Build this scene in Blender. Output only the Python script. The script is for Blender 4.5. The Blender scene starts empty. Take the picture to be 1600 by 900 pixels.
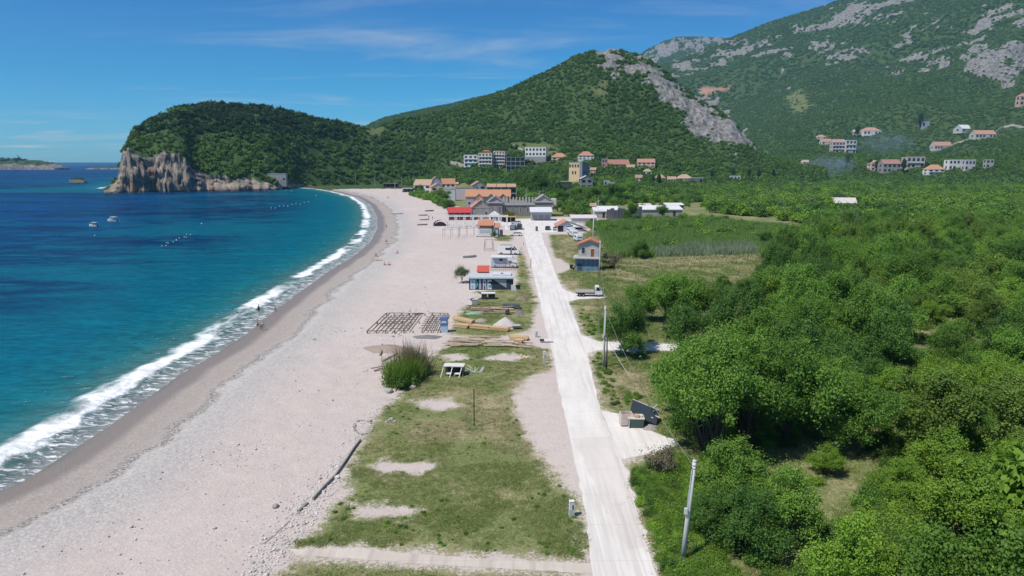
import bpy, math, random
import numpy as np
from mathutils import Vector, Matrix
random.seed(7)
rng = np.random.default_rng(7)
S = bpy.context.scene
COL = S.collection
# ---------------------------------------------------------------- camera
FPX, CAMH = 1067.0, 27.0
PITCH = math.atan((450-253)/FPX)
SEA = -1.0
cam = bpy.data.cameras.new("camera"); cam.sensor_width = 36; cam.lens = 36*FPX/1600
cam.clip_start = 0.5; cam.clip_end = 60000
camo = bpy.data.objects.new("camera", cam); COL.objects.link(camo)
camo.location = (0, 0, CAMH); camo.rotation_euler = (math.pi/2-PITCH, 0, 0)
S.camera = camo
CP, SP = math.cos(PITCH), math.sin(PITCH)
def ray(u, v):
    a, b = (u-800)/FPX, (450-v)/FPX
    return a, CP+b*SP, -SP+b*CP
def G(u, v, z=0.0):
    """ground point that the photograph shows at pixel u, v, on the level z"""
    dx, dy, dz = ray(u, v); t = (z-CAMH)/dz
    return (dx*t, dy*t, z)
def mpp(p):
    """metres per photograph pixel at a place"""
    return (p[1]*CP-(p[2]-CAMH)*SP)/FPX
def azel(u, v):
    dx, dy, dz = ray(u, v)
    return math.atan2(dx, dy), dz/math.hypot(dx, dy)
def project(x, y, z):
    d = y*CP-(z-CAMH)*SP
    return 800+FPX*x/d, 450-FPX*(y*SP+(z-CAMH)*CP)/d
# ---------------------------------------------------------------- noise
def _hash(ix, iy, seed):
    h = (ix.astype(np.int64)*374761393+iy.astype(np.int64)*668265263+seed*974711) & 0x7fffffff
    h = ((h ^ (h >> 13))*1274126177) & 0x7fffffff
    return ((h ^ (h >> 16)) & 0xffff)/65535.0
def vnoise(x, y, seed=0):
    x0, y0 = np.floor(x), np.floor(y); fx, fy = x-x0, y-y0
    fx = fx*fx*(3-2*fx); fy = fy*fy*(3-2*fy)
    a, b = _hash(x0, y0, seed), _hash(x0+1, y0, seed)
    c, d = _hash(x0, y0+1, seed), _hash(x0+1, y0+1, seed)
    return (a*(1-fx)+b*fx)*(1-fy)+(c*(1-fx)+d*fx)*fy
def fbm(x, y, oct=4, seed=0, ridged=False):
    s, a, t = 0, 1.0, 0
    for k in range(oct):
        n = vnoise(x*2**k+17.3*k, y*2**k-9.1*k, seed+k)
        if ridged: n = 1-np.abs(2*n-1)
        s = s+a*n; t += a; a *= .5
    return s/t
def sstep(a, b, x):
    t = np.clip((x-a)/(b-a), 0, 1); return t*t*(3-2*t)
# ---------------------------------------------------------------- polygons
def seg_dist(px, py, poly, closed=True):
    n = len(poly); d = np.full(px.shape, 1e18)
    for i in range(n if closed else n-1):
        ax, ay = poly[i][:2]; bx, by = poly[(i+1) % n][:2]
        ex, ey = bx-ax, by-ay; L = ex*ex+ey*ey+1e-12
        t = np.clip(((px-ax)*ex+(py-ay)*ey)/L, 0, 1)
        d = np.minimum(d, (px-ax-t*ex)**2+(py-ay-t*ey)**2)
    return np.sqrt(d)
def inside(px, py, poly):
    r = np.zeros(px.shape, bool); n = len(poly)
    for i in range(n):
        ax, ay = poly[i][:2]; bx, by = poly[(i+1) % n][:2]
        c = (ay > py) != (by > py)
        with np.errstate(divide='ignore', invalid='ignore'):
            r ^= c & (px < (bx-ax)*(py-ay)/(by-ay if by != ay else 1e-12)+ax)
    return r
def sdf(px, py, poly):
    """signed distance, positive inside"""
    d = seg_dist(px, py, poly)
    return np.where(inside(px, py, poly), d, -d)
def W(pts, z=0.0): return [G(u, v, z)[:2] for u, v in pts]
# ---------------------------------------------------------------- the coast
SHORE_PX = [(0,778),(60,752),(110,718),(190,665),(250,620),(300,583),(350,553),(400,520),(440,485),(480,455),(520,425),
            (560,400),(585,378),(595,357),(594,338),(583,320),(562,308),(530,300),(500,295),(465,292)]
SHORE = [(-75,-60),(-62,20)]+W(SHORE_PX, SEA)
SEAPOLY = SHORE+W([(432,294),(300,295),(165,294)], SEA)+[(-700,1500),(-2500,9000),(-9000,40000),(-40000,40000),(-40000,-60)]
def coast(x, y):
    """metres inland from the waterline (negative at sea)"""
    return -sdf(x, y, SEAPOLY)
# ---------------------------------------------------------------- hills
def table(rows):
    return np.array([azel(u, 300)[0] for u, _ in rows]), np.array([float(b) for _, b in rows])
def sil(rows):
    r = [azel(u, v) for u, v in rows]; return np.array([a for a, _ in r]), np.array([e for _, e in r])
HILLS = dict(
 A=dict(sil=sil([(162,294.5),(170,291),(180,284),(189,275),(193,262),(196,240),(199,222),(206,211),(230,193),(250,182),(270,172),(330,164),(400,167),(470,180),(540,193),(580,201),(640,216),(700,250)]),
        foot=table([(160,726),(200,726),(300,726),(430,735),(470,790),(520,815),(600,850),(700,900)]),
        ridge=table([(160,738),(185,748),(197,775),(215,800),(240,830),(330,880),(430,900),(560,960),(700,1000)]),
        prof=[(0,0),(.25,.3),(.5,.58),(.75,.83),(1,1)], back=.16, wob=(.10, 60.)),
 B=dict(sil=sil([(500,262),(540,232),(565,212),(590,200),(620,189),(700,173),(760,152),(800,138),(860,109),(900,88),(930,80),(960,77),(990,85),(1015,94),(1040,113),(1080,146),(1120,171),(1150,197),(1185,236),(1200,246),(1230,256),(1290,266)]),
        foot=table([(500,860),(600,860),(650,800),(690,700),(720,640),(800,600),(960,600),(1100,650),(1290,800)]),
        ridge=table([(500,960),(620,1040),(700,1080),(960,1150),(1100,1080),(1185,1000),(1290,950)]),
        prof=[(0,0),(.2,.015),(.45,.09),(.6,.22),(.8,.6),(.92,.87),(1,1)], back=.4, wob=(.10, 90.)),
 D=dict(sil=sil([(880,150),(1000,112),(1060,93),(1100,77),(1135,62),(1200,35),(1260,17),(1290,8),(1320,-3),(1400,-30),(1500,-60),(1600,-80),(1750,-100),(2300,-100)]),
        foot=table([(880,1500),(1100,1300),(1200,1100),(1300,900),(1600,820),(2300,800)]),
        ridge=table([(880,2800),(1130,3400),(1300,3600),(1600,3300),(2300,3200)]),
        prof=[(0,0),(.074,.01),(.22,.05),(.4,.16),(.6,.38),(.8,.68),(1,1)], back=.3, wob=(.09, 420.)),
 E=dict(sil=sil([(900,130),(985,98),(1010,78),(1035,65),(1060,57),(1110,58),(1140,60),(1200,55),(1260,60)]),
        foot=table([(900,3600),(1260,3800)]), ridge=table([(900,5200),(1260,5400)]),
        prof=[(0,0),(.3,.25),(.7,.68),(1,1)], back=.3, wob=(.08, 500.)),
 F=dict(sil=sil([(520,230),(575,196),(600,184),(640,175),(700,163),(740,153),(800,140),(860,135)]),
        foot=table([(520,1500),(860,1500)]), ridge=table([(520,2200),(860,2300)]),
        prof=[(0,0),(.3,.25),(.7,.68),(1,1)], back=.3, wob=(.08, 200.)))
CLIFF = table([(160,292),(172,289),(182,280),(188,270),(193,254),(198,240),(206,238),(216,243),(228,248),(245,246),(262,243),(285,241),(294,246),(303,262),(312,270),(340,274),(380,278),(430,285),(470,291),(500,294)])
def hill(k, x, y):
    h = HILLS[k]; az = np.arctan2(x, y); r = np.hypot(x, y)
    e = np.interp(az, *h['sil']); f = np.interp(az, *h['foot']); R = np.interp(az, *h['ridge'])
    if k == 'A':
        f = f+22*(fbm(az*38, az*0+3, 5, 5)-.5)*sstep(azel(480,300)[0], azel(440,300)[0], az)
    hr = CAMH+R*e
    t = (r-f)/(R-f); pt, pz = zip(*h['prof'])
    z = hr*np.interp(t, pt, pz)
    amp, wl = h['wob']; tt = np.clip(t, 0, 1)
    env = np.clip(hr, 0, None)*amp*np.clip(tt*(1-tt)*4, 0, 1)
    z = z+env*(2*fbm(x/wl, y/wl, 4, 31, True)-1.15)
    if k == 'A':
        cz = CAMH+735*(253-np.interp(az, *CLIFF))/FPX-SEA
        c = cz*np.clip((r-f)/13.0, 0, 1)**.8+SEA
        c = c+cz*.20*(fbm(az*95, r/9, 5, 77, True)-.62)*sstep(0, 3, r-f)*sstep(13, 9, r-f)
        u = np.clip((r-f-13)/(R-f-13+1e-6), 0, 1)
        z = np.where(r-f < 13, c, np.maximum(c*(1-u)+np.minimum(hr, 1e9)*u*0+0, 0)+0)
        pu = np.interp(u, pt, pz)
        z = np.where(r-f < 13, c, (cz+SEA)+(np.maximum(hr, cz+SEA)-(cz+SEA))*pu+env*(2*fbm(x/45, y/45, 4, 31, True)-1.15))
        z = np.where(r < f, -9, z)
    else:
        z = np.where(t < 0, -9, z)
    b = h['back']; q = np.clip((r/R-1)/b, 0, 1)
    z = np.where(r > R, hr*(1-sstep(0, 1, q))-9*q, z)
    out = (az < h['sil'][0][0]) | (az > h['sil'][0][-1])
    return np.where(out, -9, z)
def height(x, y, rock=None):
    x, y = np.asarray(x, float), np.asarray(y, float)
    c = coast(x, y)
    z = np.where(c > 0, np.minimum(0, SEA+.11*c-.15*np.exp(-((c-6)/2.5)**2)), np.maximum(SEA+.07*c, -9))
    for k in HILLS: z = np.maximum(z, hill(k, x, y))
    return z
def ground_at(x, y): return float(height(np.array([x]), np.array([y]))[0])
def hit(u, v):
    """the place on the land that pixel u, v shows"""
    dx, dy, dz = ray(u, v)
    t = np.geomspace(30, 6000, 2600)
    x, y, z = dx*t, dy*t, CAMH+dz*t
    below = z <= height(x, y)
    if not below.any(): return (x[-1], y[-1], z[-1])
    i = int(np.argmax(below)); lo, hi = t[max(i-1, 0)], t[i]
    for _ in range(14):
        m = (lo+hi)/2
        if CAMH+dz*m <= ground_at(dx*m, dy*m): hi = m
        else: lo = m
    return (dx*hi, dy*hi, CAMH+dz*hi)
# ---------------------------------------------------------------- object helpers
def tag(o, label=None, cat=None, group=None, kind=None):
    if label: o['label'] = label
    if cat: o['category'] = cat
    if group: o['group'] = group
    if kind: o['kind'] = kind
    return o
def link(o, parent=None):
    COL.objects.link(o)
    if parent is not None: o.parent = parent
    return o
def mesh_np(name, verts, quads, mats, smooth=False, attrs=None, tris=False):
    me = bpy.data.meshes.new(name); k = 3 if tris else 4
    v = np.asarray(verts, np.float32); f = np.asarray(quads, np.int32)
    me.vertices.add(len(v)); me.vertices.foreach_set('co', v.ravel())
    me.loops.add(f.size); me.loops.foreach_set('vertex_index', f.ravel())
    me.polygons.add(len(f)); me.polygons.foreach_set('loop_start', np.arange(len(f), dtype=np.int32)*k)
    me.polygons.foreach_set('use_smooth', np.full(len(f), smooth))
    for n, a in (attrs or {}).items():
        at = me.attributes.new(n, 'FLOAT', 'POINT'); at.data.foreach_set('value', np.asarray(a, np.float32))
    for m in (mats if isinstance(mats, (list, tuple)) else [mats]): me.materials.append(m)
    me.update(); me.validate()
    return me
def obj_of(name, me, parent=None): return link(bpy.data.objects.new(name, me), parent)
class MB:
    """collects boxes, bars and sheets and links them as ONE mesh"""
    def __init__(s): s.v, s.f = [], []
    def add(s, vs, fs):
        n = len(s.v); s.v += [tuple(p) for p in vs]; s.f += [tuple(i+n for i in f) for f in fs]; return s
    def box(s, x0, x1, y0, y1, z0, z1, top=None):
        """top=(sx,sy): the upper face scaled about its centre"""
        a = [(x0,y0,z0),(x1,y0,z0),(x1,y1,z0),(x0,y1,z0)]
        if top:
            cx, cy = (x0+x1)/2, (y0+y1)/2
            b = [(cx+(x-cx)*top[0], cy+(y-cy)*top[1], z1) for x, y, _ in a]
        else: b = [(x,y,z1) for x, y, _ in a]
        return s.add(a+b, [(3,2,1,0),(4,5,6,7),(0,1,5,4),(1,2,6,5),(2,3,7,6),(3,0,4,7)])
    def bar(s, p, q, w, h=None):
        """a square bar from p to q"""
        h = h or w; p, q = Vector(p), Vector(q); d = (q-p).normalized()
        a = d.cross(Vector((0,0,1)))
        a = Vector((1,0,0)) if a.length < 1e-4 else a.normalized()
        b = a.cross(d)
        vs = [c+a*(i*w/2)+b*(j*h/2) for c in (p, q) for i, j in ((-1,-1),(1,-1),(1,1),(-1,1))]
        return s.add(vs, [(0,1,2,3),(7,6,5,4),(0,4,5,1),(1,5,6,2),(2,6,7,3),(3,7,4,0)])
    def tube(s, pts, r, n=8, cap=True):
        """tapered tube along pts; r a number or one radius per point"""
        pts = [Vector(p) for p in pts]; rs = r if isinstance(r, (list, tuple)) else [r]*len(pts)
        base = len(s.v); ref = None
        for i, p in enumerate(pts):
            d = (pts[min(i+1, len(pts)-1)]-pts[max(i-1, 0)]).normalized()
            a = d.cross(Vector((0,0,1)) if abs(d.z) < .95 else Vector((0,1,0))).normalized(); b = d.cross(a)
            for k in range(n):
                t = 2*math.pi*k/n; s.v.append(tuple(p+(a*math.cos(t)+b*math.sin(t))*rs[i]))
        for i in range(len(pts)-1):
            for k in range(n):
                q = base+i*n; s.f.append((q+k, q+(k+1) % n, q+n+(k+1) % n, q+n+k))
        if cap:
            s.f.append(tuple(base+k for k in range(n))[::-1]); s.f.append(tuple(base+(len(pts)-1)*n+k for k in range(n)))
        return s
    def lathe(s, prof, c=(0,0,0), n=14, axis='z'):
        """profile of (radius, height) pairs turned about the axis"""
        base = len(s.v)
        for r, z in prof:
            for k in range(n):
                t = 2*math.pi*k/n; a, b = r*math.cos(t), r*math.sin(t)
                p = (a, b, z) if axis == 'z' else ((z, a, b) if axis == 'x' else (a, z, b))
                s.v.append((p[0]+c[0], p[1]+c[1], p[2]+c[2]))
        for i in range(len(prof)-1):
            for k in range(n):
                q = base+i*n; s.f.append((q+k, q+(k+1) % n, q+n+(k+1) % n, q+n+k))
        s.f.append(tuple(base+k for k in range(n))[::-1]); s.f.append(tuple(base+(len(prof)-1)*n+k for k in range(n)))
        return s
    def prism(s, pts, y0, y1, axis='y'):
        """outline of (x, z) pairs pushed from y0 to y1 (axis x: outline is (y, z))"""
        n = len(pts); base = len(s.v)
        for y in (y0, y1):
            for a, b in pts: s.v.append((a, y, b) if axis == 'y' else ((y, a, b) if axis == 'x' else (a, b, y)))
        s.f.append(tuple(base+i for i in range(n))); s.f.append(tuple(base+n+i for i in range(n))[::-1])
        for i in range(n):
            j = (i+1) % n; s.f.append((base+j, base+i, base+n+i, base+n+j))
        return s
    def gable(s, x0, x1, y0, y1, z0, z1, along='y', th=.18, o=.35):
        """two roof slopes with a ridge along an axis"""
        if along == 'y':
            c = (x0+x1)/2; k = (z1-z0)/(c-x0)
            s.prism([(x0-o, z0-o*k), (c, z1), (x1+o, z0-o*k), (x1+o, z0-o*k+th), (c, z1+th), (x0-o, z0-o*k+th)], y0-o, y1+o)
        else:
            c = (y0+y1)/2; k = (z1-z0)/(c-y0)
            s.prism([(y0-o, z0-o*k), (c, z1), (y1+o, z0-o*k), (y1+o, z0-o*k+th), (c, z1+th), (y0-o, z0-o*k+th)], x0-o, x1+o, 'x')
        return s
    def hip(s, x0, x1, y0, y1, z0, z1, o=.35, th=.15):
        x0 -= o; x1 += o; y0 -= o; y1 += o
        w, d = x1-x0, y1-y0; i = min(w, d)/2*.98
        if w >= d: a, b = (x0+i, (y0+y1)/2, z1), (x1-i, (y0+y1)/2, z1)
        else: a, b = ((x0+x1)/2, y0+i, z1), ((x0+x1)/2, y1-i, z1)
        v = [(x0,y0,z0-th),(x1,y0,z0-th),(x1,y1,z0-th),(x0,y1,z0-th),(x0,y0,z0),(x1,y0,z0),(x1,y1,z0),(x0,y1,z0),a,b]
        f = [(3,2,1,0),(0,1,5,4),(1,2,6,5),(2,3,7,6),(3,0,4,7)]
        f += [(4,5,9,8),(5,6,9),(6,7,8,9),(7,4,8)] if w >= d else [(4,5,8),(5,6,9,8),(6,7,9),(7,4,8,9)]
        return s.add(v, f)
    def build(s, name, mat, parent=None, smooth=False, bevel=0):
        me = bpy.data.meshes.new(name); me.from_pydata(s.v, [], s.f); me.materials.append(mat)
        if smooth:
            me.polygons.foreach_set('use_smooth', [True]*len(me.polygons))
        me.update()
        o = obj_of(name, me, parent)
        if bevel:
            m = o.modifiers.new('bevel', 'BEVEL'); m.width = bevel; m.segments = 2; m.limit_method = 'ANGLE'
        return o
def empty(name, loc, rz=0, label=None, cat=None, group=None, scale=1):
    o = bpy.data.objects.new(name, None); o.empty_display_size = .5; link(o)
    o.location = loc; o.rotation_euler = (0, 0, rz); o.scale = (scale,)*3
    return tag(o, label, cat, group)
def copy_tree(o, parent=None):
    c = o.copy(); COL.objects.link(c)
    if parent is not None: c.parent = parent
    for ch in o.children: copy_tree(ch, c)
    return c
# ---------------------------------------------------------------- materials
class N:
    """small node-tree writer"""
    def __init__(s, name):
        s.m = bpy.data.materials.new(name); s.m.use_nodes = True
        s.t = s.m.node_tree; s.t.nodes.clear()
        s.out = s.t.nodes.new('ShaderNodeOutputMaterial')
    def n(s, typ, **kw):
        x = s.t.nodes.new('ShaderNode'+typ)
        for k, v in kw.items(): setattr(x, k, v)
        return x
    def set(s, sock, v):
        if isinstance(v, bpy.types.NodeSocket): s.t.links.new(v, sock)
        elif v is not None:
            if isinstance(v, (tuple, list)) and sock.type == 'RGBA' and len(v) == 3: v = (*v, 1)
            sock.default_value = v
    def co(s, kind='Object'): return s.n('TexCoord').outputs[kind]
    def pos(s): return s.n('NewGeometry').outputs['Position']
    def mapping(s, v, scale=(1,1,1), rot=(0,0,0), loc=(0,0,0)):
        x = s.n('Mapping'); s.set(x.inputs[0], v); x.inputs['Scale'].default_value = scale
        x.inputs['Rotation'].default_value = rot; x.inputs['Location'].default_value = loc; return x.outputs[0]
    def noise(s, v, scale, detail=4, rough=.55, dist=0.0):
        x = s.n('TexNoise'); s.set(x.inputs['Vector'], v); x.inputs['Scale'].default_value = scale
        x.inputs['Detail'].default_value = detail; x.inputs['Roughness'].default_value = rough
        x.inputs['Distortion'].default_value = dist; return x.outputs['Fac']
    def voro(s, v, scale, feature='F1', out='Distance'):
        x = s.n('TexVoronoi', feature=feature); s.set(x.inputs['Vector'], v); x.inputs['Scale'].default_value = scale
        return x.outputs[out]
    def attr(s, name, out='Fac', typ='GEOMETRY'):
        x = s.n('Attribute', attribute_name=name, attribute_type=typ); return x.outputs[out]
    def math(s, op, a, b=0.0, c=None, clamp=False):
        x = s.n('Math', operation=op, use_clamp=clamp); s.set(x.inputs[0], a); s.set(x.inputs[1], b)
        if c is not None: s.set(x.inputs[2], c)
        return x.outputs[0]
    def ramp(s, v, a, b, lo=0.0, hi=1.0, smooth=True):
        x = s.n('MapRange', interpolation_type='SMOOTHSTEP' if smooth else 'LINEAR'); s.set(x.inputs['Value'], v)
        s.set(x.inputs['From Min'], a); s.set(x.inputs['From Max'], b); s.set(x.inputs['To Min'], lo); s.set(x.inputs['To Max'], hi)
        return x.outputs[0]
    def mix(s, f, a, b, mode='MIX'):
        x = s.n('Mix', data_type='RGBA', blend_type=mode); s.set(x.inputs[0], f); s.set(x.inputs[6], a); s.set(x.inputs[7], b)
        return x.outputs[2]
    def scale(s, col, f):
        """a colour times a number socket"""
        x = s.n('VectorMath', operation='SCALE'); s.set(x.inputs[0], col); s.set(x.inputs['Scale'], f); return x.outputs[0]
    def rnd(s): return s.n('ObjectInfo').outputs['Random']
    def bump(s, h, dist=.1, strength=1.0, normal=None):
        x = s.n('Bump'); s.set(x.inputs['Height'], h); x.inputs['Distance'].default_value = dist; s.set(x.inputs['Strength'], strength)
        if normal is not None: s.set(x.inputs['Normal'], normal)
        return x.outputs[0]
    def bsdf(s, color, rough=.8, spec=.3, normal=None, metal=0, **kw):
        x = s.n('BsdfPrincipled'); s.set(x.inputs['Base Color'], color); s.set(x.inputs['Roughness'], rough)
        s.set(x.inputs['Specular IOR Level'], spec); s.set(x.inputs['Metallic'], metal)
        if normal is not None: s.set(x.inputs['Normal'], normal)
        for k, v in kw.items(): s.set(x.inputs[k], v)
        return x.outputs[0]
    def end(s, shader, vol=None):
        if shader is not None: s.set(s.out.inputs['Surface'], shader)
        if vol is not None: s.set(s.out.inputs['Volume'], vol)
        return s.m
_mats = {}
def worn(color, rough=.75, amount=.18, scale=.8, bump=.0, spec=.3, metal=0):
    """a plain paint, plaster, wood or metal with uneven weathering"""
    key = (tuple(color), rough, amount, scale, bump, metal)
    if key in _mats: return _mats[key]
    n = N("surface"); p = n.co(); k = n.noise(p, scale, 5, .6); k2 = n.noise(p, scale*7, 3)
    f = n.math('ADD', n.math('MULTIPLY', k, amount*1.6), n.math('MULTIPLY', k2, amount*.6))
    c = n.scale(color, n.math('SUBTRACT', 1+amount*.75, f))
    m = n.end(n.bsdf(c, rough, spec, n.bump(k2, bump) if bump else None, metal)); _mats[key] = m; return m
def stripes(c1, c2, freq, axis=0, rough=.75, amount=.2, duty=.5, bump=.03):
    """tiles, planks, corrugation: bands along one local axis"""
    key = ('st', c1, c2, freq, axis, rough, duty)
    if key in _mats: return _mats[key]
    n = N("banded_surface"); p = n.co(); x = n.n('SeparateXYZ'); n.set(x.inputs[0], p)
    w = n.math('FRACT', n.math('MULTIPLY', x.outputs[axis], freq)); f = n.ramp(w, duty-.15, duty+.15)
    k = n.noise(p, .9, 5, .65); k2 = n.noise(p, 6, 2)
    c = n.mix(f, c1, c2); c = n.scale(c, n.math('SUBTRACT', 1+amount, n.math('ADD', n.math('MULTIPLY', k, amount*1.4), n.math('MULTIPLY', k2, amount*.6))))
    m = n.end(n.bsdf(c, rough, .25, n.bump(n.math('PINGPONG', w, .5), bump))); _mats[key] = m; return m
def tile_roof(color=(.46,.16,.075)):
    key = ('tile', color)
    if key in _mats: return _mats[key]
    color = tuple(.74*a+.26*b for a, b in zip(color, (.46,.34,.27)))
    n = N("roof_tiles"); p = n.co(); b = n.n('TexBrick'); n.set(b.inputs['Vector'], p); b.inputs['Scale'].default_value = 1.6
    k = n.noise(p, .5, 5, .65); k2 = n.noise(p, 3.5, 3, .7)
    c = n.mix(n.ramp(k2, .35, .7), color, tuple(q*.66+.03 for q in color)); c = n.mix(n.ramp(k, .5, .75, 0, .5), c, (.45,.31,.21))
    x = n.n('SeparateXYZ'); n.set(x.inputs[0], p)
    w = n.math('ADD', n.math('PINGPONG', n.math('MULTIPLY', x.outputs[0], 3.0), .5), n.math('PINGPONG', n.math('MULTIPLY', x.outputs[1], 2.6), .5))
    m = n.end(n.bsdf(c, .85, .2, n.bump(w, .06))); _mats[key] = m; return m
def stone_wall(color=(.36,.32,.29)):
    key = ('stone', color)
    if key in _mats: return _mats[key]
    n = N("stone_masonry"); p = n.co(); v = n.voro(p, 2.2, out='Color'); d = n.voro(p, 2.2, 'DISTANCE_TO_EDGE')
    b = n.n('RGBToBW'); n.set(b.inputs[0], v)
    c = n.mix(b.outputs[0], tuple(q*.6 for q in color), tuple(min(1, q*1.35) for q in color)); c = n.mix(n.ramp(d, 0, .06), (.3,.29,.27), c)
    m = n.end(n.bsdf(c, .9, .2, n.bump(n.ramp(d, 0, .12), .05))); _mats[key] = m; return m
def glass(color=(.02,.028,.035)):
    if ('g', color) in _mats: return _mats['g', color]
    n = N("window_glass"); m = n.end(n.bsdf(color, .08, .5)); _mats['g', color] = m; return m
def gloss(color, rough=.3):
    if ('p', color) in _mats: return _mats['p', color]
    n = N("vehicle_paint"); k = n.noise(n.co(), 2.0, 4)
    m = n.end(n.bsdf(n.scale(color, n.math('ADD', .88, n.math('MULTIPLY', k, .2))), rough, .5, None, 0, **{'Coat Weight': .4, 'Coat Roughness': .15})); _mats['p', color] = m; return m
WHITE = worn((.76,.75,.72)); CREAM = worn((.62,.54,.42)); GREY = worn((.33,.32,.31)); DARK = worn((.035,.035,.04)); CONC = worn((.5,.48,.45), amount=.25)
WOOD = worn((.52,.34,.17), .7, .3, 2); OLDWOOD = worn((.23,.18,.14), .8, .35, 2); STEEL = worn((.38,.39,.4), .45, .2, 1, metal=.6); RUBBER = worn((.02,.02,.02), .8)
GLASS = glass()
def leaf_mat(name, a, b, trans=.30, hue=.0, rough=.55):
    """foliage: leaves differ by clump (attribute tone) and tree by tree"""
    n = N(name); t = n.attr('tone'); r = n.rnd()
    f = n.math('ADD', n.math('MULTIPLY', t, .62), n.math('MULTIPLY', r, .38))
    c = n.mix(f, a, b)
    c = n.scale(c, n.ramp(n.math('FRACT', n.math('MULTIPLY', r, 7.31)), 0, 1, .78, 1.22, False))
    d = n.bsdf(c, rough, .25)
    tr = n.n('BsdfTranslucent'); n.set(tr.inputs[0], n.mix(.5, c, (.17,.36,.02)))
    mx = n.n('MixShader'); mx.inputs[0].default_value = trans; n.set(mx.inputs[1], d); n.set(mx.inputs[2], tr.outputs[0])
    return n.end(mx.outputs[0])
L_MID = leaf_mat("leaves_mid_green", (0.088,0.203,0.027), (0.192,0.333,0.052))
L_BRIGHT = leaf_mat("leaves_bright_green", (0.151,0.299,0.031), (0.265,0.412,0.050))
L_DARK = leaf_mat("leaves_dark_green", (0.057,0.141,0.027), (0.120,0.220,0.040))
L_GREY = leaf_mat("leaves_grey_green", (0.11, 0.165, 0.08), (0.2, 0.245, 0.125))
L_OLIVE = leaf_mat("leaves_olive_green", (0.109,0.198,0.031), (0.208,0.305,0.054))
L_PINE = leaf_mat("needles_pine", (0.024, 0.064, 0.026), (0.055, 0.11, 0.038), .12)
L_HILL = leaf_mat("leaves_hillside", (0.044,0.113,0.022), (0.130,0.226,0.041), .18)
L_FAR = leaf_mat("leaves_mountainside", (0.067,0.147,0.041), (0.130,0.226,0.059), .18)
BARK = worn((.10,.075,.055), .9, .4, 3, .05)
# ---------------------------------------------------------------- sky and sun
SUN_EL, SUN_AZ = math.radians(58), math.atan2(-.81, -.58)      # azimuth measured from +Y towards +X
w = bpy.data.worlds.new("World"); S.world = w; w.use_nodes = True
t = w.node_tree; t.nodes.clear()
sk = t.nodes.new('ShaderNodeTexSky'); sk.sky_type = 'NISHITA'; sk.sun_disc = False
sk.sun_elevation = SUN_EL; sk.sun_rotation = SUN_AZ; sk.altitude = 50; sk.air_density = 1.0; sk.dust_density = .3; sk.ozone_density = 1.0
tc = t.nodes.new('ShaderNodeTexCoord'); sx = t.nodes.new('ShaderNodeSeparateXYZ'); t.links.new(tc.outputs['Generated'], sx.inputs[0])
def wm(op, a, b, cl=False):
    x = t.nodes.new('ShaderNodeMath'); x.operation = op; x.use_clamp = cl
    for i, q in enumerate((a, b)):
        if isinstance(q, bpy.types.NodeSocket): t.links.new(q, x.inputs[i])
        else: x.inputs[i].default_value = q
    return x.outputs[0]
# thin cirrus on a plane high above: direction divided by its height
zc = wm('MAXIMUM', wm('ADD', sx.outputs[2], .06), .02)
cx, cy = wm('DIVIDE', sx.outputs[0], zc), wm('DIVIDE', sx.outputs[1], zc)
cb = t.nodes.new('ShaderNodeCombineXYZ'); t.links.new(cx, cb.inputs[0]); t.links.new(cy, cb.inputs[1])
mp = t.nodes.new('ShaderNodeMapping'); mp.inputs['Scale'].default_value = (.42,.95,1); mp.inputs['Rotation'].default_value = (0,0,.5); mp.inputs['Location'].default_value = (.35,.2,0)
t.links.new(cb.outputs[0], mp.inputs[0])
nz = t.nodes.new('ShaderNodeTexNoise'); nz.inputs['Scale'].default_value = .9; nz.inputs['Detail'].default_value = 9; nz.inputs['Roughness'].default_value = .62; nz.inputs['Distortion'].default_value = .5
t.links.new(mp.outputs[0], nz.inputs['Vector'])
mr = t.nodes.new('ShaderNodeMapRange'); mr.interpolation_type = 'SMOOTHSTEP'
for i, q in zip(('From Min','From Max','To Min','To Max'), (.49,.80,0,.8)): mr.inputs[i].default_value = q
t.links.new(nz.outputs['Fac'], mr.inputs['Value'])
lowm = t.nodes.new('ShaderNodeMapRange'); lowm.interpolation_type = 'SMOOTHSTEP'
for i, q in zip(('From Min','From Max','To Min','To Max'), (.02,.34,1,.16)): lowm.inputs[i].default_value = q
t.links.new(sx.outputs[2], lowm.inputs['Value'])
cl = wm('MULTIPLY', mr.outputs[0], lowm.outputs[0])
hs = t.nodes.new('ShaderNodeHueSaturation'); hs.inputs['Hue'].default_value = .5; hs.inputs['Saturation'].default_value = 1.0; hs.inputs['Value'].default_value = 1.0
t.links.new(sk.outputs[0], hs.inputs['Color'])
rp = t.nodes.new('ShaderNodeValToRGB'); t.links.new(sx.outputs[2], rp.inputs[0])
SKY = [(0,(.24,.60,.99)),(.04,(.20,.58,.95)),(.11,(.085,.50,.84)),(.235,(.016,.33,.72)),(.55,(.46,.54,.66)),(1,(.50,.56,.66))]
for i, (q, c_) in enumerate(SKY):
    e_ = rp.color_ramp.elements[i] if i < 2 else rp.color_ramp.elements.new(q)
    e_.position = q; e_.color = (*c_, 1)
tn = t.nodes.new('ShaderNodeVectorMath'); tn.operation = 'MULTIPLY'; t.links.new(hs.outputs[0], tn.inputs[0]); t.links.new(rp.outputs[0], tn.inputs[1])
tn2 = t.nodes.new('ShaderNodeVectorMath'); tn2.operation = 'SCALE'; tn2.inputs['Scale'].default_value = 1.5; t.links.new(tn.outputs[0], tn2.inputs[0])
mixc = t.nodes.new('ShaderNodeMix'); mixc.data_type = 'RGBA'; t.links.new(cl, mixc.inputs[0]); t.links.new(tn2.outputs[0], mixc.inputs[6]); mixc.inputs[7].default_value = (7.2,7.4,7.6,1)
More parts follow.
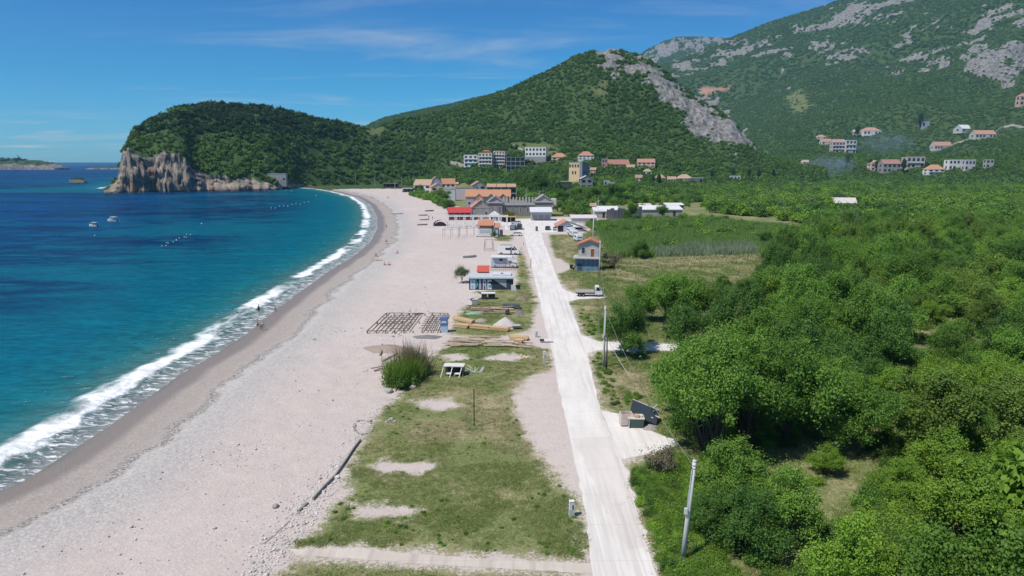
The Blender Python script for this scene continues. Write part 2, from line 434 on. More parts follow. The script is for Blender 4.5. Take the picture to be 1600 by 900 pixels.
bg = t.nodes.new('ShaderNodeBackground'); bg.inputs[1].default_value = .087; t.links.new(mixc.outputs[2], bg.inputs[0])
wo = t.nodes.new('ShaderNodeOutputWorld'); t.links.new(bg.outputs[0], wo.inputs[0])
sl = bpy.data.lights.new("sun", 'SUN'); sl.energy = 4.2; sl.angle = math.radians(.53); sl.color = (1,.95,.87)
so = bpy.data.objects.new("sun", sl); COL.objects.link(so); so.location = (-200, -110, 400)
sd = Vector((math.cos(SUN_EL)*math.sin(SUN_AZ), math.cos(SUN_EL)*math.cos(SUN_AZ), math.sin(SUN_EL)))
so.rotation_euler = sd.to_track_quat('Z', 'Y').to_euler()
vs = S.view_settings; vs.view_transform = 'Standard'; vs.look = 'None'; vs.exposure = .17; vs.gamma = 1
S.cycles.max_bounces = 6; S.cycles.diffuse_bounces = 3; S.cycles.glossy_bounces = 2; S.cycles.transmission_bounces = 3; S.cycles.volume_bounces = 0; S.cycles.transparent_max_bounces = 6
S.cycles.caustics_reflective = False; S.cycles.caustics_refractive = False
# ---------------------------------------------------------------- ground, sea, hills
def polar(az0, az1, naz, rs):
    az = np.linspace(math.radians(az0), math.radians(az1), naz); A, R = np.meshgrid(az, rs)
    x, y = R*np.sin(A), R*np.cos(A); nr = len(rs)
    i = np.arange(nr*naz).reshape(nr, naz)
    q = np.stack([i[:-1,:-1], i[:-1,1:], i[1:,1:], i[1:,:-1]], -1).reshape(-1, 4)
    return x.ravel(), y.ravel(), q
def geom(a, b, ratio): return a*ratio**np.arange(int(math.log(b/a)/math.log(ratio))+2)
GRASS = [  # outlines on the photograph, laid on the level ground
 [(436,892),(468,873),(560,874),(700,886),(910,894),(915,960),(380,960)],
 [(462,856),(500,815),(535,770),(545,715),(562,690),(575,662),(598,640),(625,612),(650,585),(665,560),(688,545),(720,528),(838,540),(860,548),(862,580),(828,592),(806,612),(806,640),(832,690),(876,748),(905,778),(921,835),(916,877),(800,873),(640,863),(560,855)],
 [(700,522),(722,480),(744,455),(805,452),(806,402),(815,386),(824,410),(832,445),(840,478),(836,500),(828,518),(760,532)],
 [(856,366),(905,366),(1000,330),(1300,320),(1900,320),(2600,900),(2600,1500),(1045,960),(1027,902),(1000,820),(985,770),(973,722),(1052,694),(985,668),(938,643),(930,610),(918,560),(935,548),(1070,548),(1070,538),(935,533),(905,520),(896,490),(886,470),(905,466),(940,466),(940,460),(905,461),(883,452),(868,428),(898,420),(865,400)],
 [(776,368),(800,368),(800,378),(770,376)],
 [(662,300),(690,312),(700,320),(760,330),(800,342),(905,338),(1000,333),(1300,333),(2600,335),(2600,258),(640,258),(640,284)]]
BARE = [[(575,728),(610,718),(680,724),(668,742),(600,742)],[(545,788),(600,782),(660,795),(640,812),(560,806)],[(640,626),(700,622),(714,634),(690,642),(655,636)],
        [(745,560),(800,552),(840,556),(800,566)],[(1040,496),(1040,490)] and [(690,556),(720,552),(745,562),(700,566)]]
DRY = [[(990,410),(1040,408),(1180,400),(1256,396),(1252,403),(1150,409),(1030,416)],[(870,425),(910,440),(905,458),(884,452)],[(905,468),(940,470),(925,495),(900,490)],
       [(940,575),(1010,580),(1035,610),(960,640),(935,625)],[(1000,780),(1030,790),(1030,850),(1010,840)],[(905,370),(870,372),(868,425),(890,415)],
       [(1240,722),(1300,724),(1300,740),(1250,742)],[(790,590),(850,600),(870,700),(890,755),(840,740),(800,660)],[(735,610),(800,620),(810,700),(740,690)],
       [(640,655),(740,655),(740,690),(640,690)]]
GRASS_W = [W(p) for p in GRASS]; BARE_W = [W(p) for p in BARE]; DRY_W = [W(p) for p in DRY]
ROADL = [(925,905),(915,800),(893,700),(882,650),(872,600),(862,550),(850,500),(843,470),(836,440),(829,410),(822,380),(818,362)]
ROADR = [(845,362),(850,380),(859,400),(869,430),(881,455),(896,490),(907,520),(919,560),(931,610),(938,643),(960,690),(972,720),(985,770),(1000,820),(1028,905)]
def road_d(x, y):
    g = np.full(x.shape, -99.)
    for p in (ROADL+ROADR, [(938,641),(968,646),(1000,668),(1052,686),(1056,698),(1020,706),(974,718),(962,692)], [(902,522),(936,533),(985,537),(1070,538),(1250,543),(1250,550),(1070,548),(985,548),(936,547),(912,553)], [(878,450),(895,458),(945,461),(945,466),(905,467),(887,472)], [(448,858),(560,856),(640,865),(800,876),(925,880),(930,896),(800,889),(640,880),(540,872),(462,868)], [(778,343),(905,343),(905,352),(872,362),(846,364),(817,364),(790,358)]):
        g = np.maximum(g, sdf(x, y, W(p)))
    return g
def grass_d(x, y):
    g = np.full(x.shape, -99.)
    for p in GRASS_W: g = np.maximum(g, sdf(x, y, p))
    for p in BARE_W: g = np.minimum(g, -1.3*sdf(x, y, p)+.55+2.6*(fbm(x/1.7, y/1.7, 3, 65)-.5))
    return g
def dry_d(x, y):
    g = np.full(x.shape, -99.)
    for p in DRY_W: g = np.maximum(g, sdf(x, y, p))
    return g
# --- near ground: beach and fields
x, y, q = polar(-58, 60, 800, geom(13, 722, 1.0058))
c = coast(x, y); z = height(x, y); g = np.clip(grass_d(x, y), -20, 20); d = np.clip(dry_d(x, y), -20, 20)
z = z+np.where(z > -.5, sstep(.5, 4, g)*.25*(fbm(x/5, y/5, 3, 3)-.35)+sstep(6, 12, c)*(1-sstep(-6, -1, g))*.22*(fbm(x/3.2, y/3.2, 3, 9)-.5)*(1-sstep(40, 60, c)), 0)
z = np.where(road_d(x, y) > -.7, np.minimum(z, 0)-.004, z)
n = N("beach_and_meadow_ground"); P = n.pos()
ca, ga, da = n.attr('coast'), n.attr('grass'), n.attr('dry')
nb, nm, nf, nl = n.noise(P, .09, 5), n.noise(P, .55, 5, .6), n.ramp(n.noise(P, 3.6, 5, .75), .32, .68), n.noise(P, .025, 3)
wob = n.math('MULTIPLY', n.math('SUBTRACT', nb, .5), 9.0)
cw = n.math('ADD', ca, n.math('ADD', wob, n.math('MULTIPLY', n.math('SUBTRACT', nm, .5), 2.4)))
cs = n.math('ADD', ca, n.math('MULTIPLY', n.math('SUBTRACT', nb, .5), 2.6))
sand = n.mix(n.ramp(nm, .3, .7), (.56,.475,.435), (.50,.43,.395))
sand = n.mix(n.ramp(nl, .45, .7, 0, .55), sand, (.60,.535,.50))
peb = n.voro(P, 5.5, out='Color'); pbw = n.n('RGBToBW'); n.set(pbw.inputs[0], peb)
grey = n.mix(pbw.outputs[0], (.35,.33,.315), (.57,.53,.50))
sand = n.mix(n.ramp(pbw.outputs[0], .55, .8, 0, .45), sand, (.62,.56,.53))
col = n.mix(n.ramp(cw, 9.5, 18), grey, sand)
col = n.mix(n.ramp(cw, 4.8, 8.0), n.mix(nf, (.31,.265,.235), (.43,.38,.345)), col)
berm = n.math('MULTIPLY', n.ramp(cw, 5.6, 6.8), n.ramp(cw, 8.4, 7.4)); col = n.mix(n.math('MULTIPLY', berm, n.ramp(nf, .4, .6)), col, (.19,.165,.15))
col = n.mix(n.ramp(cs, .8, 3.0), (.25,.205,.175), col)
col = n.mix(n.ramp(cs, -.5, -3), col, (.09,.13,.11))
# grass over the sand, ragged along its edges, worn inside
gedge = n.math('ADD', ga, n.math('ADD', n.math('MULTIPLY', n.math('SUBTRACT', nm, .5), 4.2), n.math('MULTIPLY', n.math('SUBTRACT', nf, .5), 2.0)))
gm = n.ramp(gedge, -.3, 1.0)
worn_f = n.math('ADD', n.math('MULTIPLY', nb, .55), n.math('MULTIPLY', nm, .45))
dryf = n.math('MAXIMUM', n.ramp(n.math('ADD', da, n.math('MULTIPLY', n.math('SUBTRACT', nm, .5), 5)), -1.0, 2.0), n.ramp(worn_f, .50, .66))
gcol = n.mix(nf, (.085,.125,.034), (.25,.265,.105)); gcol = n.mix(n.ramp(nb, .35, .65), gcol, n.mix(nf, (.12,.145,.048), (.30,.295,.135)))
dcol = n.mix(nf, (.22,.18,.095), (.46,.39,.25))
gcol = n.mix(n.math('MULTIPLY', dryf, .9), gcol, dcol)
bare = n.math('MULTIPLY', n.ramp(worn_f, .60, .72), n.ramp(nf, .3, .6)); gcol = n.mix(n.math('MULTIPLY', bare, n.ramp(P if False else ga, 14, 4)), gcol, (.45,.39,.34))
col = n.mix(gm, col, gcol)
hb = n.math('ADD', n.math('MULTIPLY', nf, .10), n.math('ADD', n.math('MULTIPLY', nm, .25), n.math('MULTIPLY', pbw.outputs[0], .05)))
rough = n.ramp(cs, 1.0, 3.5, .35, .95)
M_GROUND = n.end(n.bsdf(col, rough, .3, n.bump(hb, .5, .7)))
tag(obj_of("ground", mesh_np("ground", np.stack([x, y, z], 1), q, M_GROUND, True, dict(coast=np.clip(c, -200, 200), grass=g, dry=d))), kind='structure')
# --- sea
x, y, q = polar(-66, 12, 560, np.concatenate([geom(30, 900, 1.006), geom(906, 40000, 1.06)]))
c = coast(x, y); keep = (c < 6)
z = np.full(x.shape, SEA)
near = np.clip(-c, 0, 1e9)
br = np.exp(-((near-7.5)/2.2)**2)*.55*sstep(.35, .6, fbm(x/22, y/22, 2, 41))   # the breaking wave is a low ridge of water
z = z+br+.05*(fbm(x/3, y/3, 2, 8)-.5)*sstep(2, 10, near)*(near < 400)
z = z-.12*sstep(5, 0, near)
qk = keep[q].any(1); q = q[qk]
us = np.unique(q); mp_ = np.full(len(x), -1); mp_[us] = np.arange(len(us)); q = mp_[q]
n = N("sea_water"); P = n.pos(); sh = n.attr('shore')
big, mid = n.noise(n.mapping(P, (.008,.016,1), (0,0,-.35)), 1, 5, .6, .6), n.noise(n.mapping(P, (.035,.085,1), (0,0,-.35)), 1, 5, .6, .4)
fine = n.noise(n.mapping(P, (.45,1.1,1), (0,0,-.5)), 1, 5, .6); ff = n.noise(P, 1.6, 5, .7)
shw = n.math('ADD', sh, n.math('MULTIPLY', n.math('SUBTRACT', big, .5), 60))
col = n.mix(n.ramp(shw, 40, 190), (.000,.105,.160), (.000,.046,.165))
col = n.mix(n.ramp(shw, 150, 900), col, (.000,.036,.150))
col = n.mix(n.ramp(n.math('ADD', sh, n.math('MULTIPLY', mid, 10)), 34, 8), col, (.012,.150,.155))
col = n.mix(n.math('MULTIPLY', n.ramp(sh, 16, 7), .7), col, (.085,.155,.135))
weed = n.math('MULTIPLY', n.ramp(n.math('ADD', n.math('MULTIPLY', big, .6), n.math('MULTIPLY', mid, .4)), .45, .55), n.math('MULTIPLY', n.ramp(sh, 26, 70), n.ramp(sh, 700, 300)))
col = n.mix(n.math('MULTIPLY', weed, .95), col, (.001,.020,.080))
bright = n.math('MULTIPLY', n.ramp(mid, .52, .68), n.ramp(sh, 500, 60)); col = n.mix(n.math('MULTIPLY', bright, .45), col, (.000,.165,.215))
# foam: the breaker, the sheet of spent foam behind it, a lacy edge
f0 = n.noise(n.mapping(P, (.05,.05,1)), 1, 3)
fe = n.math('ADD', sh, n.math('MULTIPLY', n.math('SUBTRACT', n.noise(P, .28, 4), .5), 5.0))
brk = n.math('MULTIPLY', n.math('MULTIPLY', n.ramp(fe, 4.4, 5.6), n.ramp(fe, 9.2, 7.0)), n.ramp(n.math('ADD', f0, n.math('MULTIPLY', ff, .12)), .41, .53))
st = n.noise(n.mapping(P, (.55,1.5,1), (0,0,-.55)), 1, 5, .72, .8)
lace = n.math('MULTIPLY', n.ramp(st, .45, .58), n.ramp(fe, 7.6, 4.6)); lace2 = n.math('MULTIPLY', n.ramp(st, .60, .68), n.ramp(fe, 22, 10))
edge = n.ramp(n.math('ADD', sh, n.math('MULTIPLY', n.math('SUBTRACT', nm2 if False else ff, .5), 1.2)), .9, .1)
foam = n.math('MAXIMUM', n.math('MAXIMUM', brk, n.math('MULTIPLY', lace, .8)), n.math('MAXIMUM', n.math('MULTIPLY', lace2, .45), n.math('MULTIPLY', edge, .8)), clamp=True)
col = n.mix(n.ramp(sh, 5.5, 1.0, 0, .8), col, (.30,.29,.28))
col = n.mix(foam, col, (.74,.76,.77))
col = n.scale(col, n.math('ADD', n.ramp(n.math('ADD', n.math('MULTIPLY', fine, .6), n.math('MULTIPLY', n.noise(n.mapping(P, (.11,.30,1), (0,0,-.42)), 1, 4, .6, .5), .4)), .36, .64, .72, 1.25), n.math('MULTIPLY', foam, .1)))
hgt = n.math('ADD', n.math('MULTIPLY', fine, .8), n.math('ADD', n.math('MULTIPLY', mid, 1.6), n.math('MULTIPLY', foam, .5)))
rg = n.math('ADD', .16, n.math('MULTIPLY', foam, .6))
nrm = n.bump(hgt, .55, .8)
df = n.n('BsdfDiffuse'); n.set(df.inputs[0], col); n.set(df.inputs['Normal'], nrm)
gl = n.n('BsdfGlossy'); n.set(gl.inputs['Roughness'], rg); n.set(gl.inputs['Normal'], nrm)
lw = n.n('Fresnel'); lw.inputs[0].default_value = 1.33; n.set(lw.inputs['Normal'], nrm)
fx = n.math('MULTIPLY', n.math('MINIMUM', n.math('MULTIPLY', lw.outputs[0], .55), .17), n.ramp(foam, 0, 1, 1, .15))
ms = n.n('MixShader'); n.set(ms.inputs[0], fx); n.set(ms.inputs[1], df.outputs[0]); n.set(ms.inputs[2], gl.outputs[0])
M_SEA = n.end(ms.outputs[0])
tag(obj_of("sea", mesh_np("sea", np.stack([x, y, z], 1)[us], q, M_SEA, True, dict(shore=np.clip(-c, -10, 5000)[us]))), kind='structure')
# --- hills and mountains
CRAGS = [ # pixel outlines of bare rock: main hill ridge, then the mountain's crags
 [(985,98),(1012,94),(1040,114),(1080,147),(1120,171),(1150,197),(1187,236),(1150,228),(1125,222),(1090,205),(1068,190),(1050,160),(1030,140),(1000,122),(978,110)],
 [(945,80),(965,76),(972,95),(960,110),(945,98)],[(1015,110),(1040,115),(1060,165),(1030,150)],
 [(1065,82),(1120,78),(1215,66),(1230,76),(1180,86),(1120,92),(1070,94)],[(1270,68),(1300,60),(1330,66),(1360,82),(1330,92),(1290,95),(1265,82)],
 [(1415,86),(1440,82),(1480,84),(1478,102),(1440,106),(1415,98)],[(1500,78),(1530,64),(1600,68),(1640,80),(1640,130),(1590,128),(1550,124),(1520,110),(1505,95)],
 [(1240,46),(1290,36),(1330,10),(1420,2),(1400,22),(1340,40),(1270,50)],[(1450,36),(1500,22),(1560,22),(1600,12),(1600,30),(1540,34),(1470,42)],[(1195,108),(1225,98),(1232,118),(1205,126)],
 [(1020,70),(1060,60),(1130,60),(1100,76),(1050,90),(1010,90)],[(1040,96),(1080,92),(1090,104),(1050,110)],[(1345,58),(1420,52),(1425,62),(1350,68)],[(1395,108),(1420,104),(1418,116),(1398,118)]]
SCREE = [[(1090,138),(1130,134),(1142,137),(1118,143),(1102,150)]]
PATCH = [[(1228,150),(1252,140),(1268,160),(1258,178),(1236,178)],[(915,140),(945,128),(950,150),(925,150)],[(855,228),(872,236),(850,252),(830,240),(800,226)],[(560,196),(600,200),(590,215)]]
def rockmask(x, y, z):
    u, v = project(x, y, z); r = np.full(x.shape, -99.)
    for p in CRAGS: r = np.maximum(r, sdf(u, v, p))
    far = np.hypot(x, y)
    k = np.where(far > 1600, 160., 38.)
    rk = sstep(-4, 5, np.minimum(r, np.where(far > 1600, 6, 13))+np.where(far > 1600, 62., 40.)*(fbm(x/k, (y+z*1.5)/k, 5, 51, True)-np.where(far > 1600, .68, .585))+np.where(far > 1600, 46., 34.)*(fbm(x/k*4, (z*3+y)/k*4, 3, 57)-.5))
    sc = np.full(x.shape, -99.)
    for p in SCREE: sc = np.maximum(sc, sdf(u, v, p))
    pa = np.full(x.shape, -99.)
    for p in PATCH: pa = np.maximum(pa, sdf(u, v, p))
    return rk, sstep(-1.5, 1.5, sc+4*(fbm(x/60, y/60, 3, 5)-.5)), sstep(-4, 4, pa+16*(fbm(x/30, y/30, 4, 6)-.5))
rs = np.concatenate([np.arange(716, 780, 1.3), np.arange(781, 1300, 2.6), geom(1303, 7600, 1.0075)])
NAZ = 1470
x, y, q = polar(-37, 53, NAZ, rs); z = height(x, y); R = np.hypot(x, y); AZ = np.arctan2(x, y)
rk, scree, patch = rockmask(x, y, z)
f = np.interp(AZ, *HILLS['A']['foot']); cz = CAMH+735*(253-np.interp(AZ, *CLIFF))/FPX
cl = (AZ < azel(490,300)[0])*sstep(5, -4, z-cz+9*(fbm(x/9, y/9+z/9, 3, 61)-.5))*(z > SEA-1)*(R < 905)
rk = np.maximum(rk, cl)
kk = np.where(R > 1600, 70., 16.)
amp = np.where(R > 1600, 40., 13.)
z = z+np.where(z > 2, rk*(1-cl)*amp*(fbm(x/kk, y/kk, 5, 71, True)-.62), 0)
# the cliff face is broken into blocks and clefts: pushed in and out along the sight of the bay
fz = cl*sstep(SEA+.3, 4, z)*(R < 800)
blk = fbm(AZ*80, z/4.2+AZ*60, 4, 101, True); lat = AZ*735
push = 11.0*(blk-.60)+6.0*(np.floor(fbm(lat/12, z/5+lat/30, 3, 111)*6)/6-.5)+11.0*(fbm(lat/26, z/30, 2, 117)-.5)
x = x+np.sin(AZ)*push*fz; y = y+np.cos(AZ)*push*fz
HZ = z.reshape(len(rs), NAZ)
n = N("hill_ground"); P = n.pos(); ra, sa, pa = n.attr('rock'), n.attr('scree'), n.attr('patch'); fa = n.attr('cliff')
k1, k2, k3 = n.noise(P, .02, 6, .65), n.noise(n.mapping(P, (.16,.16,.10)), 1, 7, .7, .6), n.noise(P, .9, 4, .7)
rock = n.mix(n.ramp(k2, .32, .68), (.09,.088,.08), (.32,.31,.295)); rock = n.mix(n.ramp(k3, .55, .75, 0, .5), rock, (.09,.085,.075))
warm = n.mix(n.ramp(k2, .3, .7), (.105,.09,.075), (.43,.365,.295)); warm = n.mix(n.math('MULTIPLY', n.ramp(n.noise(P, .06, 4, .6), .54, .66), .6), warm, (.40,.22,.13)); warm = n.mix(n.ramp(k3, .58, .8, 0, .5), warm, (.12,.10,.08))
rock = n.mix(fa, rock, warm)
soil = n.mix(k2, (.032,.063,.019), (.068,.108,.030)); soil = n.mix(pa, soil, n.mix(k3, (.09,.125,.035), (.16,.17,.08)))
gz = n.n('SeparateXYZ'); n.set(gz.inputs[0], P)
rf = n.ramp(n.math('ADD', ra, n.math('MULTIPLY', n.math('SUBTRACT', k3, .5), .5)), .35, .6)
col = n.mix(rf, soil, rock); col = n.mix(sa, col, n.mix(k2, (.30,.15,.10), (.45,.27,.19)))
col = n.mix(n.math('MULTIPLY', fa, n.ramp(gz.outputs[2], SEA+2.2, SEA+.6)), col, (.045,.042,.036))
M_HILL = n.end(n.bsdf(col, .92, .2, n.bump(n.math('ADD', k2, n.math('MULTIPLY', k3, .25)), 2.2, n.math('ADD', .2, n.math('MULTIPLY', rf, .8)))))
M_HILL.node_tree.nodes  # keep
tag(obj_of("hills", mesh_np("hills", np.stack([x, y, z], 1), q, M_HILL, True, dict(rock=rk, scree=scree, patch=patch, cliff=cl))), kind='structure')
# which cells of the hills can be seen from the drone (with the trees on them)
el = (HZ+7-CAMH)/R.reshape(HZ.shape); run = np.maximum.accumulate((HZ-CAMH)/R.reshape(HZ.shape), 0)
VIS = (el > run-.0012) & (HZ > .2)
hx, hy, hR = x.reshape(HZ.shape), y.reshape(HZ.shape), R.reshape(HZ.shape)
RK, SC, PA = rk.reshape(HZ.shape), scree.reshape(HZ.shape), patch.reshape(HZ.shape); CLM = cl.reshape(HZ.shape)
# ---------------------------------------------------------------- foliage meshes
def leaf_quads(C, Nn, size, rs, tone):
    """one folded leaf spray per centre C, facing about Nn"""
    n = len(C)
    a = np.cross(Nn, rs.normal(size=(n,3))); a /= np.linalg.norm(a, axis=1, keepdims=True)+1e-9
    b = np.cross(Nn, a); s = (size*rs.uniform(.65, 1.35, n))[:, None]
    l, w_ = a*s*.62, b*s*.42
    v = np.stack([C-l, C-w_+Nn*s*.10, C+l, C+w_+Nn*s*.10], 1).reshape(-1, 3)
    return v, np.arange(4*n).reshape(n, 4), np.repeat(tone, 4)
def crown(seed, R, H, base, nclump, per, leaf, cl=.30, shape=1.0, lean=(0,0), jag=.22, lobes=1):
    """clumps of leaves through a lumpy crown of radius R from height base to H"""
    rs = np.random.default_rng(seed)
    d = rs.normal(size=(nclump, 3)); d /= np.linalg.norm(d, axis=1, keepdims=True)
    d[:, 2] = np.where(d[:, 2] < -.35, -d[:, 2], d[:, 2])
    rad = rs.uniform(.35, 1, nclump)**.5*(1+jag*rs.normal(size=nclump)*.5)
    zc, zr = base+(H-base)*.44, (H-base)*.56
    nl = max(1, int(lobes)); la = np.arange(nl)*6.283/nl+rs.uniform(-.5, .5, nl); ld = rs.uniform(.34, .68, nl)*R; lz = rs.uniform(-.62, .42, nl)*zr; ls = rs.uniform(.36, .60, nl)
    ld[0] *= .2; lz[0] = zr*.48
    k0 = rs.integers(0, nl, nclump)
    if nl > 1:
        c = d*rad[:, None]*np.stack([R*ls[k0], R*ls[k0], zr*ls[k0]*1.05], 1)
        c += np.stack([np.cos(la[k0])*ld[k0], np.sin(la[k0])*ld[k0], lz[k0]], 1)
    else:
        c = d*rad[:, None]*np.array([R*(1-cl*.6), R*(1-cl*.6), zr*(1-cl*.6)]); c[:, :2] *= (1-(shape-1)*np.clip(c[:, 2:3]/zr, -1, 1))
    c += np.array([lean[0], lean[1], zc])
    cr = R*cl*rs.uniform(.6, 1.35, nclump); ct = rs.uniform(0, 1, nclump)
    n = nclump*per; k = np.repeat(np.arange(nclump), per)
    e = rs.normal(size=(n, 3)); e /= np.linalg.norm(e, axis=1, keepdims=True)
    out = c-np.array([lean[0], lean[1], zc-zr*.3]); out /= np.linalg.norm(out, axis=1, keepdims=True)+1e-9
    q = e*(cr[k]*np.minimum(np.abs(rs.normal(.55, .36, n)), 1.5))[:, None]
    p = c[k]+q+out[k]*((q*out[k]).sum(1)*rs.uniform(.1, .8, nclump)[k])[:, None]; p[:, 2] -= .10*R*cl*(q[:, :2]**2).sum(1)/(cr[k]**2+1e-9)
    nn = e*.7+rs.normal(size=(n, 3))*.55+np.array([0, 0, .28]); nn /= np.linalg.norm(nn, axis=1, keepdims=True)
    v, f, t = leaf_quads(p, nn, leaf, rs, np.clip(ct[k]*.7+rs.uniform(0, .3, n), 0, 1))
    return v, f, t, c
def trunk_mb(seed, R, H, base, cs, r0, limbs=6, stems=1):
    rs = random.Random(seed); m = MB()
    for s_ in range(stems):
        ox, oy = (rs.uniform(-.35,.35)*R*.25, rs.uniform(-.3,.3)*R*.25) if stems > 1 else (0, 0)
        top = (ox*3+rs.uniform(-.1,.1)*R, oy*3+rs.uniform(-.1,.1)*R, base+(H-base)*.5)
        mid = (ox*1.6, oy*1.6, base*.6)
        m.tube([(ox,oy,-.3),(ox*1.1,oy*1.1,.35),mid,((mid[0]+top[0])/2,(mid[1]+top[1])/2,(mid[2]+top[2])/2),top], [r0*1.5,r0,r0*.8,r0*.55,r0*.2], 7)
        for i in range(limbs):
            c = cs[rs.randrange(len(cs))]; z0 = base*rs.uniform(.55,1.1); a = (mid[0]*z0/max(mid[2],.1), mid[1]*z0/max(mid[2],.1), z0)
            q = ((a[0]+c[0])/2, (a[1]+c[1])/2, (a[2]+c[2])/2+.25)
            m.tube([a, q, tuple(c)], [r0*.45, r0*.28, r0*.07], 5)
    return m
def tree_kind(name, mat, seed, R, H, base, ncl, per, leaf, r0, **kw):
    st = kw.pop('stems', 1); v, f, t, c = crown(seed, R, H, base, ncl, per, leaf, **kw)
    cm = mesh_np(name+"_crown", v, f, mat, False, dict(tone=t))
    tm = bpy.data.meshes.new(name+"_trunk"); m = trunk_mb(seed, R, H, base, c, r0, stems=st); tm.from_pydata(m.v, [], m.f); tm.materials.append(BARK); tm.update()
    return dict(crown=cm, trunk=tm, R=R, H=H)
def blob(seed, mat, R=1.0, H=1.2, n=12, per=13, leaf=.42, **kw):
    v, f, t, c = crown(seed, R, H, .0, n, per, leaf, cl=.42, **kw)
    o = bpy.data.objects.new("foliage_source", mesh_np("foliage_source", v, f, mat, False, dict(tone=t))); return o
def scatter(name, pts, sc, src, idx=None, label=None, cat=None, tilt=0, zs=None):
    """one object of many copies of the source plants, placed by geometry nodes"""
    me = bpy.data.meshes.new(name); n = len(pts)
    me.vertices.add(n); me.vertices.foreach_set('co', np.asarray(pts, np.float32).ravel())
    at = me.attributes.new('sc', 'FLOAT_VECTOR', 'POINT'); s = np.asarray(sc, np.float32)
    z_ = s*(1 if zs is None else np.asarray(zs, np.float32)); at.data.foreach_set('vector', np.stack([s, s, z_], 1).astype(np.float32).ravel())
    at = me.attributes.new('rot', 'FLOAT_VECTOR', 'POINT'); r = np.stack([rng.normal(0, tilt, n), rng.normal(0, tilt, n), rng.uniform(0, 6.28, n)], 1); at.data.foreach_set('vector', r.astype(np.float32).ravel())
    at = me.attributes.new('pick', 'INT', 'POINT'); at.data.foreach_set('value', (rng.integers(0, len(src), n) if idx is None else np.asarray(idx)).astype(np.int32))
    o = obj_of(name, me); c = bpy.data.collections.new(name+"_sources")
    for k, q in enumerate(src):
        q.name = "%s_source_%02d" % (name, k); c.objects.link(q)
    g = bpy.data.node_groups.new(name, 'GeometryNodeTree')
    g.interface.new_socket('Geometry', in_out='INPUT', socket_type='NodeSocketGeometry'); g.interface.new_socket('Geometry', in_out='OUTPUT', socket_type='NodeSocketGeometry')
    A = g.nodes.new; gi, go = A('NodeGroupInput'), A('NodeGroupOutput')
    ci = A('GeometryNodeCollectionInfo'); ci.inputs[0].default_value = c; ci.inputs[1].default_value = True; ci.inputs[2].default_value = True
    ip = A('GeometryNodeInstanceOnPoints'); ip.inputs['Pick Instance'].default_value = True
    def na(nm, ty):
        x = A('GeometryNodeInputNamedAttribute'); x.data_type = ty; x.inputs[0].default_value = nm; return x.outputs[0]
    L = g.links.new; L(gi.outputs[0], ip.inputs['Points']); L(ci.outputs[0], ip.inputs['Instance']); L(na('pick', 'INT'), ip.inputs['Instance Index'])
    e2r = A('FunctionNodeEulerToRotation'); L(na('rot', 'FLOAT_VECTOR'), e2r.inputs[0]); L(e2r.outputs[0], ip.inputs['Rotation']); L(na('sc', 'FLOAT_VECTOR'), ip.inputs['Scale'])
    L(ip.outputs[0], go.inputs[0])
    md = o.modifiers.new('scatter', 'NODES'); md.node_group = g
    tag(o, label, cat, None, 'stuff'); return o
# ---------------------------------------------------------------- woods on the hills
clear_boxes, clear_discs = [], []          # (x, y, radius): kept free of trees; filled by the houses
def not_cleared(x, y, pad=0):
    ok = np.ones(len(x), bool)
    for a, b, w_, d_ in clear_boxes: ok &= ~((np.abs(x-a) < w_/2+1.2+pad) & (y > b-1.6-pad) & (y < b+d_+1+pad))
    for a, b, r in clear_discs: ok &= (x-a)**2+(y-b)**2 > (r+pad)**2
    return ok
def sightline_clear(x, y, top, views):
    """trees that would stand between the drone and a house are lower or absent, as in the photograph"""
    return np.ones(len(x), bool)
def hill_points(rmin, rmax, dia, keep_frac=1.0, umin=None):
    """tree feet on the visible part of the hills, about one to a crown"""
    i, j = np.nonzero(VIS[:-1, :-1] & (hR[:-1, :-1] >= rmin) & (hR[:-1, :-1] < rmax))
    dr = hR[i+1, j]-hR[i, j]; da = hR[i, j]*np.hypot(hx[i, j+1]-hx[i, j], hy[i, j+1]-hy[i, j])/hR[i, j]
    w_ = dr*da/(dia*dia*.62)*keep_frac; cnt = rng.poisson(w_); i, j = np.repeat(i, cnt), np.repeat(j, cnt)
    a, b = rng.uniform(0, 1, len(i)), rng.uniform(0, 1, len(i))
    def lerp(F): return (F[i, j]*(1-a)*(1-b)+F[i+1, j]*a*(1-b)+F[i, j+1]*(1-a)*b+F[i+1, j+1]*a*b)
    x, y, z = lerp(hx), lerp(hy), lerp(HZ); rk, sc, pa, cm = lerp(RK), lerp(SC), lerp(PA), lerp(CLM)
    keep = (z > .15) & (rng.uniform(0, 1, len(x)) > np.maximum(rk*np.where(cm > .5, 1.6, np.where(np.hypot(x, y) < 1600, .98, .82)), sc*1.2)*1.1) & (rng.uniform(0, 1, len(x)) > pa*.8)
    return x[keep], y[keep], z[keep]
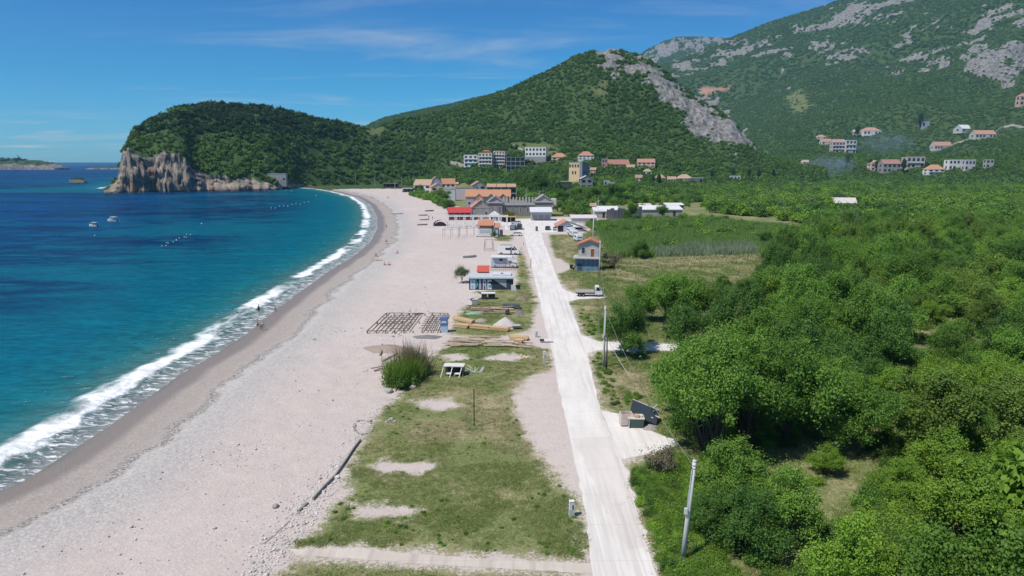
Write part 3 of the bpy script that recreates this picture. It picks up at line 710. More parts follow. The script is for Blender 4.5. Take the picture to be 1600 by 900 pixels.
# ---------------------------------------------------------------- road, tracks and paths
def sheet(name, px, z, mat, sub=1):
    pts = [G(u, v, z) for u, v in px]; m = MB(); m.add(pts, [tuple(range(len(pts)))]); o = m.build(name, mat)
    import bmesh
    b = bmesh.new(); b.from_mesh(o.data); bmesh.ops.triangulate(b, faces=b.faces[:]); bmesh.ops.recalc_face_normals(b, faces=b.faces[:])
    if b.faces and sum(f.normal.z for f in b.faces) < 0: bmesh.ops.reverse_faces(b, faces=b.faces[:])
    b.to_mesh(o.data); b.free(); tag(o, kind='structure'); return o
def ragged(px, step=9, amp=.9, seed=1):
    """an outline with the small irregularities of a worn concrete edge"""
    rs = random.Random(seed); out = []
    for i in range(len(px)):
        a, b = px[i], px[(i+1) % len(px)]; n = max(1, int(math.hypot(b[0]-a[0], b[1]-a[1])/step))
        for k in range(n):
            t = k/n; sc = max(.25, (a[1]-250)/450); out.append((a[0]+(b[0]-a[0])*t+rs.uniform(-amp, amp)*sc*2, a[1]+(b[1]-a[1])*t+rs.uniform(-amp, amp)*.4*sc))
    return out
def concrete(name, c1, c2):
    n = N(name); P = n.pos(); a, b, c = n.noise(n.mapping(P, (.5,.12,1)), 1, 6, .65), n.noise(P, 1.1, 5, .7), n.noise(P, 9, 3, .7)
    col = n.mix(n.ramp(a, .3, .7), c1, c2); col = n.mix(n.ramp(b, .5, .75, 0, .6), col, tuple(q*.84 for q in c1)); col = n.mix(n.ramp(c, .62, .8, 0, .35), col, tuple(q*.6 for q in c1))
    tr = n.noise(n.mapping(P, (1.5,.035,1)), 1, 4, .6); col = n.mix(n.ramp(tr, .50, .66, 0, .45), col, tuple(q*.72 for q in c2)); col = n.mix(n.ramp(n.noise(P, .28, 4, .7), .60, .72, 0, .5), col, tuple(q*.80 for q in c2))
    x = n.n('SeparateXYZ'); n.set(x.inputs[0], P); j = n.math('FRACT', n.math('ADD', n.math('MULTIPLY', x.outputs[1], .21), n.math('MULTIPLY', b, .03)))
    col = n.mix(n.ramp(j, .012, .004, 0, .45), col, (.34,.31,.28))
    return n.end(n.bsdf(col, .9, .25, n.bump(c, .02)))
M_ROAD = concrete("road_concrete", (.73,.695,.66), (.62,.58,.545)); M_PATCH = concrete("newer_concrete", (.67,.62,.585), (.59,.54,.51)); M_PATH = concrete("path_gravel", (.58,.52,.46), (.48,.42,.36))
sheet("road", ragged([(934,960)]+ROADL+ROADR+[(1048,960)], 10, .9, 3), .012, M_ROAD)
sheet("road_patch", ragged([(893,684),(958,682),(976,722),(990,770),(1004,815),(1014,850),(985,858),(965,830),(945,790),(925,745)], 8, 2.2, 5), .017, M_PATCH)
sheet("side_road", ragged([(938,641),(968,646),(1000,668),(1052,686),(1056,698),(1020,706),(974,718),(962,692)], 8, 1.2, 6), .009, M_ROAD)
sheet("track", ragged([(902,522),(936,533),(985,537),(1070,538),(1250,543),(1250,550),(1070,548),(985,548),(936,547),(912,553)], 8, 1.0, 7), .008, M_ROAD)
sheet("lay_by", ragged([(878,450),(895,458),(945,461),(945,466),(905,467),(887,472)], 7, .8, 8), .008, M_ROAD)
sheet("forecourt", ragged([(778,343),(905,343),(905,352),(872,362),(846,364),(817,364),(790,358)], 7, .6, 9), .007, M_ROAD)
sheet("footpath", ragged([(448,858),(560,856),(640,865),(800,876),(925,880),(930,896),(800,889),(640,880),(540,872),(462,868)], 8, 1.6, 10), .009, M_PATH)
# ---------------------------------------------------------------- trees one can tell apart
KIND = {}
def kinds():
    KIND['mid'] = [tree_kind("broad_tree", L_MID, 200+k, 3.7, 8.0, 1.1, 110, 250, .150, .19, stems=1+k % 2, lobes=6, cl=.22) for k in range(4)]
    KIND['bright'] = [tree_kind("light_tree", L_BRIGHT, 220+k, 3.5, 7.0, 1.0, 105, 250, .140, .14, stems=2, lobes=7, cl=.2) for k in range(3)]
    KIND['dark'] = [tree_kind("dark_tree", L_DARK, 240+k, 3.6, 7.6, 1.3, 110, 250, .150, .2, lobes=6, cl=.22) for k in range(2)]
    KIND['grey'] = [tree_kind("grey_tree", L_GREY, 260, 3.2, 7.5, 1.2, 70, 80, .22, .15, jag=.35)]
    KIND['olive'] = [tree_kind("olive_tree", L_OLIVE, 270+k, 3.2, 6.2, 1.0, 95, 220, .140, .15, stems=2, lobes=6, cl=.2) for k in range(2)]
    KIND['big'] = [tree_kind("tall_tree", L_MID, 280+k, 5.4, 11.5, 1.9, 230, 240, .160, .3, cl=.16, stems=2+k, jag=.3, lobes=9) for k in range(2)]
    KIND['bush'] = [tree_kind("bush", L_MID, 290+k, 1.3, 1.9, .05, 30, 80, .16, .05, stems=3, lobes=4) for k in range(2)]
    KIND['bare'] = [tree_kind("thin_bush", worn((.16,.13,.10), .9), 295, 1.7, 2.6, .2, 60, 22, .12, .06, stems=3, jag=.4)]
    KIND['cypress'] = [tree_kind("cypress", L_PINE, 300, 1.5, 11, .4, 60, 60, .40, .2, shape=1.35, cl=.55, jag=.1)]
kinds()
def plant(kind, x, y, H, label, group=None, wide=1.0, name='tree', cat='tree', z=None):
    ks = KIND[kind]; k = ks[rng.integers(0, len(ks))]; s = H/k['H']
    z = ground_at(x, y) if z is None else z
    o = empty(name, (x, y, z-.05), float(rng.uniform(0, 6.28)), label, cat, group); o.scale = (s*wide, s*wide, s)
    obj_of("crown", k['crown'], o); obj_of("trunk", k['trunk'], o); return o
TREES = []  # x, y, radius of every tree that stands alone
def special(u, v, H, kind, label, wide=1.0, **kw):
    x, y, z = G(u, v); TREES.append((x, y, 2.2*wide*H/8)); return plant(kind, x, y, H, label, wide=wide, z=0, **kw)
special(1108,716,11.8,'big','tallest broad tree at the road junction, dark trunks showing below its crown')
special(1168,704,10.6,'big','tall leafy tree just right of the tallest tree at the road junction')
special(1226,690,9.2,'mid','rounded mid green tree at the left end of the grassy clearing',1.1)
special(1078,655,8.6,'mid','leafy tree leaning over the pile of rubbish beside the road',1.05)
special(1140,645,8.3,'big','tall tree behind the tallest tree at the road junction')
special(1165,868,5.0,'dark','dark bushy tree right of the nearest concrete pole',1.15)
special(1228,846,5.4,'mid','small round tree standing in deep shade at the left of the clearing')
special(1112,838,3.6,'dark','low dark shrub tree directly behind the nearest concrete pole',1.2)
special(1340,712,7.2,'mid','rounded tree at the far edge of the grassy clearing')
special(1236,778,2.6,'olive','slender sapling alone in the middle of the grassy clearing',.8)
special(1290,742,2.8,'bright','small pale bush tree in the upper part of the grassy clearing',1.2)
special(1040,505,8.6,'mid','tallest tree of the row along the mown field, dark trunk')
special(1002,502,6.6,'mid','leftmost tree of the row along the mown field')
special(1084,504,7.6,'mid','forked tree left of the gap in the mown field row')
special(1163,497,7.0,'dark','tree with a slim bare trunk at the right end of the mown field row')
special(1205,500,7.4,'bright','pale green spreading tree right of the row along the mown field',1.15)
special(1062,505,8.2,'mid','tree squeezed between two others in the middle of the mown field row',1.1)
special(1122,500,6.2,'dark','low dark tree in the gap of the mown field row',1.1)
special(1184,496,7.4,'mid','leafy tree touching the pale green spreading tree by the mown field',1.1)
special(880,335,4.2,'mid','bush on the grass right of the battlemented villa',1.2, name='bush', cat='bush')
special(894,331,5.0,'dark','dark bush near the little white house at the plank fence',1.2, name='bush', cat='bush')
special(871,331,5.5,'olive','yellow green tree at the corner of the lean-to garage',1.0)
special(1128,466,4.6,'mid','small tree behind the gap in the row along the mown field')
special(976,556,7.8,'dark','dense dark tree beside the second concrete pole',.95)
special(992,543,6.2,'dark','dark willowy tree behind the dense tree beside the second pole',.85)
special(956,420,4.4,'bare','bare grey shrub behind the two storey hut',1.2, name='shrub', cat='shrub')
special(1001,404,5.4,'dark','round dark bush alone in the reed field',1.0, name='bush', cat='bush')
special(1196,385,5.0,'dark','small dark bush at the right end of the reed field', name='bush', cat='bush')
special(1030,742,2.6,'bare','thin grey twiggy bush at the corner of the side road',1.1, name='shrub', cat='shrub')
special(722,442,3.9,'grey','grey green bush standing on the sand beside the painted shed',1.15, name='bush', cat='bush')
special(690,316,9.0,'olive','wide olive green tree between the beach and the white wall',1.5)
special(655,303,7.5,'dark','dark low tree in front of the northernmost white beach house',1.4)
special(700,334,6.0,'dark','dark hedge tree behind the white boat cover on the beach',1.3)
special(772,371,2.2,'olive','little round bush beside the orange roofed kiosk',1.2, name='bush', cat='bush')
special(838,330,8.5,'mid','bushy tree in front of the battlemented villa',.8)
special(888,338,5.0,'olive','yellowish bush behind the blue grey shed',1.0, name='bush', cat='bush')
special(878,322,10.0,'dark','dark tree at the right end of the battlemented villa')
special(1035,341,6.5,'mid','single tree in front of the white roofed greenhouse')
special(985,345,8.0,'mid','tree growing through the grey plank fence')
special(842,306,21,'dark','huge dark tree left of the cream tower house',1.0)
special(826,303,18,'mid','big rounded tree right of the glass fronted terrace house',1.0)
special(868,312,14,'dark','dark tree right behind the battlemented villa',1.1)
special(930,322,12,'mid','broad tree above the plank fence left of the greenhouse',1.2)
special(958,318,13,'dark','dark tree above the plank fence',1.2)
special(905,318,11,'olive','yellowish tree right of the battlemented villa',1.2)
special(986,312,15,'mid','tall tree below the orange roofed house and the cypress',1.0)
special(811,299,17,'dark','broad dark tree behind the glass fronted terrace house',1.0)
special(862,300,14,'mid','tall tree leaning against the cream tower house',.9)
# the near thicket
FOREST = W([(1060,640),(1105,735),(1175,880),(1225,970),(1290,1250),(2600,1700),(4200,1100),(4200,330),(2300,330),(1300,330),(1275,400),(1215,428),(1195,470),(1215,520),(1195,562),(1075,565),(1040,600)])
GAPS = [W(p) for p in ([(1150,720),(1200,700),(1300,685),(1375,712),(1392,740),(1345,800),(1295,850),(1240,900),(1180,905)],[(1000,508),(1190,503),(1200,545),(1210,552),(1060,568)],[(1080,585),(1090,585),(1090,590)])]
def thicket():
    pts = []; tries = 0
    cand = np.stack([rng.uniform(8, 260, 90000), rng.uniform(14, 250, 90000)], 1)
    ok = inside(cand[:,0], cand[:,1], FOREST)
    for g in GAPS: ok &= sdf(cand[:,0], cand[:,1], g) < -1.2
    ok &= np.abs(np.arctan2(cand[:,0], cand[:,1])) < math.radians(54)
    cand = cand[ok]; acc = np.zeros((0, 2))
    zone = fbm(cand[:,0]/38, cand[:,1]/38, 3, 91)
    tx = np.array(TREES)
    out = []
    LU, LV = [1170,1180,1240,1300,1350,1395], [866,866,862,832,800,752]   # the trees in front leave the grassy clearing in sight
    for (x, y), zn in zip(cand, zone):
        ub, vb = project(x, y, 0); ut, vt_ = project(x, y, 5.6)
        if 1150 < ub < 1410:
            L_ = np.interp(ub, LU, LV)
            if vb > L_ and vt_ < L_: continue
        if ((tx[:,0]-x)**2+(tx[:,1]-y)**2 < (tx[:,2]+2.2)**2).any(): continue
        d = 5.2 if math.hypot(x, y) < 75 else 5.3
        if fbm(np.array([x/17]), np.array([y/17]), 3, 97)[0] < .27: continue   # small grassy openings
        if len(acc) and ((acc-(x, y))**2).sum(1).min() < d*d: continue
        acc = np.vstack([acc, (x, y)]); out.append((x, y, zn))
    out.sort(key=lambda p: math.hypot(p[0], p[1])+(1000 if math.atan2(p[0], p[1]) > math.radians(39) or p[1] < 33 else 0)); return out
TH = thicket(); print("THICKET", len(TH))
LAB = {'bright': 'light green leafy tree in the thicket at the lower right', 'mid': 'mid green rounded tree in the thicket right of the road', 'dark': 'dark green tree in the thicket right of the road', 'olive': 'yellowish green tree in the thicket right of the road', 'grey': 'pale grey green tree among the darker thicket trees'}
for i, (x, y, zn) in enumerate(TH[:285]):
    u, v = project(x, y, 4); r = rng.uniform()
    if u > 1290+(760-v)*.5 and v > 560: k = 'bright' if r < .62 else ('mid' if r < .9 else 'olive')
    elif zn > .56: k = 'bright' if r < .45 else ('olive' if r < .7 else 'mid')
    elif zn < .44: k = 'dark' if r < .5 else 'mid'
    else: k = 'mid' if r < .62 else ('dark' if r < .8 else ('bright' if r < .95 else 'grey'))
    H = (rng.uniform(4.8, 7.6) if rng.uniform() < .62 else rng.uniform(7.8, 10.2))*(1 if k != 'bright' else .85)*(1.1 if math.hypot(x, y) > 90 else .9)
    plant(k, x, y, H, LAB[k], k+' trees in the thicket', wide=float(rng.uniform(.85, 1.15))*(6.6/H)**.35, z=0)
REST = TH[285:]
# ---------------------------------------------------------------- grass, weeds, undergrowth, reeds, pebbles
def tuft(seed, mat, n, h, spread, w=.02, lean=.5, up=1.0):
    rs = np.random.default_rng(seed); b = np.concatenate([rs.normal(0, spread, (n, 2)), np.zeros((n, 1))], 1)
    d = np.concatenate([rs.normal(0, lean, (n, 2)), np.full((n, 1), up)], 1); d /= np.linalg.norm(d, axis=1, keepdims=True)
    L = (h*rs.uniform(.5, 1.1, n))[:, None]; a = rs.uniform(0, 6.28, n); s = np.stack([np.cos(a), np.sin(a), 0*a], 1)*w
    t = b+d*L; t[:, 2] -= .12*h*rs.uniform(0, 1, n); mdl = b+d*L*.55
    v = np.stack([b-s, b+s, mdl+s*.8, mdl-s*.8, t+s*.15, t-s*.15], 1).reshape(-1, 3); i = np.arange(n)*6
    f = np.concatenate([np.stack([i, i+1, i+2, i+3], 1), np.stack([i+3, i+2, i+4, i+5], 1)])
    return bpy.data.objects.new("tuft_source", mesh_np("tuft_source", v, f, mat, False, dict(tone=np.repeat(rs.uniform(0, 1, n), 6))))
G_GRASS = leaf_mat("grass_green", (.155,.22,.06), (.345,.37,.15), .35); G_DRY = leaf_mat("grass_dry", (.36,.31,.16), (.56,.49,.31), .3); G_REED = leaf_mat("reed_green", (.13,.25,.055), (.25,.36,.10), .3); G_PALE = leaf_mat("reed_pale", (.20,.27,.16), (.30,.36,.23), .25)
def land_points(n, poly, rmin, rmax, test=None):
    """points over a stretch of level ground, thinner with distance"""
    u = rng.uniform(0, 1, n); r = rmin*(rmax/rmin)**u; a = rng.uniform(-.70, .70, n); x, y = r*np.sin(a), r*np.cos(a)
    ok = inside(x, y, poly) if poly is not None else np.ones(n, bool)
    x, y = x[ok], y[ok]
    if test is not None:
        k = test(x, y); x, y = x[k], y[k]
    return x, y
def off_road(x, y, pad=.15):
    ok = np.ones(len(x), bool)
    for p in (ROADL+ROADR, [(938,641),(1000,668),(1056,690),(1020,706),(962,700)], [(902,522),(936,533),(1250,543),(1250,550),(936,548),(912,555)], [(878,450),(895,458),(945,461),(945,466),(887,472)], [(448,858),(560,856),(640,865),(800,876),(925,880),(930,896),(800,889),(640,880),(462,868)]):
        ok &= sdf(x, y, W(p)) < -pad
    return ok
def grass():
    x, y = land_points(300000, None, 36, 330, lambda a, b: (grass_d(a, b)+3.2*(fbm(a/1.6, b/1.6, 3, 17)-.5)+1.0*(fbm(a/9, b/9, 3, 27)-.5) > .6) & (rng.uniform(0, 1, len(a)) < .15+1.25*sstep(.36, .56, fbm(a/3.5, b/3.5, 4, 57))))
    k = off_road(x, y); x, y = x[k], y[k]
    dense = inside(x, y, FOREST) & (rng.uniform(0, 1, len(x)) < .55); x, y = x[~dense], y[~dense]
    if len(x) > 62000: k = rng.choice(len(x), 62000, False); x, y = x[k], y[k]
    r = np.hypot(x, y); dry = (dry_d(x, y)+5*(fbm(x/4, y/4, 3, 71)-.5) > 0) | (fbm(x/7, y/7, 4, 81) > .55)
    z = ground_z(x, y); right = project(x, y, z)[0] > 930
    s = rng.uniform(.55, 1.2, len(x))*np.clip(r/95, .85, 2.2)*np.where(right, 1.5, 1)*(.6+.8*fbm(x/4, y/4, 3, 5))
    idx = np.where(dry & (rng.uniform(0, 1, len(x)) < .7), rng.integers(3, 5, len(x)), rng.integers(0, 3, len(x)))
    scatter("grass", np.stack([x, y, z-.02], 1), s, [tuft(k, G_GRASS, 30, .22, .20, .020, 1.5) for k in range(3)]+[tuft(9+k, G_DRY, 26, .24, .20, .016, 1.3) for k in range(2)], idx, "short meadow grass, green and straw coloured, beside the road", "grass", .1)
    print("GRASS", len(x))
def ground_z(x, y):
    c = coast(x, y); g = np.clip(grass_d(x, y), -20, 20); z = height(x, y)
    return z+np.where(z > -.5, sstep(.5, 4, g)*.25*(fbm(x/5, y/5, 3, 3)-.35), 0)
grass()
def reeds():
    fld = W([(915,352),(1000,346),(1100,342),(1260,362),(1260,392),(1180,398),(1020,402),(965,405),(945,380),(940,366)])
    x, y = land_points(60000, fld, 150, 420); x, y = x[:9000], y[:9000]
    pale = sdf(x, y, W([(1015,392),(1180,384),(1185,398),(1020,404)])) > 0
    s = rng.uniform(.7, 1.2, len(x))*(.7+.6*fbm(x/9, y/9, 3, 7))
    scatter("reeds", np.stack([x, y, 0*x], 1), s, [tuft(31+k, G_REED, 46, 2.6, .75, .05, .16) for k in range(3)]+[tuft(38, G_PALE, 46, 2.4, .75, .05, .16)], np.where(pale, 3, rng.integers(0, 3, len(x))), "tall green reeds filling the field behind the two storey hut", "reeds", .04)
reeds()
def field_bushes():
    fld = W([(915,350),(1000,344),(1110,340),(1262,360),(1262,396),(1100,392),(965,398),(945,380)])
    x, y = land_points(40000, fld, 150, 420); k = fbm(x/22, y/22, 3, 59) > .53; x, y = x[k][:150], y[k][:150]
    x2, y2 = land_points(40000, W([(905,330),(985,327),(1110,325),(1110,316),(985,316),(905,318)]), 300, 560); x, y = np.concatenate([x, x2[:60]]), np.concatenate([y, y2[:60]])
    s = rng.uniform(.9, 2.3, len(x))
    scatter("field_bushes", np.stack([x, y, 0*x], 1), s, [blob(700, L_BRIGHT, 1, 1.5, 24, 40, .17), blob(701, L_MID, 1, 1.5, 24, 40, .17), blob(702, L_OLIVE, 1, 1.4, 24, 40, .17), blob(703, L_DARK, 1, 1.5, 24, 40, .17)], None, "low bushes and yellow green shrubs scattered through the reed field", "shrubs", .08)
field_bushes()
def undergrowth():
    x, y = land_points(90000, FOREST, 36, 240)
    ok = np.ones(len(x), bool)
    for g in GAPS: ok &= (sdf(x, y, g) < .3) | (rng.uniform(0, 1, len(x)) < .05)
    x, y = x[ok][:2200], y[ok][:2200]
    # weeds along the verge and at the feet of the poles
    vx, vy = land_points(60000, W([(1000,800),(985,735),(1060,705),(1120,800),(1150,905),(1190,960),(1060,960),(1035,890)]), 38, 80); vx, vy = vx[:420], vy[:420]
    wx, wy = land_points(80000, W([(905,480),(935,500),(930,520),(960,600),(1010,620),(960,640),(935,600),(915,540)]), 60, 150); wx, wy = wx[:110], wy[:110]
    mx, my = land_points(60000, GRASS_W[1], 40, 130); k2 = fbm(mx/5, my/5, 3, 63) > .52; mx, my = mx[k2][:260], my[k2][:260]
    k2 = off_road(mx, my, .6) & (grass_d(mx, my) > .5); mx, my = mx[k2], my[k2]
    k2 = off_road(vx, vy, .5); vx, vy = vx[k2], vy[k2]; k2 = off_road(wx, wy, .6); wx, wy = wx[k2], wy[k2]
    X, Y = np.concatenate([x, vx, wx, mx]), np.concatenate([y, vy, wy, my])
    s = np.concatenate([rng.uniform(.45, 1.15, len(x)), rng.uniform(.25, .75, len(vx)), rng.uniform(.2, .45, len(wx)), rng.uniform(.10, .26, len(mx))])
    scatter("undergrowth", np.stack([X, Y, 0*X-.1], 1), s, [blob(400+k, [L_MID, L_BRIGHT, L_OLIVE, L_DARK][k], 1, 1.1, 22, 120, .095) for k in range(4)], None, "low leafy undergrowth beneath the thicket and along the verge", "undergrowth", .1)
undergrowth()
def valley():
    """the woods beyond the near thicket, up to the village and the feet of the mountains"""
    dom = W([(930,343),(1100,345),(1262,366),(1290,400),(1300,330),(2300,420),(2300,256),(640,256),(640,300),(700,318),(790,318),(870,330)])
    vill = W([(560,310),(655,302),(720,330),(760,352),(905,352),(905,345),(870,322),(800,312),(760,300),(712,292),(640,290),(560,284)])
    n = 60000; r = np.sqrt(rng.uniform(205**2, 1050**2, n)); a = rng.uniform(-.16, .88, n); x, y = r*np.sin(a), r*np.cos(a)
    u0, v0 = project(x, y, 0*x)
    ok = (u0 > 640) & (coast(x, y) > 40)
    fld = [W(p) for p in ([(690,342),(965,342),(965,455),(690,455)],[(905,340),(1000,337),(1110,332),(1270,352),(1262,410),(1150,430),(950,440),(890,400)],[(800,342),(930,342),(930,380),(800,380)],[(925,345),(1100,338),(1105,316),(985,318),(920,325)],[(1075,338),(1110,336),(1108,328),(1078,330)])]
    for p in fld+[vill]: ok &= sdf(x, y, p) < -1
    ok &= ~inside(x, y, FOREST) | (r > 250)
    ok &= (u0 > 870) | (r > 400)
    x, y = x[ok], y[ok]; r = np.hypot(x, y)
    ok = not_cleared(x, y, .3); x, y, r = x[ok], y[ok], r[ok]
    ok = (r < 716) | (height(x, y) < .25); x, y, r = x[ok], y[ok], r[ok]   # farther slopes are the hillside woods
    cell = {}; keep = []
    for i in range(len(x)):
        d = 3.6 if r[i] < 420 else 4.4; c = (int(x[i]/d), int(y[i]/d))
        if c in cell: continue
        cell[c] = 1; keep.append(i)
    x, y, r = x[keep], y[keep], r[keep]
    extra = np.array([(a_, b_) for a_, b_, _ in REST]) if REST else np.zeros((0, 2))
    x, y = np.concatenate([x, extra[:, 0]]), np.concatenate([y, extra[:, 1]]); z = np.maximum(height(x, y), -.2)
    s = rng.uniform(1.7, 3.9, len(x))*(.7+.7*fbm(x/30, y/30, 3, 33)); s[len(x)-len(extra):] = rng.uniform(2.9, 3.9, len(extra))
    s = view_limit(x, y, z, s, 1.75)
    k = s > .35; x, y, z, s = x[k], y[k], z[k], s[k]
    zone = fbm(x/60, y/60, 3, 43); rr = rng.uniform(0, 1, len(x)); u, v = project(x, y, z)
    yel = (u > 1180) & (v > 300) & (fbm(x/45, y/45, 3, 47) > .5)
    idx = np.where(rr < .5, rng.integers(0, 3, len(x)), np.where(rr < .70, rng.integers(3, 5, len(x)), np.where(rr < .93, rng.integers(5, 7, len(x)), 7)))
    idx = np.where(yel & (rr < .65), rng.integers(3, 5, len(x)), idx); idx = np.where((zone < .42) & (rr < .6), rng.integers(5, 7, len(x)), idx)
    src = [blob(500+k, L_MID, 1, 1.75, 30, 34, .19) for k in range(3)]+[blob(510+k, L_BRIGHT, 1, 1.5, 30, 34, .19) for k in range(2)]+[blob(520+k, L_DARK, 1, 1.75, 30, 34, .19) for k in range(2)]+[blob(530, L_GREY, 1, 1.8, 26, 30, .17)]
    scatter("valley_woods", np.stack([x, y, z-.2*s], 1), s, src, idx, "green woods filling the valley floor up to the village and the mountain foot", "woods", .08)
    print("VALLEY", len(x))
VIEWS = []   # u0, u1, v_top, v_base, distance of every house, so that the woods stay as low in front of it as the photograph shows
def view_limit(x, y, z, s, tall):
    r = np.hypot(x, y); u, v = project(x, y, z); m = np.maximum((y*CP-(z-CAMH)*SP)/FPX, 1e-3)
    for (u0, u1, vt, vb, d) in VIEWS:
        lim = vb-.22*(vb-vt); hitb = (u > u0-s/m*.8) & (u < u1+s/m*.8) & (r < d)
        top = v-s*tall/m; over = hitb & (top < lim)
        s = np.where(over, np.maximum((v-lim)*m/tall, 0), s)
    return s
# ---------------------------------------------------------------- buildings
ORANGE, PALE_TILE, PINK_TILE, RED_TILE, BROWN_TILE = (.50,.185,.085), (.52,.34,.22), (.50,.24,.20), (.42,.085,.05), (.40,.23,.11)
TRIM = worn((.66,.65,.62))
def site(u0, u1, vb, vt, dist=None, clear=True):
    """where a building stands: world point of the middle of its foot, its width and height"""
    if dist is None: p = hit((u0+u1)/2, vb)
    else:
        dx, dy, dz = ray((u0+u1)/2, vb); t = dist/math.hypot(dx, dy); p = (dx*t, dy*t, CAMH+dz*t)
    s = mpp(p); w_, h_ = (u1-u0)*s, (vb-vt)*s
    if clear: clear_boxes.append((p[0], p[1], w_, min(w_*.6, 14)))
    VIEWS.append((u0, u1, vt, vb, math.hypot(p[0], p[1])-2))
    return p, w_, h_
def opening(parent, x, z, w_, h_, mat=GLASS, name='window', y=0, frame=None, side=0, d=.0):
    """a window or door on the front (side 0), left (-1) or right (1) wall"""
    m = MB()
    if side == 0: m.box(x-w_/2, x+w_/2, y-.05, y+.1, z, z+h_)
    else: m.box(x-.05 if side < 0 else x-.1, x+.1 if side < 0 else x+.05, d-w_/2, d+w_/2, z, z+h_)
    o = m.build(name, mat, parent)
    if frame is not None and side == 0:
        f = MB(); t = .12
        f.box(x-w_/2-t, x+w_/2+t, y-.09, y+.08, z-t, z-.001).box(x-w_/2-t, x+w_/2+t, y-.09, y+.08, z+h_+.001, z+h_+t).box(x-w_/2-t, x-w_/2-.001, y-.09, y+.08, z, z+h_).box(x+w_/2+.001, x+w_/2+t, y-.09, y+.08, z, z+h_)
        f.build('frame', frame, o)
    return o
def balcony(parent, x0, x1, z, out=1.3, rail=TRIM, solid=True):
    m = MB(); m.box(x0, x1, -out, -.02, z-.16, z); m.build('balcony', TRIM, parent)
    m = MB()
    if solid: m.box(x0+.03, x1-.03, -out+.01, -out+.11, z+.004, z+.9)
    else:
        m.box(x0+.03, x1-.03, -out+.02, -out+.08, z+.84, z+.9)
        k = max(2, int((x1-x0)/1.1))
        for i in range(k+1): q = x0+.05+(x1-x0-.1)*i/k; m.box(q-.03, q+.03, -out+.02, -out+.08, z+.004, z+.84)
    m.build('railing', rail, parent)
def house(label, u0, u1, vb, vt, wall, roof='flat', rmat=None, deep=.75, rows=2, cols=3, yaw=0, eave=.72, balc=(), dist=None, name='house', cat='house', group=None, door=True, zb=0, chim=False, win=(1.0, 1.25), wmat=None, base=None, solid=True, sides=True):
    p, w_, h_ = site(u0, u1, vb, vt, dist); d = w_*deep
    r = empty(name, p, yaw, label, cat, group); x0, x1 = -w_/2, w_/2; he = h_*eave if roof != 'flat' else h_
    m = MB()
    if roof == 'gable_y':
        m.prism([(x0,-3),(x1,-3),(x1,he),(0,h_-.12),(x0,he)], 0, d)
    elif roof == 'gable_x':
        m.prism([(0,-3),(d,-3),(d,he),(d/2,h_-.12),(0,he)], x0, x1, 'x')
    else: m.box(x0, x1, 0, d, -3, he)
    m.build('wall', wall, r)
    rm = rmat or tile_roof(ORANGE); k = MB()
    if roof == 'gable_y': k.gable(x0, x1, 0, d, he, h_, 'y')
    elif roof == 'gable_x': k.gable(x0, x1, 0, d, he, h_, 'x')
    elif roof == 'hip': k.hip(x0, x1, 0, d, he+.002, h_)
    elif roof == 'mono': k.prism([(-.4, he-.1), (d+.3, h_-.1), (d+.3, h_+.12), (-.4, he+.12)], x0-.3, x1+.3, 'x')
    else:
        k.box(x0-.15, x1+.15, -.15, d+.15, h_+.001, h_+.22); k.box(x0-.15, x1+.15, -.15, .1, h_+.221, h_+.6)
        rm = rmat or CONC
    ro = k.build('roof', rm, r)
    if chim:
        c = MB(); c.box(x0+w_*.3-.35, x0+w_*.3+.35, d*.55, d*.55+.6, he, h_+1.1); c.box(x0+w_*.3-.45, x0+w_*.3+.45, d*.55-.1, d*.55+.7, h_+1.101, h_+1.25); c.build('chimney', worn((.42,.25,.18)), ro)
    z0 = he*zb; fh = (he-z0)/rows; far = math.hypot(p[0], p[1]) > 420; ww, wh = (w_/cols*.56, fh*.50) if far and win == (1.0, 1.25) else (min(win[0], w_/cols*.55), min(win[1], fh*.58))
    for i in range(rows):
        for j in range(cols):
            x = x0+w_*(j+.5)/cols
            if door and i == 0 and j == cols//2: opening(r, x, .02, min(1.0, ww*1.05), min(2.1, fh*.8), wmat or worn((.16,.10,.07)), 'door'); continue
            opening(r, x, z0+i*fh+fh*.30, ww, wh, wmat or GLASS, 'window')
    if sides:
        sd_ = -1 if p[0] > 0 else 1
        for i in range(rows):
            opening(r, x0 if sd_ < 0 else x1, z0+i*fh+fh*.32, ww, wh, wmat or GLASS, 'window', side=sd_, d=d*.5)
    for i in balc: balcony(r, x0+w_*.06, x1-w_*.06, i*fh+.05, solid=solid)
    if base is not None:
        b = MB(); b.box(x0-.12, x1+.12, -.12, d+.12, -3, z0 if zb else fh*.35); b.build('plinth', base, r)
    return r
PW, PC, PP, PG, PY, PL = worn((.80,.78,.75)), worn((.72,.62,.49)), worn((.72,.55,.49)), worn((.34,.33,.32)), worn((.74,.55,.32)), worn((.42,.42,.52))
STONE = stone_wall()
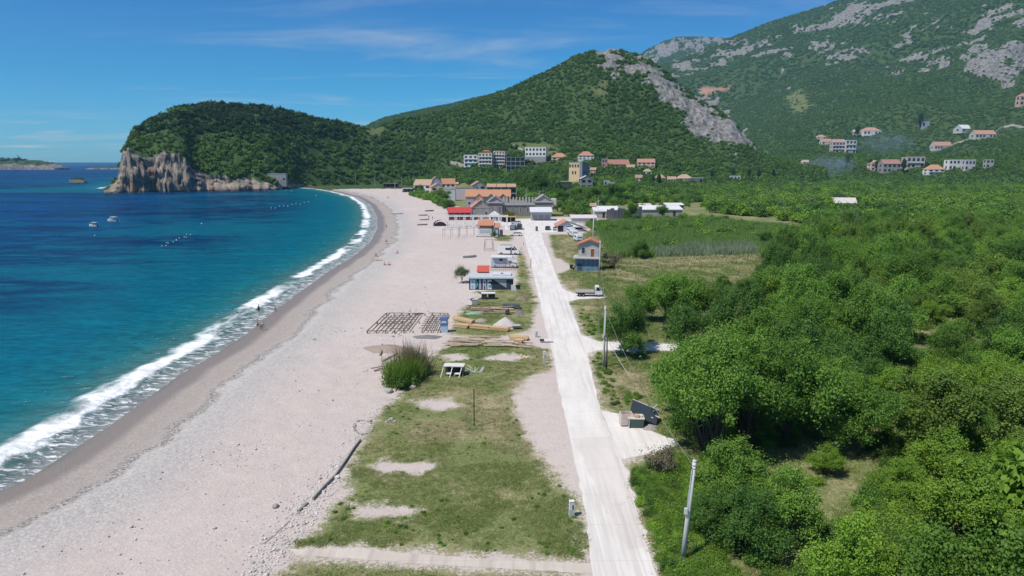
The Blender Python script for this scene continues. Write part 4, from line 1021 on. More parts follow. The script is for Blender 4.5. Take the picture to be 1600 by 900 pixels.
# hillside row
house('white stepped villa with blue shaded terraces, leftmost of the hillside row', 724, 747, 261, 243, worn((.70,.71,.76)), 'flat', PW, .6, 3, 3, -.3, balc=(1,2))
house('cream hillside house with a small red top storey and stacked balconies', 747, 769, 262, 240, PC, 'flat', PC, .6, 4, 4, -.3, balc=(1,2,3))
r = house('red roofed penthouse room on top of the cream hillside house', 753, 767, 241, 234.6, worn((.45,.2,.14)), 'hip', tile_roof(RED_TILE), .6, 1, 3, .1, .7, dist=math.hypot(*hit(758,262)[:2])+2, door=False, name='penthouse', cat='rooftop room')
house('pink apartment house with four rows of balconies on the hillside', 770.5, 789, 262, 237, PP, 'flat', worn((.55,.40,.36)), .6, 5, 4, -.3, balc=(1,2,3,4))
def frame_building(label, u0, u1, vb, vt, rows, bays, wall, edge, dist=None, deep=.7, name='building', cat='building', rail=True):
    """open concrete frame: slabs, columns, dark glazed bays set back"""
    p, w_, h_ = site(u0, u1, vb, vt, dist); r = empty(name, p, 0, label, cat); fh = h_/rows; x0 = -w_/2; d = w_*deep
    MB().box(x0+.3, -x0-.3, 1.6, d, -3, h_-.25).build('wall', wall, r)
    for i in range(1, rows+1): MB().box(x0, -x0, 0, d+.2, i*fh-.25, i*fh).build('floor_slab', edge, r)
    for i in range(rows):
        for j in range(bays+1): q = x0+.15+(w_-.3)*j/bays; MB().box(q-.14, q+.14, .1, .38, i*fh-(3 if i == 0 else 0), (i+1)*fh-.251).build('column', edge, r)
        for j in range(bays): q = x0+w_*(j+.5)/bays; MB().box(q-w_/bays*.4, q+w_/bays*.4, 1.54, 1.7, i*fh+.3, i*fh+fh*.8).build('window', GLASS, r)
        if rail and i: m = MB(); m.box(x0+.05, -x0-.05, .02, .08, i*fh+.85, i*fh+.92); m.box(x0+.05, -x0-.05, .02, .08, i*fh+.45, i*fh+.5); m.build('railing', edge, r)
    return r
frame_building('dark open fronted hillside restaurant with white slab edges', 791, 820, 266, 246, 3, 4, worn((.10,.10,.12)), worn((.62,.62,.62)))
r = house('white modern block of two window rows on a grey basement', 820, 853, 254, 231, PW, 'flat', PW, .6, 2, 6, -.25, base=PG, door=False, zb=.40)
house('hillside house with a broad orange hip roof beside the white block', 862, 887, 250, 239, PC, 'hip', tile_roof((.55,.24,.12)), .7, 1, 3, 0, .4)
house('hillside house with an orange hip roof, right of the other hip roof', 904, 928, 250, 236.5, PW, 'hip', tile_roof((.52,.20,.11)), .7, 2, 4, 0, .5)
house('long dark red roofed house with white arcades above the valley', 950, 984, 262, 249.5, worn((.42,.30,.26)), 'gable_x', tile_roof((.40,.15,.10)), .5, 1, 6, .1, .42, wmat=worn((.05,.04,.04)))
house('small red brick house at the left end of the long red roof', 940.5, 949, 262, 249, worn((.48,.30,.25)), 'flat', worn((.5,.38,.34)), .8, 2, 2)
house('pink house with an orange cross gabled roof on the slope', 996, 1023, 262, 248.5, PP, 'gable_x', tile_roof((.50,.20,.14)), .6, 2, 4, -.1, .6)
house('cream cottage half hidden below the pink house', 979, 993, 266, 257.5, PC, 'gable_x', tile_roof(PALE_TILE), .7, 1, 2, .1, .55)
house('small house with an orange roof and white wall between dark trees', 993, 1004, 285, 273.5, PW, 'gable_x', tile_roof((.52,.28,.18)), .7, 2, 2, .1, .62)
house('orange tiled house behind the dark cypress above the valley', 1024, 1040, 283, 272.5, PC, 'hip', tile_roof((.50,.27,.16)), .7, 1, 3, 0, .45)
house('wide house with a faded beige roof at the edge of the woods', 1060, 1083, 284, 272.5, PC, 'hip', tile_roof((.52,.38,.28)), .7, 1, 3, .1, .45)
house('flat white roofed annex beside the faded beige roof', 1078, 1098, 287, 278.5, worn((.22,.2,.19)), 'flat', worn((.62,.58,.55)), .6, 1, 3)
house('far white wall of a low house among dark pines', 1141, 1157, 281, 275.5, PW, 'flat', PW, .5, 1, 3, door=False)
house('low concrete storehouse right of the cream tower house', 944, 953, 291, 282.5, worn((.5,.5,.46)), 'flat', CONC, .8, 1, 2)
house('blue grey box shed right of the concrete storehouse', 952.5, 961, 294, 285.5, worn((.42,.46,.5)), 'flat', worn((.6,.6,.6)), .8, 1, 2)
# the cream tower house
p, w_, h_ = site(886, 919, 292, 254.5)
r = empty('tower_house', p, math.radians(-38), 'tall cream tower house with a side wall greyed as shade and top floor openings', 'tower house'); s_ = w_/33
a, d = 19.5*s_, 20*s_
MB().box(-a*.85, a*.15, 0, d, -3, h_*.995).build('wall', PY, r)
MB().box(a*.152, a*.40, .06, d-.06, -3, h_*.98).build('side_wall', worn((.27,.26,.27)), r)  # shade on the right-hand face is put into its dark grey colour
MB().box(-a*.85-.3, a*.40+.3, -.3, d+.3, h_*.996, h_+.35).build('roof', worn((.50,.46,.42)), r)
for j in range(4): opening(r, -a*.74+j*a*.255, h_*.80, a*.16, h_*.125, worn((.07,.06,.055)), 'window', frame=PC)
for j in (1, 2): opening(r, -a*.74+j*a*.255, h_*.52, a*.13, h_*.13, GLASS, 'window', frame=PC)
for j in (1, 2): opening(r, -a*.74+j*a*.255, .3, a*.15, h_*.12, worn((.10,.06,.05)), 'door')
opening(r, a*.40, h_*.58, d*.45, h_*.035, worn((.08,.08,.08)), 'window', side=1, d=d*.4)
house('grey gabled annex leaning against the cream tower house', 907, 926, 296, 275, worn((.30,.29,.30)), 'gable_y', worn((.48,.47,.47)), .8, 2, 2, .1, .78, door=False)
p, w_, h_ = site(862, 893, 303, 284)
r = empty('shed', p, 0, 'dark sided shed with a white corner frame left of the cream tower house', 'shed')
MB().box(-w_*.35, w_/2, 0, w_*.6, -1, h_-.3).build('wall', worn((.06,.075,.075)), r); MB().box(-w_/2, -w_*.352, 0, w_*.5, -1, h_-.3).build('end_wall', worn((.6,.6,.62)), r)
MB().box(-w_/2-.2, w_/2+.2, -.2, w_*.6+.2, h_-.299, h_).build('roof', worn((.36,.35,.33)), r); opening(r, -w_*.43, .5, w_*.07, h_*.6, DARK, 'door')
# --- village on the beach
house('white northernmost beach house with a faded orange roof', 646, 673, 303, 281, PW, 'gable_x', tile_roof((.52,.36,.24)), .8, 2, 3, -.2, .62)
house('lavender gabled beach house with one dark window', 672, 691, 302, 276.5, PL, 'gable_y', tile_roof((.48,.25,.18)), .9, 2, 1, .2, .68, door=False, win=(1.6,1.6))
house('beach house under a long orange roof with a white gable end', 690, 711, 299, 279.5, PC, 'gable_x', tile_roof((.55,.22,.10)), .7, 2, 3, .1, .6)
house('small house with two stepped orange roofs behind the olive tree', 674, 694, 306, 287, PC, 'gable_y', tile_roof((.55,.25,.16)), .9, 2, 2, .3, .7)
house('blank white beachfront building with a parapet of dark urns', 694, 711.5, 314, 296, worn((.60,.63,.66)), 'flat', worn((.52,.48,.5)), .8, 2, 1, 0, door=False, win=(.5,.5), sides=False)
house('blank pale pink beachfront building joined to the white one', 712, 745, 312, 294.5, worn((.62,.52,.55)), 'flat', worn((.45,.38,.38)), .5, 2, 1, 0, door=False, win=(.5,.5), sides=False)
for u0, u1, v in ((695, 711, 295.5), (713, 744, 294)):
    x, y, z = G(u0, 313); q = mpp((x, y, 0)); wd = (u1-u0)*q; zt = (313-v)*q
    r = empty('balustrade', (x, y+.8, zt-.05), 0, 'dark balustrade along the roof of the %s beachfront building' % ('blank white' if u0 < 700 else 'blank pale pink'), 'balustrade')
    for i in range(8 if u0 < 700 else 15):
        k = wd*i/(7 if u0 < 700 else 14); MB().lathe([(.18,0),(.28,.3),(.12,.6),(.16,.8)], (k,0,0), 8).build('baluster', worn((.2,.14,.14)), r)
    MB().box(-.3, wd+.3, -.2, .2, .801, 1.0).build('rail', worn((.4,.34,.36)), r)
house('grey gabled house with a brown tiled roof behind the pink building', 738, 760, 304, 283.5, worn((.45,.43,.40)), 'gable_y', tile_roof(BROWN_TILE), .9, 2, 2, .25, .68, door=False)
p, w_, h_ = site(760, 807, 312, 288)
r = empty('terrace_house', p, 0, 'glass fronted terrace house under three sloping orange roofs', 'house')
MB().box(-w_/2, w_/2, 1.5, w_*.4, -1, h_*.82).build('wall', worn((.16,.16,.18)), r)
for j in range(3):
    a = -w_/2+w_*j/3; MB().prism([(0,h_*.80),(w_*.4,h_*.99),(w_*.4,h_*1.01),(0,h_*.83)], a+.1, a+w_/3-.25, 'x').build('roof', tile_roof((.55,.33,.20)), r)
    for i in range(2): MB().box(a+.5, a+w_/3-.6, 1.42, 1.6, .6+i*h_*.38, .6+i*h_*.38+h_*.26).build('window', GLASS, r)
MB().box(-w_*.5, w_*.5, 0, 1.4, h_*.40, h_*.40+.2).build('balcony', TRIM, r)
for j in range(5): a = w_*(-.49+.245*j); MB().box(a-.1, a+.1, .02, .22, -.2, h_*.80).build('column', TRIM, r)
p, w_, h_ = site(728, 797, 329, 297.5)
r = empty('guest_house', p, 0, 'long guest house with a big orange roof and three small front gables', 'house')
MB().prism([(0,-.5),(w_*.5,-.5),(w_*.5,h_*.70),(w_*.25,h_*.97),(0,h_*.70)], -w_/2, w_/2, 'x').build('wall', worn((.36,.34,.33)), r)
MB().gable(-w_/2, w_/2, 0, w_*.5, h_*.70, h_, 'x', .2, .5).build('roof', tile_roof((.58,.24,.11)), r)
for j, c in enumerate(((.40,.37,.34), (.22,.42,.40), (.34,.32,.31))):
    a = w_*(-.20+.27*j); b = w_*.115
    g = MB(); g.prism([(a-b,0),(a+b,0),(a+b,h_*.58),(a,h_*.80),(a-b,h_*.58)], -2.2, 0.6); gw = g.build('front_gable', worn(c), r)
    g = MB(); g.gable(a-b, a+b, -2.3, 2.2, h_*.58, h_*.82, 'y', .15, .3); g.build('gable_roof', tile_roof((.45,.22,.15)), r)
    opening(r, a, h_*.28, b*.9, h_*.2, GLASS, 'window', y=-2.2, frame=TRIM)
opening(r, -w_*.42, h_*.3, 1.2, 1.4, GLASS, 'window', frame=TRIM)
# stone house, restaurant, pergola
p, w_, h_ = site(738, 768, 343, 312)
r = empty('stone_house', p, math.radians(8), 'stone house with a blank gable front and a faded pink tiled roof', 'house')
MB().prism([(-w_/2,-.5),(w_/2,-.5),(w_/2,h_*.62),(0,h_*.93),(-w_/2,h_*.62)], 0, w_*1.25).build('wall', STONE, r)
ro = MB().gable(-w_/2, w_/2, 0, w_*1.25, h_*.62, h_, 'y', .2, .4).build('roof', tile_roof((.52,.22,.19)), r)
MB().box(-w_*.2, -w_*.05, w_*.5, w_*.62, h_*.7, h_*1.06).build('chimney', worn((.4,.3,.26)), ro)
MB().box(-w_/2-.1, w_/2+.1, -.14, -.02, h_*.60, h_*.64).build('cornice', CONC, r); opening(r, w_*.22, h_*.25, .9, 1.1, GLASS, 'window', frame=CONC); opening(r, -w_*.28, .0, 1.0, 2.0, worn((.1,.07,.05)), 'door')
p, w_, h_ = site(700, 737, 344, 325)
r = empty('restaurant', p, math.radians(6), 'open beach restaurant under a bright red sheet roof', 'restaurant')
MB().prism([(-.8,h_*.58),(w_*.45,h_*.98),(w_*.45,h_*1.02),(-.8,h_*.63)], -w_/2, w_/2, 'x').build('roof', stripes((.42,.045,.05), (.50,.08,.075), 2.2), r)
MB().box(-w_/2+.3, w_/2-.3, w_*.3, w_*.44, -.3, h_*.8).build('wall', worn((.10,.035,.035)), r)
for j in range(5): a = w_*(-.46+.23*j); MB().box(a-.1, a+.1, -.3, -.1, -.2, h_*.64).build('post', worn((.5,.45,.4)), r)
MB().box(-w_/2+.3, w_/2-.3, .2, .5, 0, 1.0).build('counter', worn((.35,.12,.10)), r)
for j in range(4): a = w_*(-.35+.23*j); MB().box(a-.7, a+.7, w_*.29, w_*.31, 1.2, 2.6).build('window', GLASS, r)
p, w_, h_ = site(698, 792, 355.5, 339)
r = empty('pergola', p, math.radians(-1), 'white pergola frame with slatted white fence panels on the beach', 'pergola'); d = 6.5
for j in range(8):
    a = -w_/2+w_*j/7
    for y in (0, d): MB().box(a-.16, a+.16, y-.16, y+.16, -.2, h_).build('post', PW, r)
for y in (0, d): MB().box(-w_/2-.4, w_/2+.4, y-.12, y+.12, h_+.001, h_+.32).build('beam', PW, r)
for j in range(15): a = -w_/2+w_*j/14; MB().box(a-.07, a+.07, -.6, d+.6, h_+.321, h_+.48).build('rafter', PW, r)
for j in (0, 1, 3, 4, 5):
    a = -w_/2+w_*j/7; m = MB()
    for k in range(4): m.box(a+.2, a+w_/7-.2, -.05, .05, .35+k*.5, .60+k*.5)
    m.build('slat_panel', PW, r)
MB().box(-w_*.02, w_*.10, 2, 4, 0, 1.1).build('bar_counter', worn((.22,.2,.19)), r)
house('low light grey hip roofed kiosk behind the pergola', 763, 782, 345, 330.5, worn((.5,.5,.48)), 'hip', worn((.52,.55,.58)), .9, 1, 2, 0, .5)
# battlemented villa
p, w_, h_ = site(762, 868, 338, 307)
r = empty('villa', p, 0, 'long grey battlemented villa with a gabled pavilion at each end', 'villa'); s_ = w_/106
VG, VT = worn((.25,.235,.235)), worn((.50,.45,.45))
def X(u): return (u-815)*s_
MB().box(X(785), X(838), 1.0, 9, -.5, h_*.62).build('wall', VG, r)
MB().box(X(784), X(839), .6, .98, h_*.55, h_*.70).build('parapet', VT, r)
for j in range(11): a = X(787+j*5); MB().box(a-1.55*s_, a+1.55*s_, .55, 1.6, h_*.701, h_*.95, (.7, 1)).build('battlement', VT, r)
for j in range(5): opening(r, X(790+j*11.5), h_*.16, 1.6*s_, h_*.30, GLASS, 'window', y=1.0, frame=worn((.72,.68,.66)))
for a, b, zt, rt in ((763, 785, .66, 1.0), (836, 862, .70, 1.06)):
    MB().box(X(a), X(b), -.6, 10, -.5, h_*zt).build('pavilion_wall', VG, r)
    MB().box(X(a)-.5, X(b)+.5, -1.1, 10.5, h_*zt+.001, h_*zt+.7).build('cornice', VT, r)
    MB().gable(X(a), X(b), -.6, 10, h_*zt+.72, h_*rt, 'y', .3, .5).build('pavilion_roof', worn((.40,.34,.35)), r)
    g = MB(); g.prism([(X(a),h_*zt+.71),(X(b),h_*zt+.71),((X(a)+X(b))/2,h_*rt-.1)], -.5, .2); g.build('pediment', worn((.42,.38,.38)), r)
    for q in (.18, .5, .82):
        if a < 800: opening(r, X(a)+(X(b)-X(a))*q, h_*.15, 3*s_ if q == .5 else 1.8*s_, h_*.34, worn((.36,.26,.27)) if q == .5 else GLASS, 'window', y=-.6, frame=worn((.62,.58,.58)))
MB().box(X(862), X(869), 0, 9, h_*.55, h_*.86).build('terrace_wall', worn((.55,.53,.53)), r)
p, w_, h_ = site(828, 863, 345, 326)
r = empty('garage', p, 0, 'low grey garage with a wide white lean-to roof at the head of the road', 'garage')
MB().box(-w_/2+.6, w_/2-.6, 1.5, 8, -.3, h_*.78).build('wall', worn((.40,.41,.44)), r); MB().prism([(-.6,h_*.70),(9,h_*.98),(9,h_*1.03),(-.6,h_*.75)], -w_/2, w_/2, 'x').build('roof', worn((.66,.67,.69)), r)
for j in range(3): a = w_*(-.28+.28*j); MB().box(a-w_*.11, a+w_*.11, 1.43, 1.6, 0, h_*.46).build('garage_door', worn((.28,.29,.32)), r)
p, w_, h_ = site(783, 806, 347.5, 334.5)
r = empty('terrace_canopy', p, 0, 'flat orange terrace canopy over a dark cafe terrace with a clipped hedge on top', 'canopy')
MB().box(-w_/2, w_/2, 0, 6, h_*.62, h_*.72).build('canopy_roof', worn((.62,.40,.16)), r)
for j in range(4): a = w_*(-.47+.313*j); MB().box(a-.12, a+.12, .1, .34, -.2, h_*.619).build('post', worn((.4,.33,.28)), r)
MB().box(-w_/2+.2, w_/2-.2, 4, 5.8, -.2, h_*.6).build('wall', worn((.05,.045,.045)), r)
v_, f_, t_, c_ = crown(611, w_*.46, h_*.42, 0, 60, 60, .28, cl=.2); hd = obj_of('hedge', mesh_np('hedge', v_, f_, L_OLIVE, False, dict(tone=t_)), r); hd.location = (0, 3, h_*.70); hd.scale = (1, .35, 1)
# orange roofed kiosk by the beach path
p, w_, h_ = site(746, 786, 370, 345.5)
r = empty('kiosk', p, math.radians(-6), 'white kiosk with an orange tiled roof and a brown fascia by the beach path', 'kiosk')
MB().box(-w_*.48, w_*.05, 0, 4.2, .5, h_*.56).build('wall', worn((.62,.62,.60)), r); MB().box(-w_*.40, w_*.0, -.06, .1, h_*.26, h_*.44).build('window', worn((.4,.45,.46)), r)
MB().box(-w_*.42, w_*.06, -.1, 4.3, h_*.561, h_*.70).build('fascia', worn((.32,.13,.06)), r)
MB().prism([(-.5,h_*.70),(4.8,h_*.96),(4.8,h_*1.0),(-.5,h_*.74)], -w_*.52, w_*.10, 'x').build('roof', tile_roof((.58,.20,.09)), r)
MB().box(w_*.052, w_*.30, .6, 4, -.2, h_*.55).build('side_wall', worn((.52,.54,.57)), r); MB().prism([(.3,h_*.56),(4.4,h_*.78),(4.4,h_*.82),(.3,h_*.60)], w_*.105, w_*.34, 'x').build('side_roof', tile_roof((.55,.24,.13)), r)
MB().box(-w_*.52, w_*.06, -1.6, 0, .2, .45).build('deck', CONC, r)
for j in range(4): a = w_*(-.5+.17*j); MB().box(a-.1, a+.1, -1.5, -1.3, -.2, .199).build('deck_post', DARK, r)
MB().box(w_*.36, w_*.46, .5, 3, -.1, h_*.42).build('store_box', worn((.10,.10,.12)), r)
# blue grey shed right of the road
p, w_, h_ = site(872, 917, 362, 344.5)
r = empty('shed', p, math.radians(4), 'white fronted shed with a blue grey sheet roof and one orange tiled patch', 'shed')
MB().prism([(-w_*.5,-.3),(w_*.02,-.3),(w_*.02,h_*.55),(-w_*.2,h_*.85),(-w_*.5,h_*.5)], 0, 9).build('wall', worn((.58,.60,.66)), r)
MB().prism([(-w_*.22,h_*.86),(w_*.5,h_*.22),(w_*.5,h_*.30),(-w_*.22,h_*.96)], -.4, 9.4).build('roof', worn((.20,.24,.27)), r)
MB().prism([(-w_*.54,h_*.46),(-w_*.221,h_*.86),(-w_*.221,h_*.96),(-w_*.54,h_*.56)], -.4, 9.4).build('tiled_roof', tile_roof((.56,.25,.15)), r)
MB().box(w_*.021, w_*.42, .2, 8, -.2, h_*.22).build('side_wall', worn((.36,.38,.42)), r); opening(r, -w_*.42, 0, 2.2, 2.3, DARK, 'door'); opening(r, -w_*.14, h_*.22, 1.6, 1.2, GLASS, 'window')
# plank fence sheds and white greenhouses
def plank_shed(label, u0, u1, vb, vt, rm, wall, deep=6, name='shed', dist=None):
    p, w_, h_ = site(u0, u1, vb, vt, dist); r = empty(name, p, 0, label, 'shed')
    MB().box(-w_/2, w_/2, 0, deep, -.3, h_*.70).build('wall', wall, r)
    MB().prism([(-.5,h_*.66),(deep+.3,h_*.97),(deep+.3,h_),(-.5,h_*.72)], -w_/2-.3, w_/2+.3, 'x').build('roof', rm, r)
    opening(r, w_*.3, 0, 1.2, h_*.55, DARK, 'door'); return r
GP = stripes((.30,.28,.27), (.42,.40,.38), 1.4)
plank_shed('long white roofed greenhouse shed with grey plank walls', 1003, 1066, 339, 322.5, worn((.70,.70,.69)), GP, 9)
plank_shed('open shed with a thin white roof behind the greenhouse', 1040, 1068, 326, 317.8, worn((.72,.72,.70)), worn((.12,.13,.11)), 6)
plank_shed('small shed with a faded pink and white roof left of the greenhouse', 1000, 1018, 326, 318.5, worn((.62,.55,.54)), GP, 5)
plank_shed('grey plank shed with a white roof strip behind the concrete poles', 928, 947, 341, 325, worn((.7,.7,.7)), GP, 6)
plank_shed('grey shed with a long white roof behind the plank fence', 935, 966, 339, 323, worn((.68,.68,.68)), GP, 6)
plank_shed('white tarpaulin roofed lean-to behind the blue grey shed', 893, 932, 349, 337, worn((.66,.60,.60)), worn((.5,.46,.45)), 6)
p0, p1 = G(948, 344), G(1003, 341)
r = empty('plank_fence', p0, math.atan2(p1[1]-p0[1], p1[0]-p0[0]), 'weathered grey plank fence along the far side of the reed field', 'fence'); L = math.hypot(p1[0]-p0[0], p1[1]-p0[1])
for j in range(10):
    MB().box(L*j/10+.05, L*(j+1)/10-.05, 0, .12, 0, 5.0+.7*math.sin(j*2.3)).build('fence_panel', stripes((.27,.25,.25), (.36,.34,.34), 3.0), r)
    MB().box(L*j/10-.08, L*j/10+.04, -.12, .0, -.3, 5.2).build('post', OLDWOOD, r)
# two storey hut beside the road
p, w_, h_ = site(898, 936, 424, 371)
r = empty('hut', p, math.radians(-10), 'two storey hut with an orange tiled top and a blue painted lower room', 'hut'); s_ = w_/38
MB().box(-w_*.48, w_*.46, 0, 4.4, -.2, 20*s_).build('lower_wall', stripes((.13,.20,.27), (.20,.29,.36), .9, 0, amount=.3), r)
MB().box(-w_*.58, w_*.50, -.9, 4.9, 20*s_+.001, 20*s_+.28).build('terrace_slab', worn((.46,.44,.41), amount=.3), r)
MB().prism([(-w_*.38,20*s_+.281),(w_*.46,20*s_+.281),(w_*.46,43*s_),(w_*.10,48*s_),(-w_*.38,41*s_)], 1.3, 4.6).build('upper_wall', worn((.46,.44,.42), amount=.3), r)
ro = MB().prism([(-w_*.46,40*s_),(w_*.10,48.5*s_),(w_*.54,42*s_),(w_*.54,43.5*s_),(w_*.10,50.5*s_),(-w_*.46,42*s_)], .7, 5.2).build('roof', tile_roof((.60,.17,.08)), r)
opening(r, -w_*.18, 20*s_+1.1, .85, 1.5, worn((.05,.05,.055)), 'window', y=1.3, frame=TRIM); opening(r, w_*.20, 20*s_+.30, .95, 2.0, worn((.24,.09,.05)), 'door', y=1.3, frame=TRIM)
opening(r, -w_*.30, .05, 1.2, 1.9, worn((.07,.09,.12)), 'door'); opening(r, w_*.05, .5, 1.3, 1.2, worn((.12,.25,.38)), 'shutter'); opening(r, w_*.34, .05, .9, 1.9, worn((.14,.24,.32)), 'door')
# painted shed on the sand with its flat white roof, and the red roofed cabin behind
p, w_, h_ = site(733, 806, 453, 423)
r = empty('painted_shed', p, math.radians(-1), 'flat roofed shed on the sand, its dark front sprayed with pale blue graffiti', 'shed'); s_ = w_/73
ht = 18*s_
MB().box(-w_*.5, w_*.44, 0, 5.0, -.2, ht).build('wall', worn((.035,.05,.065), amount=.4), r)
ro = MB().box(-w_*.52, w_*.46, -.45, 5.4, ht+.001, ht+.30).build('roof', worn((.50,.56,.58), amount=.25), r)
MB().box(-w_*.02, w_*.40, 1.6, 5.0, ht+.301, ht+.62).build('roof_deck', worn((.60,.60,.63)), ro); MB().box(w_*.17, w_*.22, 2.6, 3.2, ht+.621, ht+.75).build('roof_hatch', DARK, ro)
GC = [worn((.36,.44,.56)), worn((.55,.66,.72)), worn((.10,.36,.38)), worn((.40,.44,.52)), worn((.12,.34,.50)), worn((.50,.52,.60))]
def graf(boxes, c, nm):
    m = MB()
    for a, b, z0, z1 in boxes: m.box(-w_/2+a*s_, -w_/2+b*s_, -.03-.01*c, .05, z0*ht, z1*ht)
    m.build(nm, GC[c], r)
graf([(2,4.2,.08,.92),(7,9.3,.05,.9),(4.2,7,.42,.62)], 1, 'graffiti_letter')         # H
graf([(4.3,6.9,.64,.92),(4.3,6.9,.06,.40)], 0, 'graffiti_fill'); graf([(9.6,12,.15,.95),(12.2,14,.3,.7)], 2, 'graffiti_fill')
graf([(15.5,18.8,.08,.92)], 3, 'graffiti_letter')                                         # I
graf([(21.5,23.5,.06,.94),(23.5,26.5,.74,.92),(25,27,.45,.75),(23.5,26.5,.40,.54),(25.2,27.2,.06,.40)], 5, 'graffiti_letter')   # R
graf([(28.5,30.5,.06,.90),(30.5,35,.72,.90),(30.5,34,.42,.56),(30.5,35.5,.06,.22)], 1, 'graffiti_letter')   # E
graf([(31,35.8,.23,.41),(28.6,30.4,.91,.98)], 4, 'graffiti_fill')
MB().prism([(w_*.02,ht*.92),(w_*.30,ht*.92),(w_*.30,ht*.18)], -.10, -.01).build('shade_cloth', worn((.34,.40,.40)), r)
MB().box(w_*.30, w_*.439, -.055, .05, .05*ht, .9*ht).build('door', worn((.05,.065,.11)), r)
MB().prism([(w_*.40,0),(w_*.52,0),(w_*.49,ht*.55),(w_*.40,ht*.50)], -1.2, -.9).build('leaning_board', worn((.66,.66,.62)), r)
p, w2, h2 = site(746, 764, 436, 417.5)
r = empty('cabin', p, 0, 'small dark cabin with a bright red roof behind the painted shed', 'cabin')
MB().box(-w2*.45, w2*.5, 0, 2.6, -.2, h2*.62).build('wall', worn((.06,.055,.055)), r); MB().prism([(-.4,h2*.60),(3,h2*.96),(3,h2*1.0),(-.4,h2*.65)], -w2*.55, w2*.52, 'x').build('roof', stripes((.46,.085,.05), (.54,.12,.08), 2.5), r); opening(r, 0, .05, .8, 1.7, worn((.14,.07,.05)), 'door')
# cottage on the headland rocks and bars at the far end of the beach
house('abandoned pale cottage with dark openings on the rocks under the headland', 420, 447, 287, 272, worn((.40,.385,.36)), 'flat', worn((.47,.45,.42)), .5, 1, 4, .1, dist=752, win=(2.2,2.6), wmat=worn((.05,.05,.05)), base=STONE)
def bar(label, u0, u1, vb, vt, roof, n=5):
    p, w_, h_ = site(u0, u1, vb, vt); r = empty('beach_bar', p, 0, label, 'beach bar')
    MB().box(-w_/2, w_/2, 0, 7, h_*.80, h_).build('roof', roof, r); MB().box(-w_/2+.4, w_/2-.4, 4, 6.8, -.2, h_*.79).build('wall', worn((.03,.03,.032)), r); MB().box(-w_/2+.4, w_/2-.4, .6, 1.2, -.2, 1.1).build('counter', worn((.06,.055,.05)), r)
    for j in range(n): a = -w_/2+.25+(w_-.5)*j/(n-1); MB().box(a-.12, a+.12, .1, .34, -.2, h_*.799).build('post', OLDWOOD, r)
bar('black beach bar with a flat thatched roof at the far end of the beach', 598, 622, 293, 286, worn((.20,.19,.17)))
bar('second dark beach bar under a pale canopy near the far end of the beach', 628, 646, 300.5, 294, worn((.42,.45,.42)))
# --- village on the right hand slope
def H_(*a, **k): return house(*a, **k)
H_('small far house with an orange roof at the left end of the slope village', 1277, 1291, 217, 210.5, PW, 'hip', tile_roof((.50,.28,.2)), .7, 1, 3, eave=.45)
H_('low orange roofed house left of the pale apartment house', 1284, 1300, 226, 217, PC, 'gable_x', tile_roof((.5,.27,.2)), .6, 1, 3, eave=.5)
H_('pale pink apartment house with balconies on the right hand slope', 1300, 1320, 239, 218, worn((.60,.50,.47)), 'gable_x', tile_roof((.48,.28,.24)), .5, 3, 4, eave=.78, balc=(1,2))
H_('white apartment wing with a flat roof beside the pale pink apartment house', 1320.5, 1337, 241, 219.5, worn((.66,.61,.60)), 'flat', worn((.5,.48,.46)), .6, 3, 3, balc=(1,2))
H_('orange roofed house with a white porch above the apartment houses', 1349, 1377, 211, 199, PW, 'hip', tile_roof((.52,.29,.20)), .6, 1, 5, eave=.55)
H_('pale stone house beside a tall cypress above the apartment houses', 1333, 1343, 213, 203, worn((.5,.48,.45)), 'gable_x', worn((.5,.45,.42)), .7, 2, 2, eave=.7)
H_('pinkish gabled house half hidden by cypresses in the lower row', 1361, 1378, 267, 251, PP, 'gable_y', tile_roof((.55,.36,.29)), .8, 2, 3, eave=.7)
H_('grey house with a dark red roof in the lower row of the slope village', 1379, 1407, 270, 249.5, PG, 'gable_x', tile_roof((.44,.17,.15)), .6, 2, 4, eave=.68)
H_('pale pink flat topped house behind a dark cypress in the lower row', 1416, 1444, 264, 245.5, worn((.60,.50,.46)), 'flat', worn((.52,.42,.4)), .6, 2, 4, balc=(1,))
H_('white house with a wide orange roof in the lower row', 1450, 1476, 273, 257.5, PW, 'hip', tile_roof((.58,.27,.14)), .6, 2, 3, eave=.52, balc=(1,))
H_('white two storey house with dark windows at the right of the lower row', 1482, 1505, 266, 250, PW, 'flat', worn((.6,.55,.52)), .6, 2, 4)
H_('white and pink house with a flat roof next to the two storey white house', 1507, 1523, 267, 250.5, worn((.60,.55,.58)), 'flat', PW, .6, 2, 3)
H_('grey roadside building at the far right of the lower row', 1540, 1552, 263, 249.5, worn((.45,.43,.4)), 'flat', CONC, .6, 2, 2)
H_('long house with an orange roof and white front on the upper road', 1460, 1487, 234, 221.5, worn((.6,.55,.52)), 'gable_x', tile_roof((.50,.24,.18)), .5, 1, 6, eave=.5)
H_('white sheet roofed hall on the right hand slope', 1501, 1521, 206, 195, worn((.5,.5,.48)), 'gable_x', worn((.66,.67,.68)), .8, 1, 3, .3, eave=.45)
H_('terraced house with orange roofs on the upper road at the right', 1524, 1556, 216, 203.5, worn((.55,.52,.5)), 'gable_x', tile_roof((.50,.25,.17)), .5, 1, 6, eave=.5)
H_('grey blue box house among the trees on the right hand slope', 1440, 1452, 200, 190, worn((.40,.42,.44)), 'flat', worn((.55,.53,.5)), .8, 1, 2)
H_('pink tower house with a red roof at the right edge of the picture', 1593, 1606, 165, 146, worn((.60,.42,.34)), 'hip', tile_roof((.5,.2,.12)), .8, 2, 2, eave=.75)
H_('lone building under a pale roof in the middle of the valley woods', 1303, 1337, 320, 309.5, worn((.3,.2,.18)), 'gable_x', worn((.62,.58,.54)), .5, 1, 4, -.15, .3)
